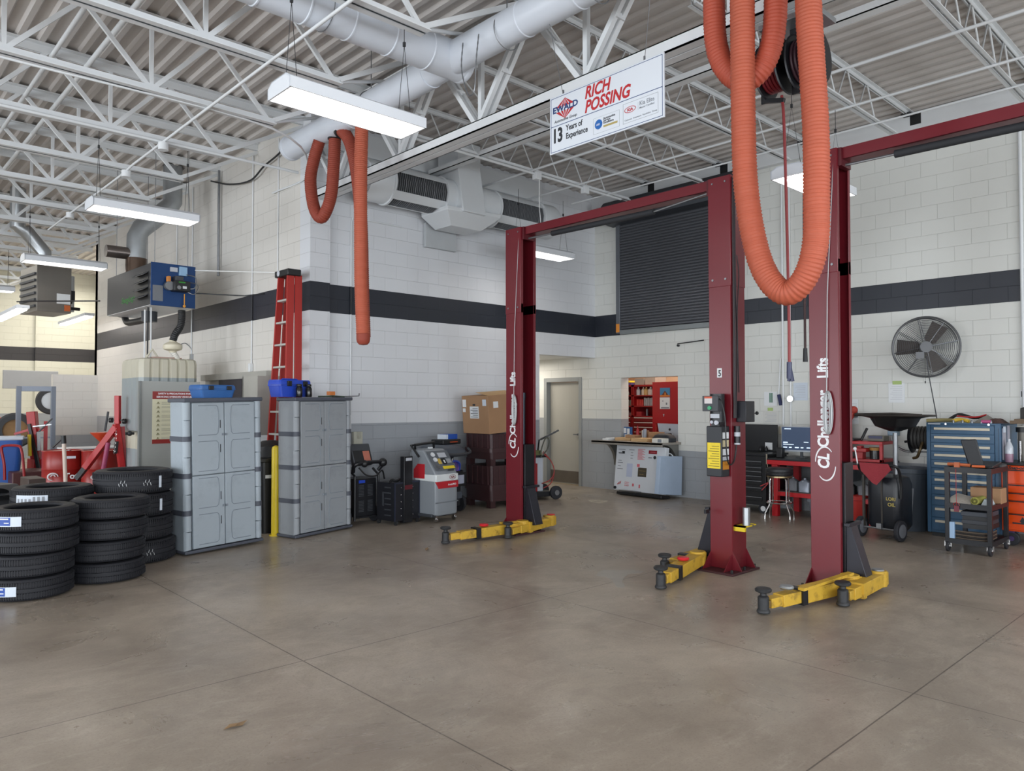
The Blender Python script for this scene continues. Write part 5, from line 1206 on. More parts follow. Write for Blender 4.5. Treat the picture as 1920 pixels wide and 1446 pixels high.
# ---------------------------------------------------------------- machines along the back wall
bc = thing('battery_charger', 'black wheeled battery charger with a tilted control head', 'battery charger', (5.52, 8.85, 0), .10)
MB().b(-.18, .18, 0, .32, .10, .62).build('body', blackm, bc, bevel=.01)
v_ = MB()
for bx_ in (-.12, .03):
    for z0 in (.17, .38):
        for k in range(8): v_.b(bx_, bx_ + .085, -.006, 0, z0 + k * .02, z0 + k * .02 + .009)
v_.build('vent_grille', dgrey, bc)
fr = MB()
for s in (-.20, .20): fr.tube([(s, -.02, .06), (s, -.02, .66), (s, .10, .74)], .018, 8)
fr.bar((-.2, -.03, .10), (.2, -.03, .10), .02, .02); fr.tube(smooth_path([(-.21, .0, .72), (-.24, -.06, .80), (-.16, -.10, .84), (.18, -.10, .84), (.24, -.06, .80), (.21, .0, .72)], 5), .026, 10)
fr.build('tube_frame', blackm, bc)
MB().ball((-.10, -.10, .83), .05, 8).ball((.22, -.09, .83), .06, 8).build('hose_clamp', black, bc)
hd = MB(); hd.b(-.20, .12, -.03, .04, -.14, .16, M=T(0, .06, .93) @ RX(-.35)); hd.build('control_head', dgrey, bc, bevel=.015)
MB().b(-.18, .10, -.036, -.03, -.11, .06, M=T(0, .06, .93) @ RX(-.35)).build('control_panel', mat('panel_black', '1e1f22', .3), bc); MB().b(-.03, .08, -.040, -.036, -.10, .05, M=T(0, .06, .93) @ RX(-.35)).build('panel_print', mat('print_salmon', 'b06a58', .5), bc)
MB().tube(smooth_path([(-.18, -.08, .78), (-.1, -.14, .68), (.05, -.15, .66), (.2, -.1, .72), (.26, -.08, .6)], 6), .012, 6).build('clamp_cable', black, bc); MB().b(-.12, -.02, -.012, 0, .56, .60).build('brand_plate', blue2, bc)
for s in (-.24, .24): cyl_x(MB(), (s, .12, .11), .11, .05, 28).build('wheel', rubber2, bc, bevel=.008)
tc = thing('trolley_case', 'black flight-case trolley with a tall black mast', 'case', (5.72, 8.44, 0), .16)
MB().b(.0, .46, .0, .36, .05, .57).build('body', mat('case_black', '1a1b21', .45, var=.15), tc, bevel=.006)
m_ = MB()
for x in (.0, .46): m_.b(x - .008, x + .008, -.006, .01, .05, .57)
m_.b(0, .46, -.006, .01, .555, .575); m_.build('corner_trim', mat('trim_slate', '3b4152', .35, .5), tc)
MB().b(.14, .30, -.03, .05, .02, .92).build('mast', blackm, tc, bevel=.006); MB().b(.17, .28, -.034, -.03, .86, .90).build('mast_window', greytag, tc); MB().b(.15, .29, -.036, -.03, .47, .53).build('red_strip', mat('strip_red', '5a1820', .4), tc)
r_ = MB()
for k in range(5):
    for x in (.11, .33): r_.ball((x, -.003, .12 + k * .095), .007, 5)
r_.build('rivet', chrome, tc)
q = MB()
for k in range(6): q.b(-.008, 0, .08, .20, .12 + k * .075, .135 + k * .075)
q.b(-.012, 0, .22, .24, .25, .42).b(-.012, 0, .10, .24, .42, .44).build('side_grille', dgrey, tc)
MB().tube(smooth_path([(0, .1, .56), (.05, .12, .60), (.12, .1, .585), (.2, .12, .60)], 5), .018, 8).build('coiled_lead', black, tc)
for x, y in ((.02, .0), (.42, .0), (.42, .34), (.02, .34)): cyl_x(MB(), (x, y, .03), .03, .03, 14).build('caster', greasy, tc)

ac = thing('ac_machine', 'grey rounded air-conditioning service machine with white and red band', 'machine', (6.43, 8.24, 0), .12)
bg = mat('machine_grey', '888e94', .38, var=.03)
prof = [(-.02, .10), (-.02, .66), (.0, .70), (.22, .98), (.26, 1.0), (.50, 1.0), (.52, .95), (.52, .10)]
def sec(y, z): return None
W2 = .215
b_ = MB(); rings = []
for x, ins in ((-W2, .03), (-W2 + .03, .008), (-W2 + .06, 0), (W2 - .06, 0), (W2 - .03, .008), (W2, .03)):
    rings.append([(x, .25 + (y - .25) * (1 - ins * 2), .5 + (z - .5) * (1 - ins)) for y, z in prof])
loft(b_, rings); b_.build('shell', bg, ac, bevel=.01)
MB().b(-W2 - .003, W2 + .003, -.027, .40, .565, .665).build('white_band', mat('band_white', 'dce1e2', .4), ac, bevel=.012)
MB().prism([(-W2 + .0, .565), (-W2 + .05, .47), (W2 + .003, .47), (W2 + .003, .565)], -.028, .2, 'y').build('red_band', mat('band_red', 'b5242e', .4), ac, bevel=.006)
MB().prism([(.20, .60), (.20, .80), (.34, .80), (.42, .72), (.42, .60)], -W2 - .006, -W2 + .01, 'x').build('side_panel', mat('band_red', 'b5242e', .4), ac)
pn = T(0, .115, .845) @ RX(-math.atan2(.28, .22) + PI)   # local y runs down the slope
sl = math.atan2(.28, .22)
PNL = T(0, .10, .84) @ RX(sl)      # x across, y up the slope, z out
MB().b(-.20, .20, -.165, .165, .006, .012, M=PNL).build('control_panel', mat('panel_grey', '5f646a', .35), ac, bevel=.004)
def onp(name, x0, x1, y0, y1, m, h=.016): return MB().b(x0, x1, y0, y1, .010, h, M=PNL).build(name, m, ac)
onp('display', -.02, .13, .05, .125, greytag); onp('printer', .0, .07, -.07, .03, black, .018); onp('paper_roll', .025, .05, -.05, .0, paper, .02); onp('keypad', .09, .17, -.05, .02, mat('keypad', '9a9da1', .5)); onp('warning_strip', -.04, .18, -.145, -.10, labely); onp('side_strip', -.08, -.02, -.06, .03, mat('strip_sand', 'c9ab4e', .5)); onp('knob_plate', -.16, -.08, -.13, -.08, steel)
for yy in (.10, .015): MB().cyl((-.115, yy, .010), (-.115, yy, .022), .034, 24, M=PNL).build('pressure_dial', paper, ac); MB().tube([(-.115 + .034 * math.cos(a), yy + .034 * math.sin(a), .022) for a in [i * PI / 12 for i in range(24)]], .0035, 6, closed=True, M=PNL).build('dial_rim', greytag, ac)
MB().b(.02, .12, -.032, -.02, .715 - .03, .745 - .03, M=T(0, 0, .02)).build('label_slot', dgrey, ac)
mbk = MB(); mbk.b(-.245, .245, .03, .5, .08, .12); mbk.build('base_plate', dgrey, ac, bevel=.01)
g_ = MB(); g_.b(-W2 + .0, W2, -.026, -.015, .27, .285); g_.build('body_crease', mat('crease_grey', '6f757b', .5), ac)
MB().tube([(-W2 + .04, .44, .97), (-W2 + .0, .40, 1.06), (W2 - .06, .40, 1.085), (W2 - .02, .46, .98)], .02, 10).tube([(-W2 - .02, .30, .9), (-W2 - .03, .45, 1.05), (W2 - .1, .45, 1.08)], .016, 8).build('push_handle', black, ac)
text('lettering', 'KIA', .045, mat('kia_dark', '7a1f2a', .5), ac, T(.10, -.030, .603) @ FACE_Y, bold=.03, sx=1.1, align='CENTER'); text('lettering', 'ArcticPRO', .036, lettwhite, ac, T(.09, -.030, .505) @ FACE_Y, bold=.02, align='CENTER')
MB().tube([(.10 + .062 * math.cos(a), -.029, .618 + .033 * math.sin(a)) for a in [i * PI / 16 for i in range(32)]], .0028, 5, closed=True).build('oval_emblem', mat('kia_dark', '7a1f2a', .5), ac)
for x, y in ((-.16, .04), (.20, .04), (.20, .46), (-.18, .46)):
    c = MB(); cyl_x(c, (x, y, .038), .038, .022, 20); c.b(x - .02, x + .02, y - .02, y + .02, .05, .09); c.build('caster', chrome, ac)
MB().tube([(-W2 - .03, .44, .98), (-W2 - .045, .44, .8), (-W2 - .055, .42, .72)], .004, 6).build('power_cord', dgrey, ac)
MB().c(.04, .36, 1.01, .07, .03, .02).build('small_clip', paper, ac)

m2 = thing('coolant_machine', 'black and grey wheeled service machine with purple hoses in its basket', 'machine', (7.02, 8.78, 0), .18)
b_ = MB(); loft(b_, [[(x, y + .28, z) for x, y in rbox(w_, .50, .08)] for z, w_ in ((.10, .42), (.45, .44), (.62, .46))]); b_.build('body', mat('machine_black', '1d2026', .45), m2)
b_ = MB(); loft(b_, [[(x, y + .30, z) for x, y in rbox(w_, d_, .09)] for z, w_, d_ in ((.84, .46, .52), (.88, .60, .62), (.93, .60, .60), (1.0, .44, .46), (1.02, .36, .36))]); b_.build('top_hood', mat('hood_slate', '4b525c', .4), m2)
MB().b(-.22, .22, .22, .5, .60, .86).build('back_column', black, m2); 
ba = MB(); ba.tube([(.22 * math.cos(a), .10 + .16 * math.sin(a), .62) for a in [PI + i * PI / 12 for i in range(13)]], .012, 8); ba.b(-.21, .21, -.04, .14, .40, .60); ba.build('front_basket', black, m2, bevel=.01)
MB().b(-.14, .15, -.052, -.045, .44, .57).build('clear_label', mat('label_lilac', 'aeb3c6', .4), m2); MB().b(-.13, .12, -.035, -.03, .22, .32).build('lower_panel', mat('hood_slate', '4b525c', .4), m2)
MB().tube([(.02 + .13 * math.cos(a), .06, .68 + .10 * math.sin(a)) for a in [i * PI / 12 for i in range(25)]], .014, 8).tube([(.03 + .11 * math.cos(a), .09, .68 + .09 * math.sin(a)) for a in [i * PI / 12 for i in range(25)]], .012, 8).build('purple_hose', mat('hose_purple', '7a55b0', .4), m2)
MB().tube(smooth_path([(.16, .05, .62), (.13, .02, .74), (.0, .02, .78), (-.12, .03, .70)], 6), .012, 8).tube([(.05 + .10 * math.cos(a), .05, .69 + .08 * math.sin(a)) for a in [i * PI / 8 for i in range(9)]], .011, 8).build('blue_hose', mat('hose_blue', '3c55b8', .4), m2); MB().tube([(-.14, .02, .68), (-.10, .02, .80)], .012, 8).tube([(-.06, .02, .74), (-.02, .03, .82)], .010, 8).build('hose_coupling', chrome, m2)
MB().tube(smooth_path([(-.30, .02, .96), (-.28, -.06, .90), (0, -.09, .88), (.28, -.06, .90), (.32, .02, .96)], 5), .02, 8).build('front_rail', dgrey, m2)
for s in (-.24, .24): cyl_x(MB(), (s, .42 if s < 0 else .12, .125), .125, .05, 28).build('wheel', rubber2, m2, bevel=.008)
kc = thing('instrument_case', 'slim black case lying on the dark service machine', 'case', (7.10, 9.10, 1.02), .15); MB().b(-.2, .2, -.13, .13, 0, .075).build('shell', black, kc, bevel=.015); MB().b(-.05, .12, -.134, -.13, .03, .04).build('orange_trim', orange, kc)
bx = thing('carton', 'small blue and white carton on the slim black case', 'box', (7.12, 9.09, 1.097), .2); MB().b(-.09, .13, -.09, .09, 0, .075).build('box', mat('carton_blue', '1e4ea8', .5), bx, bevel=.003); MB().b(-.13, -.0, -.088, .09, .002, .073).build('white_side', paperb, bx)

def crate(label, x, y, z, W_=1.0, D_=.66, H_=.56, rz=0.0):
    t = thing('bulk_crate', label, 'crate', (x, y, z), rz, 'dark brown ribbed crates')
    b_ = MB(); loft(b_, [[(u, v, zz) for u, v in rbox(w_, d_, .05)] for zz, w_, d_ in ((.10, W_ * .94, D_ * .94), (H_ * .42, W_ * .96, D_ * .96))]); loft(b_, [[(u, v, zz) for u, v in rbox(w_, d_, .05)] for zz, w_, d_ in ((H_ * .42, W_, D_), (H_ * .55, W_, D_))]); loft(b_, [[(u, v, zz) for u, v in rbox(w_, d_, .05)] for zz, w_, d_ in ((H_ * .55, W_ * .95, D_ * .95), (H_, W_ * .97, D_ * .97))])
    b_.build('body', brown, t)
    r_ = MB()
    for i in range(8):
        x_ = -W_ * .42 + i * W_ * .12; r_.b(x_ - .008, x_ + .008, -D_ * .5 + .004, -D_ * .45, H_ * .56, H_ - .01)
        if i < 5: y_ = -D_ * .38 + i * D_ * .19; r_.b(-W_ * .5 + .004, -W_ * .45, y_ - .008, y_ + .008, H_ * .56, H_ - .01)
    r_.build('side_rib', mat('crate_rib', '4b3133', .4), t)
    f_ = MB()
    for sx_ in (-.42, 0, .42):
        for sy_ in (-.38, .38): f_.b(sx_ * W_ - .05, sx_ * W_ + .05, sy_ * D_ - .05, sy_ * D_ + .05, 0, .11)
    f_.build('foot', brown, t)
    return t
k1 = crate('dark brown ribbed plastic crate on the floor, clear wrap round it', 8.22, 9.10, 0, H_=.66)
k2 = crate('dark brown ribbed plastic crate stacked under the cardboard box', 8.22, 9.10, .66, H_=.50)
for kk, zz in ((k1, .28), (k1, .44), (k2, .36)):
    MB().b(-.02, .04, -.345, -.335, zz, zz + .16).build('tag', paper if zz != .28 else labely, kk)
cb = thing('cardboard_box', 'large cardboard box with white shipping labels, tilted on the brown crates', 'box', (8.03, 9.1, 1.15), .0)
TL = T(7.66, 8.72, 1.165) @ RY(-.07) @ RZ(-.02)
w0, d0, h0 = .62, .66, .60
bm_ = MB()
b_ = MB(); b_.b(0, w0, 0, d0, 0, h0, M=TL); b_.build('box', cardb, cb, world=True, bevel=.006)
fp = MB(); fp.add([(0, 0, h0), (w0, 0, h0), (w0, .30, h0 + .05), (0, .30, h0 + .05), (0, .0, h0 + .003), (w0, 0, h0 + .003), (w0, .30, h0 + .053), (0, .30, h0 + .053)], [(0, 1, 2, 3), (7, 6, 5, 4), (0, 4, 5, 1), (1, 5, 6, 2), (2, 6, 7, 3), (3, 7, 4, 0)], TL); fp.build('lid_flap', cardl, cb, world=True)
def lb_(x0, x1, z0, z1, m, face='x'):
    q = MB()
    if face == 'x': q.b(-.003, -.001, x0, x1, z0, z1, M=TL)
    else: q.b(x0, x1, -.003, -.001, z0, z1, M=TL)
    return q.build('shipping_label', m, cb, world=True)
lb_(.24, .46, .24, .43, paper); lb_(.55, .64, .42, .54, paper); lb_(.57, .64, .34, .40, paper); lb_(.05, .14, .44, .54, paperb); lb_(.10, .20, .40, .50, paper, 'y')
q = MB()
for k in range(6): q.b(-.005, -.003, .26, .44 - .05 * (k % 2), .26 + k * .027, .268 + k * .027, M=TL)
q.b(-.005, -.003, .32, .38, .44, .47, M=TL); q.build('label_print', lettdark, cb, world=True)
text('lettering', 'ASSY Console Panel', .045, lettdark, cb, TL @ T(.08, -.002, .54) @ FACE_Y)

# welding / torch cart beyond the first column
wc = thing('torch_cart', 'black two-wheeled cart with looped red hoses beside the first lift column', 'cart', (9.15, 9.0, 0), -.25)
cyl_y(MB(), (.20, -.05, .115), .115, .06, 28).build('wheel', rubber2, wc, bevel=.01); cyl_y(MB(), (.20, .38, .115), .115, .06, 28).build('wheel', rubber2, wc, bevel=.01); cyl_y(MB(), (.20, -.085, .115), .045, .02, 16).build('hub', steel, wc)
MB().b(-.30, .16, -.02, .34, .05, .14).build('base', blackm, wc, bevel=.01); MB().b(-.12, .03, .1, .24, .14, .72).build('white_column', mat('cart_white', 'bfc6d0', .4), wc); MB().b(-.28, -.12, .02, .28, .14, .62).build('red_pack', darkred, wc, bevel=.01)
MB().b(-.28, .05, -.0, .3, .72, .76).build('shelf', blackm, wc); MB().b(-.24, -.05, .0, .2, .76, .84).build('green_box', mat('box_olive', '5b6032', .5), wc, bevel=.004)
MB().tube(smooth_path([(-.1, -.02, .78), (-.03, -.04, 1.0), (.03, -.04, 1.06), (.07, -.04, 1.0), (.04, -.03, .86), (-.1, -.03, .72)], 8), .011, 8).build('gauge_hose', mat('hose_grey', '4c4e44', .5), wc)
MB().tube(smooth_path([(-.05, -.02, .80), (.10, -.05, .66), (.16, -.06, .48), (.08, -.06, .34), (-.08, -.05, .28)], 8), .009, 8).tube(smooth_path([(-.02, .0, .82), (.13, -.02, .64), (.18, -.03, .46), (.1, -.05, .28), (-.05, -.05, .20)], 8), .009, 8).build('red_hose', mat('hose_red', '9b3a36', .5), wc)
MB().bar((-.02, .1, 1.02), (.30, .02, 1.18), .03, .03).bar((-.05, .15, .76), (-.03, .12, 1.02), .02, .02).build('handle', black, wc)
# ---------------------------------------------------------------- service counter
ct = thing('counter_shelf', 'brushed steel counter shelf under the pass-through, on curved brackets', 'counter', (10.9, 8.4, .94))
ss = mat('brushed_steel', '98928a', .4, .3, var=.08, vs=3)
MB().b(10.60, 11.40, 7.60, 9.20, .925, .96).b(10.60, 10.615, 7.60, 9.20, .895, .96).build('worktop', ss, ct, world=True, bevel=.003)
for y in (9.06, 7.68):
    pts = [(10.72, .925), (11.15, .925), (11.15, .48)] + [(11.13 - .40 * (1 - math.cos(a)), .48 + .44 * math.sin(a)) for a in [PI / 2 * i / 8 for i in range(0, 9)]]
    MB().prism(pts, y - .03, y + .03, 'y').build('bracket', mat('bracket_grey', '7c7b77', .4, .5), ct, world=True)
# tall red cabinets with shelves in the parts room
rc = mat('cabinet_red', '8d1016', .35, var=.05); CXF = 12.15
def shelfcab(label, y0, y1):
    t = thing('parts_cabinet', label, 'cabinet', (CXF, (y0 + y1) / 2, 0), 0, 'red parts cabinets')
    m = MB(); m.b(CXF, CXF + .45, y0, y0 + .03, 0, 2.02); m.b(CXF, CXF + .45, y1 - .03, y1, 0, 2.02); m.b(CXF + .42, CXF + .45, y0, y1, 0, 2.02); m.b(CXF, CXF + .45, y0, y1, 1.985, 2.02)
    m.build('carcass', rc, t, world=True)
    for z in (1.79, 1.575, 1.375): MB().b(CXF, CXF + .44, y0, y1, z, z + .022).build('shelf', rc, t, world=True)
    for k in range(5):
        z = 1.375 - (k + 1) * .095; d = MB().b(CXF - .015, CXF + .02, y0 + .03, y1 - .03, z + .004, z + .090).build('drawer', mat('drawer_red', '74090f', .35), t, world=True); MB().b(CXF - .03, CXF - .012, y0 + .05, y1 - .05, z + .068, z + .084).build('drawer_handle', mat('handle_pale', 'd7cfc8', .4), d, world=True)
    return t
shelfcab('red shelf cabinet filling the half of the pass-through beside the doorway wall', 9.44, 9.92)
shelfcab('wide red shelf cabinet with white jugs seen through the pass-through', 8.80, 9.43)
it = [('oil_jug', 'white and amber jug', [(8.97, .07), (9.07, .11), (9.18, .09), (9.25, .08), (9.38, .08)], 1.812, .16, ['d9cfb8', 'cfc9c4', 'c8a56a', 'd7cdbd', 'c9ccd2'])]
def bottle(name, label, x, y, z, r, h, col, grp, neck=True):
    o = MB(); o.lathe([(r, 0), (r, h * .62), (r * .85, h * .72), (r * .35, h * .82), (r * .35, h * .98), (.0005, h)] if neck else [(r, 0), (r, h * .94), (r * .7, h), (.0005, h)], (x, y, z), 14)
    return tag(o.build(name, mat('bottle_' + col, col, .4, var=.04)), label, 'bottle', grp)
jl = ['white jug on the highest open shelf, first from the red door', 'second white-topped amber jug beside the red door on the highest open shelf', 'broad amber jug on the highest open shelf', 'white-necked jug between the amber ones on the highest open shelf', 'pale slim jug at the divider end of the highest open shelf']
for i, ((y, w_), c_) in enumerate(zip(it[0][2], it[0][5])): bottle('oil_jug', jl[i], CXF + .12, y, 1.812, w_ * .55, .165, c_, 'jugs on the highest open shelf')
for i in range(4): bottle('spray_can', 'red spray can in the row of red cans, middle shelf', CXF + .10, 9.39 - i * .045, 1.597, .019, .135, 'c93a35', 'red spray cans', False)
for i in range(6): bottle('spray_can', 'silver spray can in the row of pale cans, middle shelf', CXF + .10, 9.20 - i * .045, 1.597, .021, .165 - .01 * (i % 2), 'a9adb0', 'silver spray cans', False)
for i in range(4): bottle('spray_can', 'small pale can on the narrow cabinet middle shelf', CXF + .10, 9.66 - i * .05, 1.597, .018, .12, '8d8a84', 'small pale cans', False)
for i in range(3): bottle('bottle', 'small pale bottle on the narrow cabinet upper shelf', CXF + .10, 9.80 - i * .09, 1.812, .022, .09, 'b4b0aa', 'small bottles on the narrow upper shelf')
for i in range(3): tag(MB().b(CXF + .05, CXF + .2, 9.50 + i * .09, 9.57 + i * .09, 1.397, 1.397 + .06 + .02 * i).build('parts_box', mat('parts_box', '8a6468', .6)), 'small dusky box on the narrow cabinet low shelf', 'box', 'small boxes on the narrow low shelf')
tag(MB().b(CXF + .05, CXF + .2, 9.25, 9.38, 1.397, 1.48).build('parts_box', mat('parts_box_red', 'a32c33', .6)), 'red box low in the wide red cabinet', 'box')
bottle('spray_can', 'single grey can on the low shelf of the wide red cabinet', CXF + .1, 9.15, 1.397, .022, .14, '70747a', None, False)
ty = [(9.50, 9.86, '5a4a86', .05), (9.18, 9.40, '9c9690', .13), (8.90, 9.14, 'b3a79c', .15)]
for i, (a, b_, c_, h) in enumerate(ty): tag(MB().b(CXF + .03, CXF + .4, a, b_, 2.02, 2.02 + h).build('storage_box', mat('box_' + c_, c_, .7)), ['purple box with yellow top on the narrow red cabinet', 'grey box on the wide red cabinet by the divider', 'pale box on the wide red cabinet by the red door'][i], 'box')
tag(MB().b(CXF + .05, CXF + .3, 9.55, 9.80, 2.07, 2.11).build('yellow_bag', yellowc, bevel=.01), 'yellow bag lying on the purple box', 'bag')
rd_ = thing('steel_partition', 'upright red steel panel with a calendar, seen through the pass-through', 'panel', (11.95, 8.2, 1.2))
MB().b(11.90, 11.94, 7.90, 8.76, 1.255, 2.06).b(11.90, 11.94, 8.69, 8.76, .9, 1.255).b(11.90, 11.94, 7.92, 7.99, .9, 1.255).build('panel', mat('panel_red', 'a3131a', .35), rd_, world=True, bevel=.003); MB().cyl((11.885, 8.49, 1.43), (11.90, 8.49, 1.43), .014, 10).cyl((11.885, 8.49, 1.405), (11.90, 8.49, 1.405), .008, 8).build('lock', greytag, rd_, world=True)
cal = thing('wall_calendar', 'calendar with an orange roof picture hung on the red panel', 'calendar', (11.895, 8.06, 1.8))
MB().b(11.893, 11.897, 8.35, 8.58, 1.54, 1.76).build('date_sheet', paper, cal, world=True); MB().b(11.892, 11.896, 8.345, 8.575, 1.77, 1.945).build('picture', mat('cal_sky', '3f7ea8', .5), cal, world=True)
MB().add([(11.891, 8.565, 1.775), (11.891, 8.355, 1.775), (11.891, 8.46, 1.89), (11.8918, 8.565, 1.775), (11.8918, 8.355, 1.775), (11.8918, 8.46, 1.89)], [(0, 1, 2), (5, 4, 3), (0, 3, 4, 1), (1, 4, 5, 2), (2, 5, 3, 0)]).build('roof_shape', mat('cal_roof', '6b3a2a', .5), cal, world=True)
MB().b(11.890, 11.8915, 8.35, 8.57, 1.772, 1.805).b(11.889, 11.8905, 8.44, 8.47, 1.79, 1.85).build('picture_orange', mat('cal_orange', 'cf7a2c', .5), cal, world=True); MB().b(11.890, 11.893, 8.37, 8.55, 1.55, 1.575).b(11.890, 11.893, 8.41, 8.44, 1.62, 1.66).b(11.890, 11.893, 8.50, 8.52, 1.68, 1.70).build('date_print', lettgrey, cal, world=True)
wbx = thing('screen_back', 'pale grey leaning computer back on the counter behind the dark bag', 'monitor', (11.6, 8.1, .96)); MB().add([(11.62, 8.38, .97), (11.62, 7.6, .97), (11.62, 7.6, 1.26), (11.62, 8.44, 1.27), (11.65, 8.38, .97), (11.65, 7.6, .97), (11.65, 7.6, 1.26), (11.65, 8.44, 1.27)], [(0, 1, 2, 3), (7, 6, 5, 4), (0, 4, 5, 1), (1, 5, 6, 2), (2, 6, 7, 3), (3, 7, 4, 0)]).build('back_shell', mat('pale_shell', 'b7bfca', .4), wbx, world=True); MB().cyl((11.61, 8.16, 1.16), (11.62, 8.16, 1.16), .022, 14).c(11.615, 8.16, 1.07, .01, .08, .04).build('print_mark', lettdark, wbx, world=True); MB().b(11.56, 11.7, 7.9, 8.1, .90, .98).build('foot', mat('pale_shell', 'b7bfca', .4), wbx, world=True)
tag(MB().b(11.42, 13.85, 6.5, 9.8, .86, .90).build('back_counter', ss), 'steel counter running on inside the parts room', 'counter')
def cbox(label, x0, x1, y0, y1, z0, z1, m, nm='carton', rz=0): return tag(MB().b(x0, x1, y0, y1, z0, z1).build(nm, m, bevel=.004), label, 'box')
Z = .961
cbox('flat tan carton on the counter, end nearest the doorway wall', 10.9, 11.2, 8.52, 8.88, Z, Z + .05, cardl)
cbox('tan carton lying on top of the flat tan carton', 10.98, 11.2, 8.48, 8.70, Z + .052, Z + .10, cardb)
cbox('tan carton standing upright behind the flat tan carton', 11.22, 11.34, 8.42, 8.52, Z, Z + .18, cardb)
cbox('long tan carton in the middle of the counter', 10.74, 11.1, 8.02, 8.38, Z, Z + .06, cardl)
cbox('square brown carton behind the long one, beside the silver can', 11.12, 11.3, 8.05, 8.28, Z, Z + .16, cardb)
cbox('thin brown board lying beside the dark bag on the counter', 10.72, 10.95, 7.82, 8.02, Z, Z + .015, cardb, 'board')
bk = cbox('white box with grey printed end on the counter corner', 10.66, 10.84, 7.64, 7.86, Z, Z + .075, offwhite)
MB().b(10.658, 10.66, 7.66, 7.74, Z + .01, Z + .065).build('printed_pattern', lettgrey, bk)
tag(MB().b(10.78, 11.05, 8.93, 9.08, Z, Z + .03).b(10.8, 11.0, 8.90, 9.02, Z + .03, Z + .045).build('paper_stack', paper), 'loose white papers on the counter by the bracket end', 'papers')
bgp = thing('shop_bag', 'dark rumpled bag on the counter in front of the pale screen back', 'bag', (11.0, 7.92, Z)); q = MB(); loft(q, [[(11.02 + x * s_, 7.86 + y * s_, Z + z) for x, y in rbox(.26, .40, .08)] for z, s_ in ((0, 1), (.07, 1.0), (.12, .8), (.15, .4))]); q.build('bag', mat('bag_dark', '22252d', .6), bgp, world=True)
bottle('spray_can', 'silver-blue spray can standing on the counter by the square carton', 11.1, 8.34, Z, .032, .22, '8f98a6', None, False); bottle('spray_can', 'second white-capped spray can on the counter, just behind the silver-blue one', 11.16, 8.42, Z, .028, .19, 'c3c7cf', None, False)
bottle('red_bottle', 'red bottle standing on the counter in front of the cabinets', 11.3, 8.66, Z, .03, .26, 'b23038', None)
lf = thing('leaflet_holder', 'blue and white leaflet standing on the counter', 'leaflet', (11.25, 8.83, Z)); MB().b(11.24, 11.25, 8.74, 8.98, Z, Z + .24).build('sheet', mat('leaflet_blue', '2b5a92', .5), lf, world=True); MB().b(11.236, 11.24, 8.80, 8.86, Z + .04, Z + .21).b(11.236, 11.24, 8.88, 8.96, Z + .12, Z + .22).b(11.236, 11.24, 8.76, 8.92, Z + .02, Z + .10).build('leaflet_print', paper, lf, world=True)

# big white board leaning under the counter, with a folded side and a black foot
wbd = thing('leaning_display', 'white printed display case leaning under the counter on a black skid', 'display', (10.7, 8.1, 0))
Mb = T(10.66, 8.72, .05) @ RZ(-PI / 2 - .03) @ RX(-.12)
wh = mat('display_white', 'd3d8de', .35, var=.02)
MB().b(0, 1.10, 0, .10, .03, .84, M=Mb).build('front_board', wh, wbd, world=True, bevel=.006)
Ms = T(10.56, 7.62, .06) @ RZ(-.0)
side = MB(); side.add([(10.50, 7.62, .10), (11.02, 7.50, .05), (11.08, 7.52, .72), (10.60, 7.63, .74), (10.50, 7.70, .10), (11.02, 7.60, .05), (11.08, 7.62, .72), (10.60, 7.71, .74)], [(0, 1, 2, 3), (7, 6, 5, 4), (0, 4, 5, 1), (1, 5, 6, 2), (2, 6, 7, 3), (3, 7, 4, 0)]); side.build('side_panel', mat('display_side', 'a9bacf', .4), wbd, world=True, bevel=.004)
MB().b(.97, 1.11, -.02, .02, .03, .68, M=Mb).build('corner_flange', wh, wbd, world=True, bevel=.004)
MB().b(.12, 1.12, -.06, .18, -.04, .015, M=Mb).build('skid', black, wbd, world=True, bevel=.01); MB().tube([(.15, -.03, .03), (.5, -.09, .035), (.65, -.03, .03)], .012, 8, M=Mb).build('pull_rod', steel, wbd, world=True)
MB().tube(smooth_path([(10.72, 7.64, .72), (10.74, 7.64, .77), (10.86, 7.62, .77), (10.92, 7.60, .72)], 5), .01, 8).build('carry_handle', paper, wbd, world=True)
def ob2(nm, x0, x1, z0, z1, m): return MB().b(x0, x1, -.003, -.001, z0, z1, M=Mb).build(nm, m, wbd, world=True)
q = MB()
for k, (x, z, w_) in enumerate(((.05, .76, .16), (.05, .70, .10), (.06, .56, .08), (.05, .52, .12), (.06, .46, .07), (.05, .41, .13), (.30, .76, .12), (.34, .71, .05), (.34, .66, .06), (.34, .61, .05))): q.b(x, x + w_, -.003, -.001, z, z + .011, M=Mb)
q.build('printed_text', lettgrey, wbd, world=True)
ob2('dark_graphic', .14, .20, .69, .735, lettdark); ob2('dark_graphic', .06, .20, .69, .70, lettdark)
q = MB()
for k in range(13): q.b(.50, .66 - .03 * (k % 3), -.003, -.001, .60 + k * .015, .608 + k * .015, M=Mb)
for a in range(3):
    for c_ in range(3): q.b(.25 + a * .035, .28 + a * .035, -.003, -.001, .12 + c_ * .03, .128 + c_ * .03, M=Mb); q.b(.25 + a * .035, .256 + a * .035, -.003, -.001, .11 + c_ * .03, .13 + c_ * .03, M=Mb)
q.b(.50, .56, -.003, -.001, .47, .52, M=Mb); q.b(.42, .46, -.003, -.001, .12, .17, M=Mb); q.b(.57, .60, -.003, -.001, .10, .16, M=Mb)
q.build('red_print', mat('pink_print', 'cf6a73', .6), wbd, world=True)
q = MB(); q.prism([(.07, .13), (.10, .13), (.13, .18), (.12, .18)], -.003, -.001, 'y', M=Mb); q.prism([(.12, .14), (.15, .15), (.16, .20), (.14, .18)], -.003, -.001, 'y', M=Mb); q.build('red_mark', lettred, wbd, world=True)
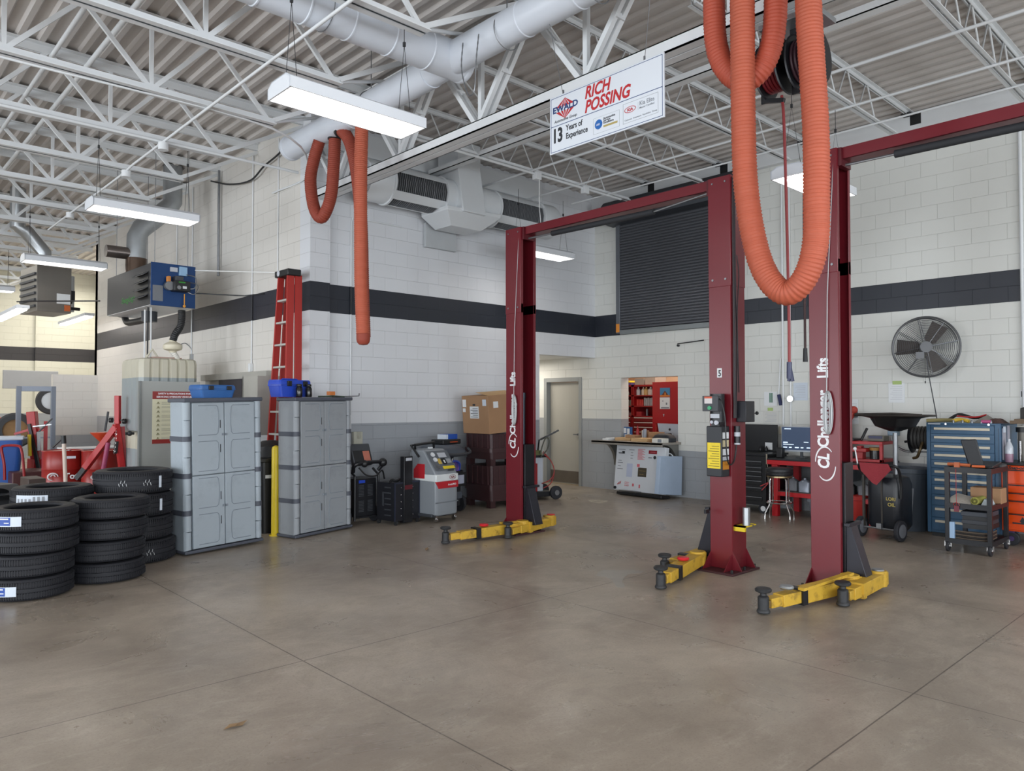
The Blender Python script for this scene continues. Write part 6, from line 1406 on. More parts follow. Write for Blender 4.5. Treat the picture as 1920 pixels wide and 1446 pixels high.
ob2('pale_diagram', .27, .40, .28, .52, mat('diagram_lilac', 'b9c2d8', .5)); ob2('brown_label', .53, .72, .30, .46, mat('label_brown', '4e4638', .5)); ob2('label_print', .56, .70, .40, .41, mat('sand_print', 'a08a55', .6)); ob2('label_print', .56, .66, .34, .35, mat('sand_print', 'a08a55', .6)); ob2('danger_band', .74, .92, .715, .775, mat('danger_red', '8e1d28', .5)); ob2('danger_print', .78, .89, .735, .755, mat('pink_print', 'cf6a73', .6)); ob2('warning_print', .74, .82, .64, .652, lettdark)
MB().cyl((.88, -.004, .655), (.88, -.001, .655), .03, 20, M=Mb).cyl((.035, -.02, .07), (.035, 0, .07), .028, 18, M=Mb).build('round_mark', lettdark, wbd, world=True)
sp0 = MB(); out = [(5.60, 4.78), (5.72, 4.80), (5.80, 4.70), (5.92, 4.62), (5.96, 4.50), (5.86, 4.46), (5.78, 4.52), (5.70, 4.50), (5.60, 4.46), (5.45, 4.36), (5.34, 4.24), (5.28, 4.22), (5.27, 4.28), (5.36, 4.38), (5.46, 4.50), (5.50, 4.60), (5.46, 4.68)]
sp0.prism(out, .0003, .0011); tag(sp0.build('dried_spill', mat('spill_grey', 'a8a49c', .5, var=.12, vs=12)), 'pale dried spill on the floor between the lift columns', 'floor mark')
fd = thing('floor_decal', 'worn pale ring left on the concrete before the grey door', 'floor mark', (9.66, 8.23, 0)); MB().lathe([(.10, .0005), (.10, .0022), (.155, .0022), (.155, .0005)], n=32, closed=True).build('ring', mat('decal_pale', 'b9b2a2', .7, var=.2, vs=20), fd)
for i, (x, y, s_) in enumerate(((1.583, 3.759, .05), (5.045, 6.814, .05))):
    lfm = thing('dry_leaf', ['dry brown leaf on the open floor near the slab joints', 'dry brown leaf on the floor near the lift arm tip'][i], 'leaf', (x, y, .002), .8 * i); MB().add([(-.06, 0, 0), (-.02, .018, .012), (.03, .022, .004), (.065, 0, .015), (.03, -.02, .003), (-.02, -.02, .010), (0, 0, .002)], [(6, 0, 1), (6, 1, 2), (6, 2, 3), (6, 3, 4), (6, 4, 5), (6, 5, 0)]).build('leaf_blade', mat('leaf_tan', '8a7052', .8), lfm)

# ---------------------------------------------------------------- workbench along the shutter wall
tl = thing('tool_chest', 'black tool chest with steel drawer edges beside the red workbench', 'tool chest', (10.35, 5.75, 0))
MB().b(10.30, 10.95, 5.54, 6.35, .13, .86).build('body', mat('chest_black', '131417', .35), tl, world=True, bevel=.006); MB().b(10.28, 10.97, 5.52, 6.37, .86, .89).build('top', blackm, tl, world=True, bevel=.004); MB().b(10.96, 10.99, 5.70, 6.37, .89, 1.31).build('lid', mat('chest_black', '131417', .35), tl, world=True, bevel=.004); MB().b(10.955, 10.96, 5.78, 5.90, .92, 1.03).build('lid_label', paper, tl, world=True)
for k, z in enumerate((.22, .36, .46, .53, .60, .66, .75)):
    d = MB().b(10.285, 10.30, 5.60, 6.30, z - .03, z + .032).build('drawer', mat('chest_black', '131417', .35), tl, world=True, bevel=.003); MB().b(10.272, 10.287, 5.60, 6.30, z + .022, z + .030).build('drawer_edge', steel, d, world=True)
for y in (5.62, 6.27): cyl_x(MB(), (10.38, y, .075), .075, .04, 22).build('wheel', rubber2, tl, world=True); 
for y in (5.62, 6.27): cyl_x(MB(), (10.36, y, .075), .04, .01, 18).build('wheel_hub', paper, tl, world=True)
tg = thing('grabber_tool', 'thin rod with red handles hanging beside the black chest drawers', 'tool', (10.27, 5.52, .9)); MB().cyl((10.26, 5.50, .88), (10.26, 5.48, .48), .006, 6).b(10.25, 10.265, 5.495, 5.51, .75, .90).build('rod', mat('rod_tan', '8e8574', .5), tg, world=True); MB().bar((10.26, 5.48, .48), (10.25, 5.60, .42), .014, .014).bar((10.26, 5.48, .47), (10.25, 5.58, .36), .012, .012).build('grip', red, tg, world=True)
wb = thing('workbench', 'red steel workbench with a black top carrying the monitor', 'workbench', (10.4, 4.6, 0)); rb_ = mat('bench_red', 'b3161f', .35, var=.05)
MB().b(10.25, 11.1, 3.96, 5.50, .815, .84).build('top', blackm, wb, world=True, bevel=.004); MB().b(10.25, 10.28, 3.96, 5.50, .75, .815).b(10.28, 11.1, 5.46, 5.50, .75, .815).build('front_rail', rb_, wb, world=True, bevel=.004)
for y in (5.40, 4.75, 4.02): MB().b(10.28, 10.36, y - .05, y + .04, 0, .75).build('leg', rb_, wb, world=True, bevel=.004)
MB().b(10.95, 11.03, 5.35, 5.44, 0, .75).build('leg', rb_, wb, world=True); MB().b(10.30, 11.0, 3.96, 5.40, .34, .37).build('lower_shelf', mat('shelf_dark', '4a3d38', .5), wb, world=True); MB().b(10.29, 10.31, 3.96, 5.40, .30, .36).build('shelf_rail', rb_, wb, world=True)
mn = thing('monitor', 'flat screen showing a dark blue desktop picture on the red bench', 'monitor', (10.6, 5.15, .84), -PI / 2 + .05)
MB().b(-.29, .29, 0, .035, .09, .46).build('bezel', mat('bezel_silver', 'aab1bb', .35), mn, bevel=.005); MB().b(-.28, .28, -.003, 0, .115, .452).build('screen', emit('screen_navy', '2e3d55', .55), mn); MB().b(-.07, .07, .0, .12, 0, .012).b(-.02, .02, .03, .05, .01, .2).build('stand', dgrey, mn)
q = MB(); q.lathe([(.02, .16), (.045, .17), (.04, .23), (.018, .245), (.0005, .25)], (.17, -.004, 0), 14, M=Matrix.Diagonal((1, .05, 1, 1))); q.build('screen_figure', emit('screen_pale', 'cfe0f2', .9), mn)
q = MB()
for k in range(6): q.b(-.26 + k * .088, -.20 + k * .088 - .02 * (k % 2), -.0045, -.003, .145, .160)
q.b(-.26, -.19, -.0045, -.003, .215, .232).b(-.26, -.10, -.0045, -.003, .19, .20).b(-.24, -.14, -.0045, -.003, .42, .432).b(.05, .12, -.0045, -.003, .23, .24); q.build('screen_print', emit('screen_pale', 'cfe0f2', .9), mn)
sp_ = thing('speaker', 'small black desk speaker beside the monitor', 'speaker', (10.45, 5.40, .84)); MB().b(10.42, 10.52, 5.35, 5.44, .842, .99).build('cabinet', black, sp_, world=True, bevel=.01)
hb_ = thing('black_case', 'black upright case behind the monitor with a purple item on top', 'case', (10.9, 4.7, .84)); MB().b(10.80, 11.05, 4.58, 4.86, .84, 1.44).b(10.80, 11.05, 4.5, 4.72, 1.44, 1.53).build('shell', mat('case_black2', '23252c', .45), hb_, world=True, bevel=.006); MB().b(10.80, 10.86, 4.73, 4.80, 1.44, 1.50).build('purple_item', mat('item_purple', '6a3fa0', .5), hb_, world=True)
for i in range(2): tag(MB().lathe([(.025, 0), (.028, .02), (.02, .05), (.012, .06), (.012, .075), (.0005, .08)], (10.9, 5.95 - i * .1, .90), 14).build('small_mug', blackm), 'small dark cup on the bench behind the black chest', 'cup', 'small dark cups')
to = thing('parts_tote', 'grey plastic tote on the bench lower shelf', 'tote', (10.5, 4.6, .56), 0, 'grey totes'); q = MB(); loft(q, [[(10.62 + x, 4.62 + y, z) for x, y in rbox(.42 * s_, .58 * s_, .05)] for z, s_ in ((.56, .9), (.72, .98), (.722, 1.04), (.74, 1.04))]); q.build('tub', mgrey, to, world=True)
t3 = thing('parts_tote', 'big grey plastic tote on the floor under the bench', 'tote', (10.5, 4.5, 0), 0, 'grey totes'); q = MB(); loft(q, [[(10.62 + x, 4.60 + y, z) for x, y in rbox(.50 * s_, .72 * s_, .05)] for z, s_ in ((.0, .9), (.24, .98), (.242, 1.04), (.27, 1.04), (.30, 1.0))]); q.build('tub', mgrey, t3, world=True)
def jug(label, x, y, z, m, h=.2, lab=None):
    t = thing('fluid_jug', label, 'jug', (x, y, z), 0, 'jugs on the bench shelf'); q = MB(); loft(q, [[(u, v, zz) for u, v in rbox(w_, d_, .02)] for zz, w_, d_ in ((0, .10, .16), (h * .7, .10, .16), (h * .88, .05, .06), (h * .9, .04, .04), (h, .04, .04))]); q.build('jug_body', m, t)
    if lab: MB().b(-.053, -.05, -.05, .05, h * .12, h * .55).build('label', lab, t)
    return t
jug('pale silver jug on the bench shelf beside the stool', 10.42, 5.0, .37, mat('jug_silver', '9aa1ad', .35, .3)); jug('blue jug with a yellow label, partly behind the column', 10.42, 4.72, .37, mat('jug_blue', '1f3f7d', .4), .2, mat('jug_yellow', 'cfb04a', .5)); jug('grey jug under the bench at the red leg', 10.5, 5.22, .37, mat('jug_grey', '77797f', .4)); jug('grey jug next to the orange-labelled can on the far bench shelf', 10.42, 4.16, .37, mat('jug_grey', '77797f', .4)); jug('black can with an orange label on the far bench shelf', 10.42, 4.36, .37, black, .2, mat('label_salmon', 'a8563a', .5))
so = thing('bar_stool', 'chrome shop stool with a round black padded seat', 'stool', (10.07, 5.21, 0), .3)
MB().lathe([(.0005, .615), (.17, .615), (.185, .63), (.188, .66), (.183, .668), (.188, .676), (.185, .71), (.165, .73), (.0005, .735)], n=36).build('seat', softblack, so)
MB().lathe([(.16, .595), (.175, .595), (.175, .615), (.16, .615)], n=36, closed=True).build('seat_ring', mat('brass_trim', '9c8b6a', .3, .8), so)
for k in range(4):
    a = PI / 4 + k * PI / 2; c_, s_ = math.cos(a), math.sin(a)
    MB().tube([(c_ * .08, s_ * .08, .60), (c_ * .135, s_ * .135, .585), (c_ * .155, s_ * .155, .55), (c_ * .158, s_ * .158, .22), (c_ * .235, s_ * .235, .09), (c_ * .238, s_ * .238, 0)], .0115, 10).build('leg', chrome, so)
MB().tube([(.175 * math.cos(a), .175 * math.sin(a), .235) for a in [i * PI / 18 for i in range(36)]], .010, 8, closed=True).build('foot_ring', chrome, so)
# papers and fittings on the shutter wall
def sheet(label, y0, y1, z0, z1, m=paper, lines=8, nm='wall_paper', x=XC - .004):
    t = thing(nm, label, 'paper', (x, (y0 + y1) / 2, z0)); MB().b(x - .002, x + .002, y0, y1, z0, z1).build('sheet', m, t, world=True)
    if lines:
        q = MB()
        for k in range(lines): q.b(x - .003, x - .002, y0 + (y1 - y0) * .15, y1 - (y1 - y0) * (.12 + .08 * (k % 3)), z0 + (z1 - z0) * (.15 + .75 * k / lines), z0 + (z1 - z0) * (.15 + .75 * k / lines) + .004)
        q.build('print', mat('faint_print', 'a9adb5', .7), t, world=True)
    return t
def yz(px, py, x=XC): # helper: a spot on the wall plane
    d = Vector((.68171, .73121, .02445)) + (px - 960) / 1400.3 * Vector((.73143, -.68193, 0)) - (py - 723) / 1400.3 * Vector((-.01667, -.01788, .9997)); k = x / d.x
    return k * d.y, 1.6385 + k * d.z
def sheet_px(label, a, b_, c_, d, **kw):
    y1, z1 = yz(a, b_); y0, z0 = yz(c_, d); return sheet(label, y0, y1, z0, z1, **kw)
g1_ = sheet_px('white card with two green bars on the wall behind the black chest', 1433, 735, 1458, 761, lines=0); q = MB(); ya, za = yz(1441, 737); yb_, zb = yz(1449, 755); q.b(XC - .008, XC - .006, ya - .04, ya - .02, zb, za).b(XC - .008, XC - .006, yb_, yb_ + .02, zb, za); q.build('green_bar', mat('bar_green', '2f6a52', .6), g1_, world=True)
s2 = sheet_px('faded sheet with a green sticky note under the green-bar card', 1431, 770, 1461, 795, m=mat('paper_faded', 'cfcfca', .8)); ya, za = yz(1440, 767); MB().b(XC - .009, XC - .007, ya - .09, ya, za - .03, za + .02).build('sticky_note', mat('sticky_green', 'a9c07a', .8), s2, world=True)
sheet_px('bluish printed sheet clipped near the dangling hose end', 1488, 718, 1515, 751, m=paperb)
s4 = sheet_px('white sheet with a green sticky note below the wall fan', 1666, 719, 1697, 755); ya, za = yz(1674, 716); MB().b(XC - .009, XC - .007, ya - .12, ya + .0, za - .04, za + .01).build('sticky_note', mat('sticky_green', 'a9c07a', .8), s4, world=True)
s5 = sheet_px('framed white chart behind the second lift column', 1594, 749, 1610, 795)
s6 = sheet_px('white notice with grey letters at the picture edge, NO', 1913, 732, 1925, 760, lines=0); 
y_, z_ = yz(1914, 744); text('lettering', 'NO', .10, lettdark, s6, T(XC - .0075, y_, z_) @ FACE_X, bold=.02, world=True)
cond('wall_conduit', 'white conduit rising on the wall behind the monitor, next to the air gun', [(XC - .015, yz(1470, 800)[0], 1.3), (XC - .015, yz(1470, 800)[0], 5.2)], .016)
cond('wall_conduit', 'white conduit rising on the wall behind the monitor, nearer the logo column', [(XC - .015, yz(1484, 800)[0], 1.2), (XC - .015, yz(1484, 800)[0], 5.2)], .014)
cond('wall_conduit', 'white conduit down the shutter wall at the far picture edge', [(XC - .02, yz(1917, 500)[0], 1.0), (XC - .02, yz(1917, 500)[0], 5.4)], .022)
y_, z_ = yz(1468, 807); tag(MB().c(XC - .03, y_, z_, .05, .08, .13).build('outlet_box', mat('box_cream', 'c9c2b0', .5), bevel=.006), 'cream outlet box on the wall behind the monitor', 'electrical box')
y_, z_ = yz(1484, 748); dd_ = thing('wall_dial', 'round chrome dial on the conduit beside the bluish sheet', 'dial', (XC - .04, y_, z_)); MB().cyl((XC - .05, y_, z_), (XC - .03, y_, z_), .05, 20).build('dial_body', chrome, dd_, world=True)
br_ = thing('hanging_brush', 'white stick with a dark blue brush head hanging on the wall', 'brush', (XC - .03, yz(1463, 720)[0], 1.8)); ya, za = yz(1465, 672); yb_, zb = yz(1462, 740); yc_, zc_ = yz(1466, 760); MB().cyl((XC - .03, ya, za), (XC - .03, yb_, zb), .009, 8).build('stick', paper, br_, world=True); MB().bar((XC - .03, yb_, zb), (XC - .03, yc_, zc_), .045, .03, (1, 0, 0)).build('brush_head', mat('brush_navy', '252c52', .6), br_, world=True)
yw, zw = yz(1273, 645); tag(MB().tube([(XC - .04, yw, zw), (XC - .04, yz(1322, 642)[0], zw + .03)], .010, 6).cyl((XC - .04, yw, zw - .03), (XC, yw, zw - .03), .02, 8).build('wall_rod', greasy), 'dark rod fixed on the wall between the pass-through and the numbered column', 'rod')

# ---------------------------------------------------------------- wall fan
fn_ = thing('wall_fan', 'big round grey wall fan with three broad blades and pull cord', 'fan', (10.86, 3.52, 2.40), -PI / 2 + .42)
fg = mat('fan_grey', '57585a', .4, .5, var=.1); R0 = .40
MB().tube([(R0 * math.cos(a), 0, R0 * math.sin(a)) for a in [i * PI / 30 for i in range(60)]], .014, 8, closed=True).tube([(R0 * .99 * math.cos(a), .16, R0 * .99 * math.sin(a)) for a in [i * PI / 30 for i in range(60)]], .009, 8, closed=True).build('guard_ring', fg, fn_)
gr = MB()
for k in range(14):
    rr = R0 * (.22 + .055 * k); gr.tube([(rr * math.cos(a), -.05 * (1 - (rr / R0) ** 2) , rr * math.sin(a)) for a in [i * PI / 24 for i in range(48)]], .0022, 4, closed=True)
    gr.tube([(rr * math.cos(a), .16 + .04 * (1 - (rr / R0) ** 2), rr * math.sin(a)) for a in [i * PI / 24 for i in range(48)]], .0022, 4, closed=True)
for k in range(8):
    a = k * PI / 4 + .2
    for y0, y1 in ((-.05, 0), (.20, .16)): gr.tube([(0.07 * math.cos(a), y0, .07 * math.sin(a)), (R0 * math.cos(a), y1, R0 * math.sin(a))], .004, 5)
gr.build('wire_guard', mat('guard_wire', '74767a', .35, .7), fn_)
for k in range(3):
    a = PI + .0 + k * 2 * PI / 3; M_ = RY(-a)
    q = MB(); q.add([(.06, .05, -.03), (.10, .02, -.075), (.34, .03, -.11), (.35, .10, .10), (.12, .12, .075), (.06, .09, .03)] + [(x, y + .004, z) for x, y, z in [(.06, .05, -.03), (.10, .02, -.075), (.34, .03, -.11), (.35, .10, .10), (.12, .12, .075), (.06, .09, .03)]], [(0, 1, 2, 3, 4, 5), (11, 10, 9, 8, 7, 6)] + [(i, i + 6, (i + 1) % 6 + 6, (i + 1) % 6) for i in range(6)], M_); q.build('blade', mat('blade_brown', '5f5a57', .4, .5, var=.12), fn_)
MB().cyl((0, -.02, 0), (0, .22, 0), .075, 20).cyl((0, .2, 0), (0, .30, 0), .05, 14).build('motor_hub', fg, fn_); MB().b(-.13, -.03, -.062, -.05, -.16, -.07).build('name_badge', fg, fn_)
MB().bar((0, .25, 0), (-.10, .34, -.02), .06, .05).build('wall_bracket', fg, fn_)
MB().cyl((-.02, -.055, -.10), (-.02, -.055, -.46), .0025, 5).cyl((-.02, -.055, -.46), (-.02, -.055, -.49), .008, 8).build('pull_cord', black, fn_)
MB().tube(smooth_path([(.0, -.055, -.12), (.02, -.04, -.35), (.08, .03, -.7), (.13, .10, -.98)], 6), .007, 6).build('power_cord', dgrey, fn_)

# ---------------------------------------------------------------- oil drain, bins, blue cabinet
od = thing('oil_drain_caddy', 'black oil drain caddy on two wheels with a red rag over its handle', 'oil drain', (9.46, 3.61, 0), -PI / 2 - .12)
q = MB(); loft(q, [[(x, y + .25, z) for x, y in rbox(w_, d_, .09)] for z, w_, d_ in ((.10, .36, .32), (.16, .42, .38), (.66, .42, .38), (.74, .38, .34), (.77, .26, .22))]); q.build('tank', mat('tank_black2', '1c1f25', .35), od)
MB().b(-.225, -.20, .02, .05, .12, .76).b(-.01, .01, .052, .06, .10, .74).build('tank_seam', mat('seam_brown', '35312c', .5), od)
text('lettering', 'LORI', .055, mat('lett_gold', 'b9a65a', .5), od, T(.05, .055, .47) @ FACE_Y, bold=.02); text('lettering', 'OIL', .06, mat('lett_gold', 'b9a65a', .5), od, T(.07, .055, .40) @ FACE_Y, bold=.02)
for s in (-.24, .24):
    wv = MB(); cyl_x(wv, (s, .02, .125), .125, .05, 30); w_ = wv.build('wheel', rubber2, od, bevel=.01); h_ = MB(); cyl_x(h_, (s, .02, .125), .082, .056, 24); h_.build('hub', mat('hub_grey', '6c6f75', .4), w_)
MB().cyl((-.26, .02, .125), (.26, .02, .125), .012, 8).c(0, .0, .16, .06, .05, .06).build('axle', steel, od)
MB().tube(smooth_path([(-.22, .06, .55), (-.23, .04, .75), (-.24, -.02, .86), (-.18, -.06, .90), (.18, -.06, .90), (.24, -.02, .86), (.23, .06, .72), (.22, .08, .5)], 5), .016, 8).build('handle', black, od)
q = MB(); q.add([(-.20, -.09, .92), (.16, -.09, .92), (.19, -.085, .85), (.02, -.10, .66), (-.03, -.10, .68), (-.18, -.09, .82), (-.18, .06, .86), (.14, .06, .84), (-.0, .10, .78)], [(0, 1, 2, 3, 4, 5), (1, 0, 6, 7), (6, 8, 7)]); q.build('shop_rag', mat('rag_red', '8f3038', .9, var=.12, bump=.3), od)
MB().cyl((-.25, -.03, .88), (-.275, -.04, 1.06), .008, 8).ball((-.28, -.04, 1.08), .022, 8).build('valve_lever', paper, od)
MB().cyl((.05, .30, .76), (.05, .30, 1.28), .028, 16).build('mast', steel, od)
q = MB(); loft(q, [[(.05 + x, .30 + y, z) for x, y in rbox(w_, d_, d_ * .45, 8)] for z, w_, d_ in ((1.30, .12, .12), (1.36, .45, .34), (1.46, .56, .44), (1.48, .74, .50), (1.495, .90, .52))]); q.build('drain_pan', mat('pan_black', '191a1c', .4), od); MB().tube([(.05 + x, .30 + y, 1.495) for x, y in rbox(.90, .52, .23, 8)], .012, 6, closed=True).tube([(-.35, .1, 1.50), (.1, .12, 1.515), (.42, .2, 1.50)], .02, 6).build('pan_rim', mat('pan_rim', '2a2522', .5), od)
gl = MB(); gl.ball((-.38, .12, 1.56), .05, 8); gl.tube(smooth_path([(-.38, .12, 1.56), (-.42, .12, 1.46), (-.47, .14, 1.40)], 4), [.04, .035, .035, .035, .03, .03, .03, .028, .025][:9], 8); gl.build('red_glove', mat('glove_red', '8e2c22', .7), od)
tr_ = thing('trash_can', 'round dark grey trash can with a white streak, beside the oil drain', 'trash can', (10.50, 3.64, 0)); MB().lathe([(.22, 0), (.235, .03), (.268, .74), (.29, .745), (.29, .80), (.275, .805), (.262, .76), (.225, .06), (.0005, .05)], n=36).build('can', mat('can_grey', '4b535d', .5, var=.06), tr_); MB().bar((-.235, -.11, .22), (-.255, -.14, .56), .03, .004, (1, 0, 0)).build('white_streak', mat('streak', '9aa0a8', .7), tr_)
rbk = thing('bucket', 'red plastic bucket bin under the far end of the bench', 'bucket', (10.36, 4.30, 0)); MB().lathe([(.15, 0), (.165, .02), (.185, .34), (.20, .345), (.20, .40), (.185, .405), (.0005, .40)], n=30).build('tub', redp, rbk); MB().b(-.19, -.17, -.04, .08, .28, .30).build('grip_lip', redp, rbk)
# red shelf on the bench with jars
rs = thing('bench_riser', 'red two-tier riser shelf on the bench behind the oil drain pan', 'shelf', (10.6, 4.1, .84)); MB().b(10.55, 11.0, 3.98, 4.7, 1.08, 1.12).b(10.55, 10.60, 3.98, 4.02, .84, 1.08).b(10.55, 10.60, 4.66, 4.7, .84, 1.08).b(10.55, 11.0, 3.98, 4.7, .84, .88).build('frame', rb_, rs, world=True, bevel=.004)
vi = thing('bench_vise', 'small red bench vise on the riser shelf', 'vise', (10.6, 4.15, .88)); MB().b(10.5, 10.62, 4.22, 4.32, .88, .98).b(10.46, 10.66, 4.16, 4.38, .98, 1.03).b(10.5, 10.6, 4.24, 4.30, 1.03, 1.06).build('jaws', red, vi, world=True, bevel=.006)
for i, (y, c_) in enumerate(((4.58, '1b1d22'), (4.52, '9a9d9f'), (4.46, '17181a'))): bottle('spray_can', ['black spray can at the column end of the red riser shelf', 'grey spray can between two black ones on the riser shelf', 'second black spray can beside the red vise'][i], 10.6, y, .885, .025, .18, c_, None, False)
pj = thing('parts_jar', 'clear dark jar with a tan lid at the riser shelf end', 'jar', (10.62, 3.88, .885)); MB().cyl((10.62, 4.10, .885), (10.62, 4.10, 1.0), .07, 20).build('jar', mat('jar_dark', '2c2b2b', .2), pj, world=True); MB().cyl((10.62, 4.10, 1.0), (10.62, 4.10, 1.04), .075, 20).build('lid', mat('lid_tan', 'a9793a', .6), pj, world=True)
bt_ = thing('battery_tester', 'blue-faced tester lying on the red riser shelf', 'tester', (10.7, 3.95, 1.17)); MB().b(10.66, 10.86, 4.0, 4.22, 1.122, 1.20).build('case', mat('tester_grey', '6e6a60', .5), bt_, world=True, bevel=.01); MB().b(10.655, 10.66, 4.02, 4.20, 1.16, 1.195).build('face', mat('tester_navy', '2b2f55', .4), bt_, world=True)
tag(MB().bar((10.7, 4.32, 1.125), (10.74, 4.25, 1.30), .06, .03).build('handheld_radio', black, bevel=.01), 'black handheld radio leaning on the red riser shelf', 'radio'); tag(MB().b(10.6, 10.9, 4.38, 4.7, 1.122, 1.15).build('black_tray', blackm, bevel=.005), 'flat black tray on the red riser shelf', 'tray')
eb = thing('switch_box', 'blue-grey switch box with curved conduit beside the hose reel', 'electrical box', (XC - .05, 3.75, 1.35)); y_, z_ = yz(1678, 808); MB().c(XC - .05, y_, z_, .10, .13, .13).build('box', mat('switch_blue', '86a0b4', .4), eb, world=True, bevel=.008); ya, za = yz(1712, 846); MB().tube(smooth_path([(XC - .03, y_, z_ - .06), (XC - .03, y_ - .02, z_ - .18), (XC - .03, (y_ + ya) / 2, za + .03), (XC - .03, ya, za), (XC - .03, ya - .2, za)], 6), .012, 8).tube(smooth_path([(XC - .03, y_ + .03, z_ - .06), (XC - .03, y_ + .02, z_ - .16), (XC - .03, (y_ + ya) / 2 + .02, za + .01), (XC - .03, ya, za - .02)], 6), .010, 8).build('conduit', galv, eb, world=True)
bl = thing('drawer_cabinet', 'blue eleven-drawer parts cabinet with pale label handles', 'cabinet', (10.15, 2.9, 0), -PI / 2)
# local: x = -(y-2.9), y = X-10.15
MB().b(-.40, .40, .015, .72, .05, 1.40).build('carcass', blue, bl, bevel=.005); MB().b(-.40, .40, .0, .72, 1.385, 1.405).b(-.40, -.36, .0, .03, .05, 1.39).b(.34, .40, .0, .03, .05, 1.39).build('frame', blue, bl, bevel=.004); MB().b(-.36, .36, .04, .7, 0, .05).build('plinth', black, bl); MB().b(.375, .381, -.003, .0, .1, 1.35).build('lock_bar', mat('bar_navy', '1f3b52', .4), bl)
zs = [1.30, 1.185, 1.075, .965, .865, .77, .675, .565, .44, .285, .10]; top = 1.38
for k, z in enumerate(zs):
    z1 = (zs[k - 1] - .015) if k else top; z0 = z - .012
    hh = zs[k] + (.045 if False else 0)
for k in range(11):
    hi = 1.375 if k == 0 else los; los = [1.268, 1.158, 1.05, .945, .845, .745, .64, .52, .385, .235, .075][k]
    d = MB().b(-.352, .332, .002, .02, los + .005, hi).build('drawer', blue, bl, bevel=.003); zh = hi - .028
    MB().b(-.31, .29, -.016, .002, zh - .030, zh).build('label_handle', mat('handle_label', 'c9c0ad', .5, var=.12, vs=14), d, bevel=.003)
MB().b(-.38, -.24, -.004, 0, 1.383, 1.398).build('maker_plate', greytag, bl); MB().cyl((.28, -.006, 1.39), (.28, 0, 1.39), .012, 12).cyl((-.18, -.006, 1.39), (-.18, 0, 1.39), .012, 12).build('lock', chrome, bl)
# things lying on the blue cabinet
ZT = 1.406
def onb(label, nm, cat, mb, m, bevel=0): return tag(mb.build(nm, m, bevel=bevel), label, cat)
onb('long tan glove roll at the reel end of the blue cabinet top', 'rolled_cloth', 'cloth', MB().tube(smooth_path([(10.22, 3.32, ZT + .02), (10.26, 3.15, ZT + .03), (10.24, 3.02, ZT + .03)], 4), .022, 8), mat('cloth_tan', '8f8458', .8))
onb('bent black hose lying over the blue cabinet top', 'short_hose', 'hose', MB().tube(smooth_path([(10.35, 3.1, ZT + .04), (10.4, 3.0, ZT + .10), (10.42, 2.85, ZT + .06), (10.42, 2.72, ZT + .08)], 5), .018, 8), black)
onb('yellow and white tool lying on the blue cabinet top', 'hand_tool', 'tool', MB().tube(smooth_path([(10.2, 3.02, ZT + .02), (10.22, 2.94, ZT + .04), (10.2, 2.84, ZT + .02)], 4), .022, 8), mat('tool_yellow', 'c9a93a', .5))
onb('long red pry bar lying across the blue cabinet top', 'pry_bar', 'tool', MB().tube(smooth_path([(10.3, 3.0, ZT + .08), (10.3, 2.8, ZT + .07), (10.3, 2.68, ZT + .10)], 4), .010, 8), red)
rg = MB(); rg.add([(10.2, 2.80, ZT), (10.2, 2.60, ZT), (10.35, 2.55, ZT), (10.4, 2.78, ZT), (10.24, 2.74, ZT + .055), (10.26, 2.66, ZT + .10), (10.34, 2.64, ZT + .07), (10.34, 2.74, ZT + .05)], [(0, 1, 5, 4), (1, 2, 6, 5), (2, 3, 7, 6), (3, 0, 4, 7), (4, 5, 6, 7)]); onb('grey rumpled rag heaped on the blue cabinet top', 'grey_rag', 'rag', rg, mat('rag_grey', '77736c', .9, bump=.4))
rg = MB(); rg.add([(10.2, 2.66, ZT), (10.2, 2.48, ZT), (10.36, 2.46, ZT), (10.38, 2.64, ZT), (10.24, 2.62, ZT + .05), (10.26, 2.53, ZT + .06), (10.34, 2.52, ZT + .05), (10.34, 2.6, ZT + .06)], [(0, 1, 5, 4), (1, 2, 6, 5), (2, 3, 7, 6), (3, 0, 4, 7), (4, 5, 6, 7)]); onb('brown rag beside the grey one on the blue cabinet', 'brown_rag', 'rag', rg, mat('rag_brown', '4a3733', .9, bump=.4))
onb('pink and white small bottle lying on the blue cabinet edge', 'small_bottle', 'bottle', MB().cyl((10.17, 2.70, ZT + .02), (10.17, 2.60, ZT + .02), .020, 12), mat('pink_plastic', 'b04a7a', .5))
for i in range(5): tag(MB().lathe([(.014, 0), (.014, .02), (.008, .035), (.0005, .036)], (10.155 + .01, 3.0 - i * .10, ZT), 10).build('socket_bit', steel), 'small chrome socket in the row at the blue cabinet front edge', 'socket', 'chrome sockets on the blue cabinet')
onb('dark speaker-like box on the far end of the blue cabinet top', 'dark_box', 'box', MB().prism([(2.36, ZT), (2.36, ZT + .18), (2.30, ZT + .20), (2.22, ZT + .16), (2.20, ZT + .12), (2.16, ZT)], 10.4, 10.6, 'x'), mat('box_soot', '25221f', .6), .006)
onb('stack of thin brown folders at the far end of the blue cabinet', 'folders', 'folders', MB().b(10.2, 10.5, 2.18, 2.42, ZT, ZT + .035).b(10.22, 10.5, 2.20, 2.38, ZT + .035, ZT + .055), mat('folder_brown', '6c5b4a', .8))
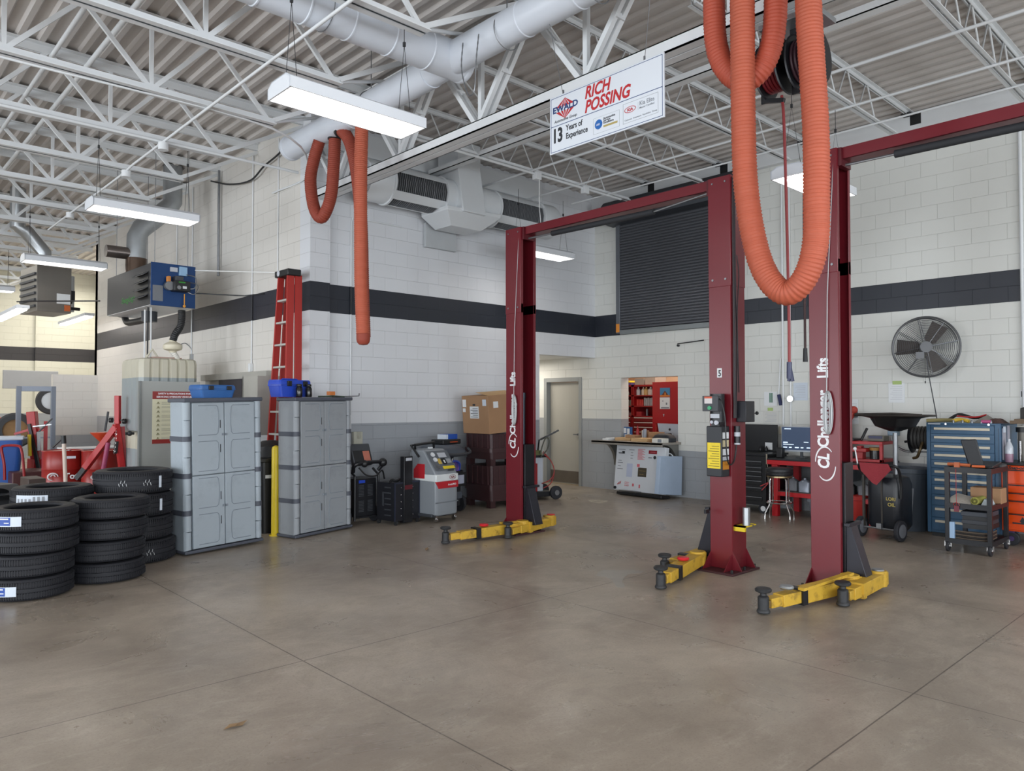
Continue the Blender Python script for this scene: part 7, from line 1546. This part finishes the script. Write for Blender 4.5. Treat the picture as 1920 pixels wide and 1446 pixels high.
# hose reel on the side of the blue cabinet
hr_ = thing('hose_reel', 'black hand-crank reel wound with thick hose on the blue cabinet side', 'hose reel', (10.45, 3.42, 1.22))
for y in (3.335, 3.56): MB().lathe([(.0005, -.006), (.19, -.006), (.20, 0), (.19, .006), (.0005, .006)], n=32, M=T(10.45, y, 1.20) @ RX(PI / 2) ).build('flange', blackm, hr_, world=True)
q = MB()
for k in range(5): q.lathe([(.13 + .022 * math.cos(a), .022 * math.sin(a)) for a in [2 * PI * t_ / 8 for t_ in range(8)]], n=28, closed=True, M=T(10.45, 3.365 + k * .043, 1.20) @ RX(PI / 2))
q.build('wound_hose', mat('hose_soot', '302f2e', .6), hr_, world=True); MB().cyl((10.45, 3.32, 1.20), (10.45, 3.60, 1.20), .08, 18).cyl((10.45, 3.57, 1.16), (10.45, 3.66, 1.14), .016, 8).build('crank_hub', blackm, hr_, world=True); MB().tube(smooth_path([(10.32, 3.40, 1.15), (10.28, 3.42, 1.05), (10.30, 3.46, .96), (10.34, 3.52, .94)], 5), .018, 8).build('nozzle', mat('nozzle_brass', '5a4a30', .4, .5), hr_, world=True)

# ---------------------------------------------------------------- black shop cart and its load
sc_ = thing('shop_cart', 'black two-shelf shop cart on casters before the blue cabinet', 'cart', (9.55, 2.58, 0)); cm = mat('cart_black', '1c1d21', .4, .2, var=.2, vs=7)
cx0, cx1, cy0, cy1 = 9.25, 9.86, 2.39, 2.80
for x in (cx0, cx1):
    for y in (cy0, cy1): MB().bar((x, y, .12), (x, y, .94), .045, .045).build('corner_post', cm, sc_, world=True, bevel=.003)
for z, n_ in ((.925, 'top_shelf'), (.53, 'middle_shelf'), (.14, 'bottom_shelf')):
    q = MB(); q.b(cx0 - .02, cx1 + .02, cy0 - .02, cy1 + .02, z - .012, z); 
    for (a, b_, c_, d) in ((cx0 - .024, cx0 - .016, cy0 - .02, cy1 + .02), (cx1 + .016, cx1 + .024, cy0 - .02, cy1 + .02), (cx0 - .02, cx1 + .02, cy0 - .024, cy0 - .016), (cx0 - .02, cx1 + .02, cy1 + .016, cy1 + .024)): q.b(a, b_, c_, d, z - .045, z + .012)
    q.build(n_, cm, sc_, world=True)
for x in (cx0, cx1):
    for y in (cy0, cy1):
        q = MB(); cyl_y(q, (x, y, .058), .058, .028, 22); w_ = q.build('caster', rubber, sc_, world=True, bevel=.005); q = MB(); q.bar((x, y - .018, .11), (x, y - .018, .055), .035, .005, (1, 0, 0)); q.bar((x, y + .018, .11), (x, y + .018, .055), .035, .005, (1, 0, 0)); cyl_y(q, (x, y, .058), .018, .036, 12); q.build('caster_fork', chrome, w_, world=True)
def onc(label, nm, cat, mb, m, bevel=0): return tag(mb.build(nm, m, bevel=bevel), label, cat)
lap = thing('laptop', 'black rugged laptop with raised lid on the shop cart', 'laptop', (9.45, 2.6, .937)); MB().prism([(9.34, .937), (9.34, .96), (9.68, .995), (9.70, .937)], 2.38, 2.62, 'y').build('base', black, lap, world=True, bevel=.006); q = MB(); q.add([(9.30, 2.60, .95), (9.36, 2.46, .95), (9.30, 2.52, 1.25), (9.24, 2.66, 1.24), (9.335, 2.61, .95), (9.395, 2.47, .95), (9.335, 2.53, 1.25), (9.275, 2.67, 1.24)], [(0, 1, 2, 3), (7, 6, 5, 4), (0, 4, 5, 1), (1, 5, 6, 2), (2, 6, 7, 3), (3, 7, 4, 0)]); q.build('lid', mat('lid_black', '222428', .45), lap, world=True, bevel=.012)
onc('orange and steel hand tool on the cart top front corner', 'power_tool', 'tool', MB().tube(smooth_path([(9.27, 2.80, .965), (9.28, 2.70, .965), (9.29, 2.58, .96)], 4), .018, 8).c(9.25, 2.70, .94, .04, .05, .10), mat('tool_orange', 'b8623a', .5))
onc('second orange-gripped tool beside the laptop', 'pliers', 'tool', MB().tube([(9.27, 2.56, .955), (9.29, 2.44, .955)], .014, 8), mat('grip_orange', 'd0683c', .5))
onc('grey work gloves lying on the cart top', 'work_gloves', 'gloves', MB().prism([(2.36, .937), (2.36, .957), (2.46, .982), (2.56, .96), (2.56, .937)], 9.60, 9.8, 'x'), mat('glove_grey', '4c4d4e', .8))
onc('long tan carton on the cart middle shelf', 'carton', 'box', MB().b(9.56, 9.78, 2.36, 2.66, .532, .70), cardb, .004)
onc('crumpled pale papers on the cart middle shelf', 'crumpled_paper', 'paper', MB().add([(9.26, 2.80, .532), (9.26, 2.56, .532), (9.5, 2.56, .532), (9.5, 2.80, .532), (9.30, 2.78, .60), (9.32, 2.60, .57), (9.45, 2.60, .60), (9.46, 2.76, .63)], [(0, 1, 5, 4), (1, 2, 6, 5), (2, 3, 7, 6), (3, 0, 4, 7), (4, 5, 6, 7)]), mat('paper_pale', 'a9a39a', .8, bump=.3))
rl = thing('cloth_roll', 'yellow-green cloth roll on the cart middle shelf', 'cloth', (9.3, 2.53, .58)); MB().cyl((9.24, 2.53, .58), (9.46, 2.51, .58), .042, 18).build('roll', mat('roll_lime', '9c9a4a', .8, bump=.3), rl, world=True); MB().tube([(9.236, 2.53 + (.012 + .003 * i * .3) * math.cos(i * .8), .58 + (.012 + .003 * i * .3) * math.sin(i * .8)) for i in range(26)], .0025, 5).build('spiral_edge', mat('roll_dark', '5c5b2a', .8), rl, world=True)
onc('grey-white rag beside the lime roll on the cart', 'shop_cloth', 'cloth', MB().add([(9.27, 2.48, .532), (9.27, 2.40, .532), (9.5, 2.40, .532), (9.5, 2.48, .532), (9.32, 2.46, .60), (9.32, 2.42, .585), (9.45, 2.42, .61), (9.45, 2.46, .60)], [(0, 1, 5, 4), (1, 2, 6, 5), (2, 3, 7, 6), (3, 0, 4, 7), (4, 5, 6, 7)]), mat('cloth_pale', 'aab3b8', .8))
pdl = thing('padlock_tag', 'dark red lockout tag hanging from a cord on the cart front', 'tag', (9.21, 2.70, .5)); MB().b(9.205, 9.222, 2.675, 2.725, .45, .515).build('tag_body', mat('tag_maroon', '6e2b38', .5), pdl, world=True, bevel=.004); MB().cyl((9.215, 2.70, .515), (9.22, 2.705, .92), .003, 5).tube([(9.21, 2.70 + .03 * math.cos(a), .52 + .03 * math.sin(a)) for a in [i * PI / 8 for i in range(9)]], .003, 5).build('cord', red, pdl, world=True)
for i, (z, h_) in enumerate(((.40, .05), (.31, .045))): tag(MB().b(9.32 + .02 * i, 9.70, 2.42, 2.69, z, z + h_).build('binder', mat('binder_%d' % i, ['3d424a', '34373d'][i], .5), bevel=.004), ['upper grey equipment case on the cart bottom shelf', 'lower dark equipment case on the cart bottom shelf'][i], 'case', 'cases on the cart bottom shelf')
tag(MB().b(9.34, 9.72, 2.42, 2.68, .26, .31).build('case_gap_shade', black), 'black filler for the shaded gap under the cases on the cart', 'tray'); tag(MB().b(9.34, 9.72, 2.42, 2.68, .355, .40).build('case_gap_shade', black), 'black filler for the shaded gap between the two equipment cases', 'tray')  # solid black blocks stand in for the shaded gaps around the cases
for k in range(5): tag(MB().tube(smooth_path([(9.29, 2.78, .155 + k * .019), (9.28, 2.6, .150 + k * .019), (9.29, 2.43, .155 + k * .019), (9.6, 2.42, .155 + k * .019)], 4), .009, 6).build('cable_loop', mat('cable_brown_%d' % (k % 2), ['5c5044', '2b2725'][k % 2], .6)), 'curved loop in the stack of brown cables on the bottom shelf', 'cable', 'cable loops on the cart bottom shelf')
onc('pale blue spray bottle box standing on the cart bottom shelf', 'wipes_box', 'box', MB().b(9.23, 9.28, 2.735, 2.785, .142, .33), mat('box_pale_blue', '9bb8d6', .5), .005)
# orange chest at the edge
oc_ = thing('orange_tool_chest', 'orange roller tool chest with black drawer lines at the picture edge', 'tool chest', (10.1, 2.0, 0)); om = mat('chest_orange', 'd9480e', .3, var=.03)
MB().b(10.10, 10.74, 1.5, 2.49, .17, .93).build('body', om, oc_, world=True, bevel=.008); MB().b(10.08, 10.76, 1.48, 2.50, .93, .955).build('top_mat', black, oc_, world=True, bevel=.004)
for z0, z1 in ((.72, .87), (.62, .70), (.53, .605), (.38, .515), (.19, .365)):
    d = MB().b(10.085, 10.10, 1.52, 2.45, z0, z1).build('drawer', om, oc_, world=True, bevel=.004); MB().b(10.075, 10.087, 1.52, 2.45, z1 - .002, z1 + .010).build('drawer_line', black, d, world=True)
text('lettering', 'Snap-on', .05, lettdark, oc_, T(10.098, 2.42, .885) @ FACE_X, bold=.03, shear=.3, world=True); text('lettering', 'S', .20, lettdark, oc_, T(10.083, 2.31, .285) @ FACE_X, bold=.06, shear=.5, sx=1.1, world=True); MB().b(10.081, 10.085, 1.7, 2.38, .262, .278).build('emblem_bar', lettdark, oc_, world=True)
for y in (2.40, 1.6): 
    q = MB(); cyl_x(q, (10.14, y, .085), .08, .05, 24); w_ = q.build('caster', rubber, oc_, world=True, bevel=.01); q = MB(); cyl_x(q, (10.11, y, .085), .03, .01, 14); q.bar((10.14, y, .17), (10.14, y, .10), .06, .05); q.build('caster_fork', mat('caster_violet', '4b3a66', .4, .3), w_, world=True)
tag(MB().b(10.3, 10.6, 1.9, 2.2, .957, 1.02).build('red_book', mat('book_maroon', '6a1c2c', .6), bevel=.006), 'dark red binder lying on the orange chest', 'binder')
gls = thing('wiper_bottle', 'clear bottle with pink liquid between the cabinet and the orange chest', 'bottle', (10.2, 2.42, .957)); MB().lathe([(.04, 0), (.042, .02), (.042, .1)], (10.2, 2.43, .957), 18).build('liquid', mat('pink_liquid', '8a6a7c', .2), gls, world=True); MB().lathe([(.042, .1), (.042, .17), (.03, .21), (.016, .24), (.016, .27), (.0005, .27)], (10.2, 2.43, .957), 18).build('neck', mat('clear_plastic', 'b3b7bf', .15), gls, world=True)
pp = thing('document_holder', 'pale hanging folder strips on the end of the blue cabinet', 'papers', (10.3, 2.46, 1.1)); MB().b(10.2, 10.32, 2.485, 2.497, .98, 1.35).b(10.34, 10.37, 2.46, 2.48, 1.15, 1.38).build('folder', mat('folder_pale', 'a7a4ae', .7), pp, world=True); MB().b(10.2, 10.28, 2.478, 2.486, 1.30, 1.37).build('tab', paperb, pp, world=True)
cyp = thing('upright_cylinder', 'black capped grey cylinder standing between the cabinet and the chest', 'cylinder', (10.5, 2.36, .957)); MB().cyl((10.5, 2.36, .957), (10.5, 2.36, 1.30), .05, 18).build('cylinder', mat('cyl_grey', '6f6b63', .4), cyp, world=True); MB().cyl((10.5, 2.36, 1.30), (10.5, 2.36, 1.36), .07, 18).build('cap', black, cyp, world=True); MB().cyl((10.38, 2.36, .957), (10.38, 2.36, 1.20), .012, 8).build('steel_tube', chrome, cyp, world=True)
tag(MB().cyl((10.6, 2.35, 1.405), (10.62, 1.6, 1.385), .018, 10).build('maroon_pipe', darkred), 'dark red bar sticking out past the blue cabinet top', 'bar'); tag(MB().cyl((10.55, 2.3, 1.36), (10.57, 1.7, 1.35), .012, 10).build('blue_pipe', mat('pipe_blue', '4d78b5', .4)), 'thin light blue rod below the dark red bar', 'rod')
ph = thing('wall_device', 'small white wall device behind the orange chest', 'wall device', (XC - .03, 2.1, 1.2)); y_, z_ = yz(1916, 812); MB().c(XC - .03, y_, z_, .05, .12, .18).build('casing', offwhite, ph, world=True, bevel=.01)
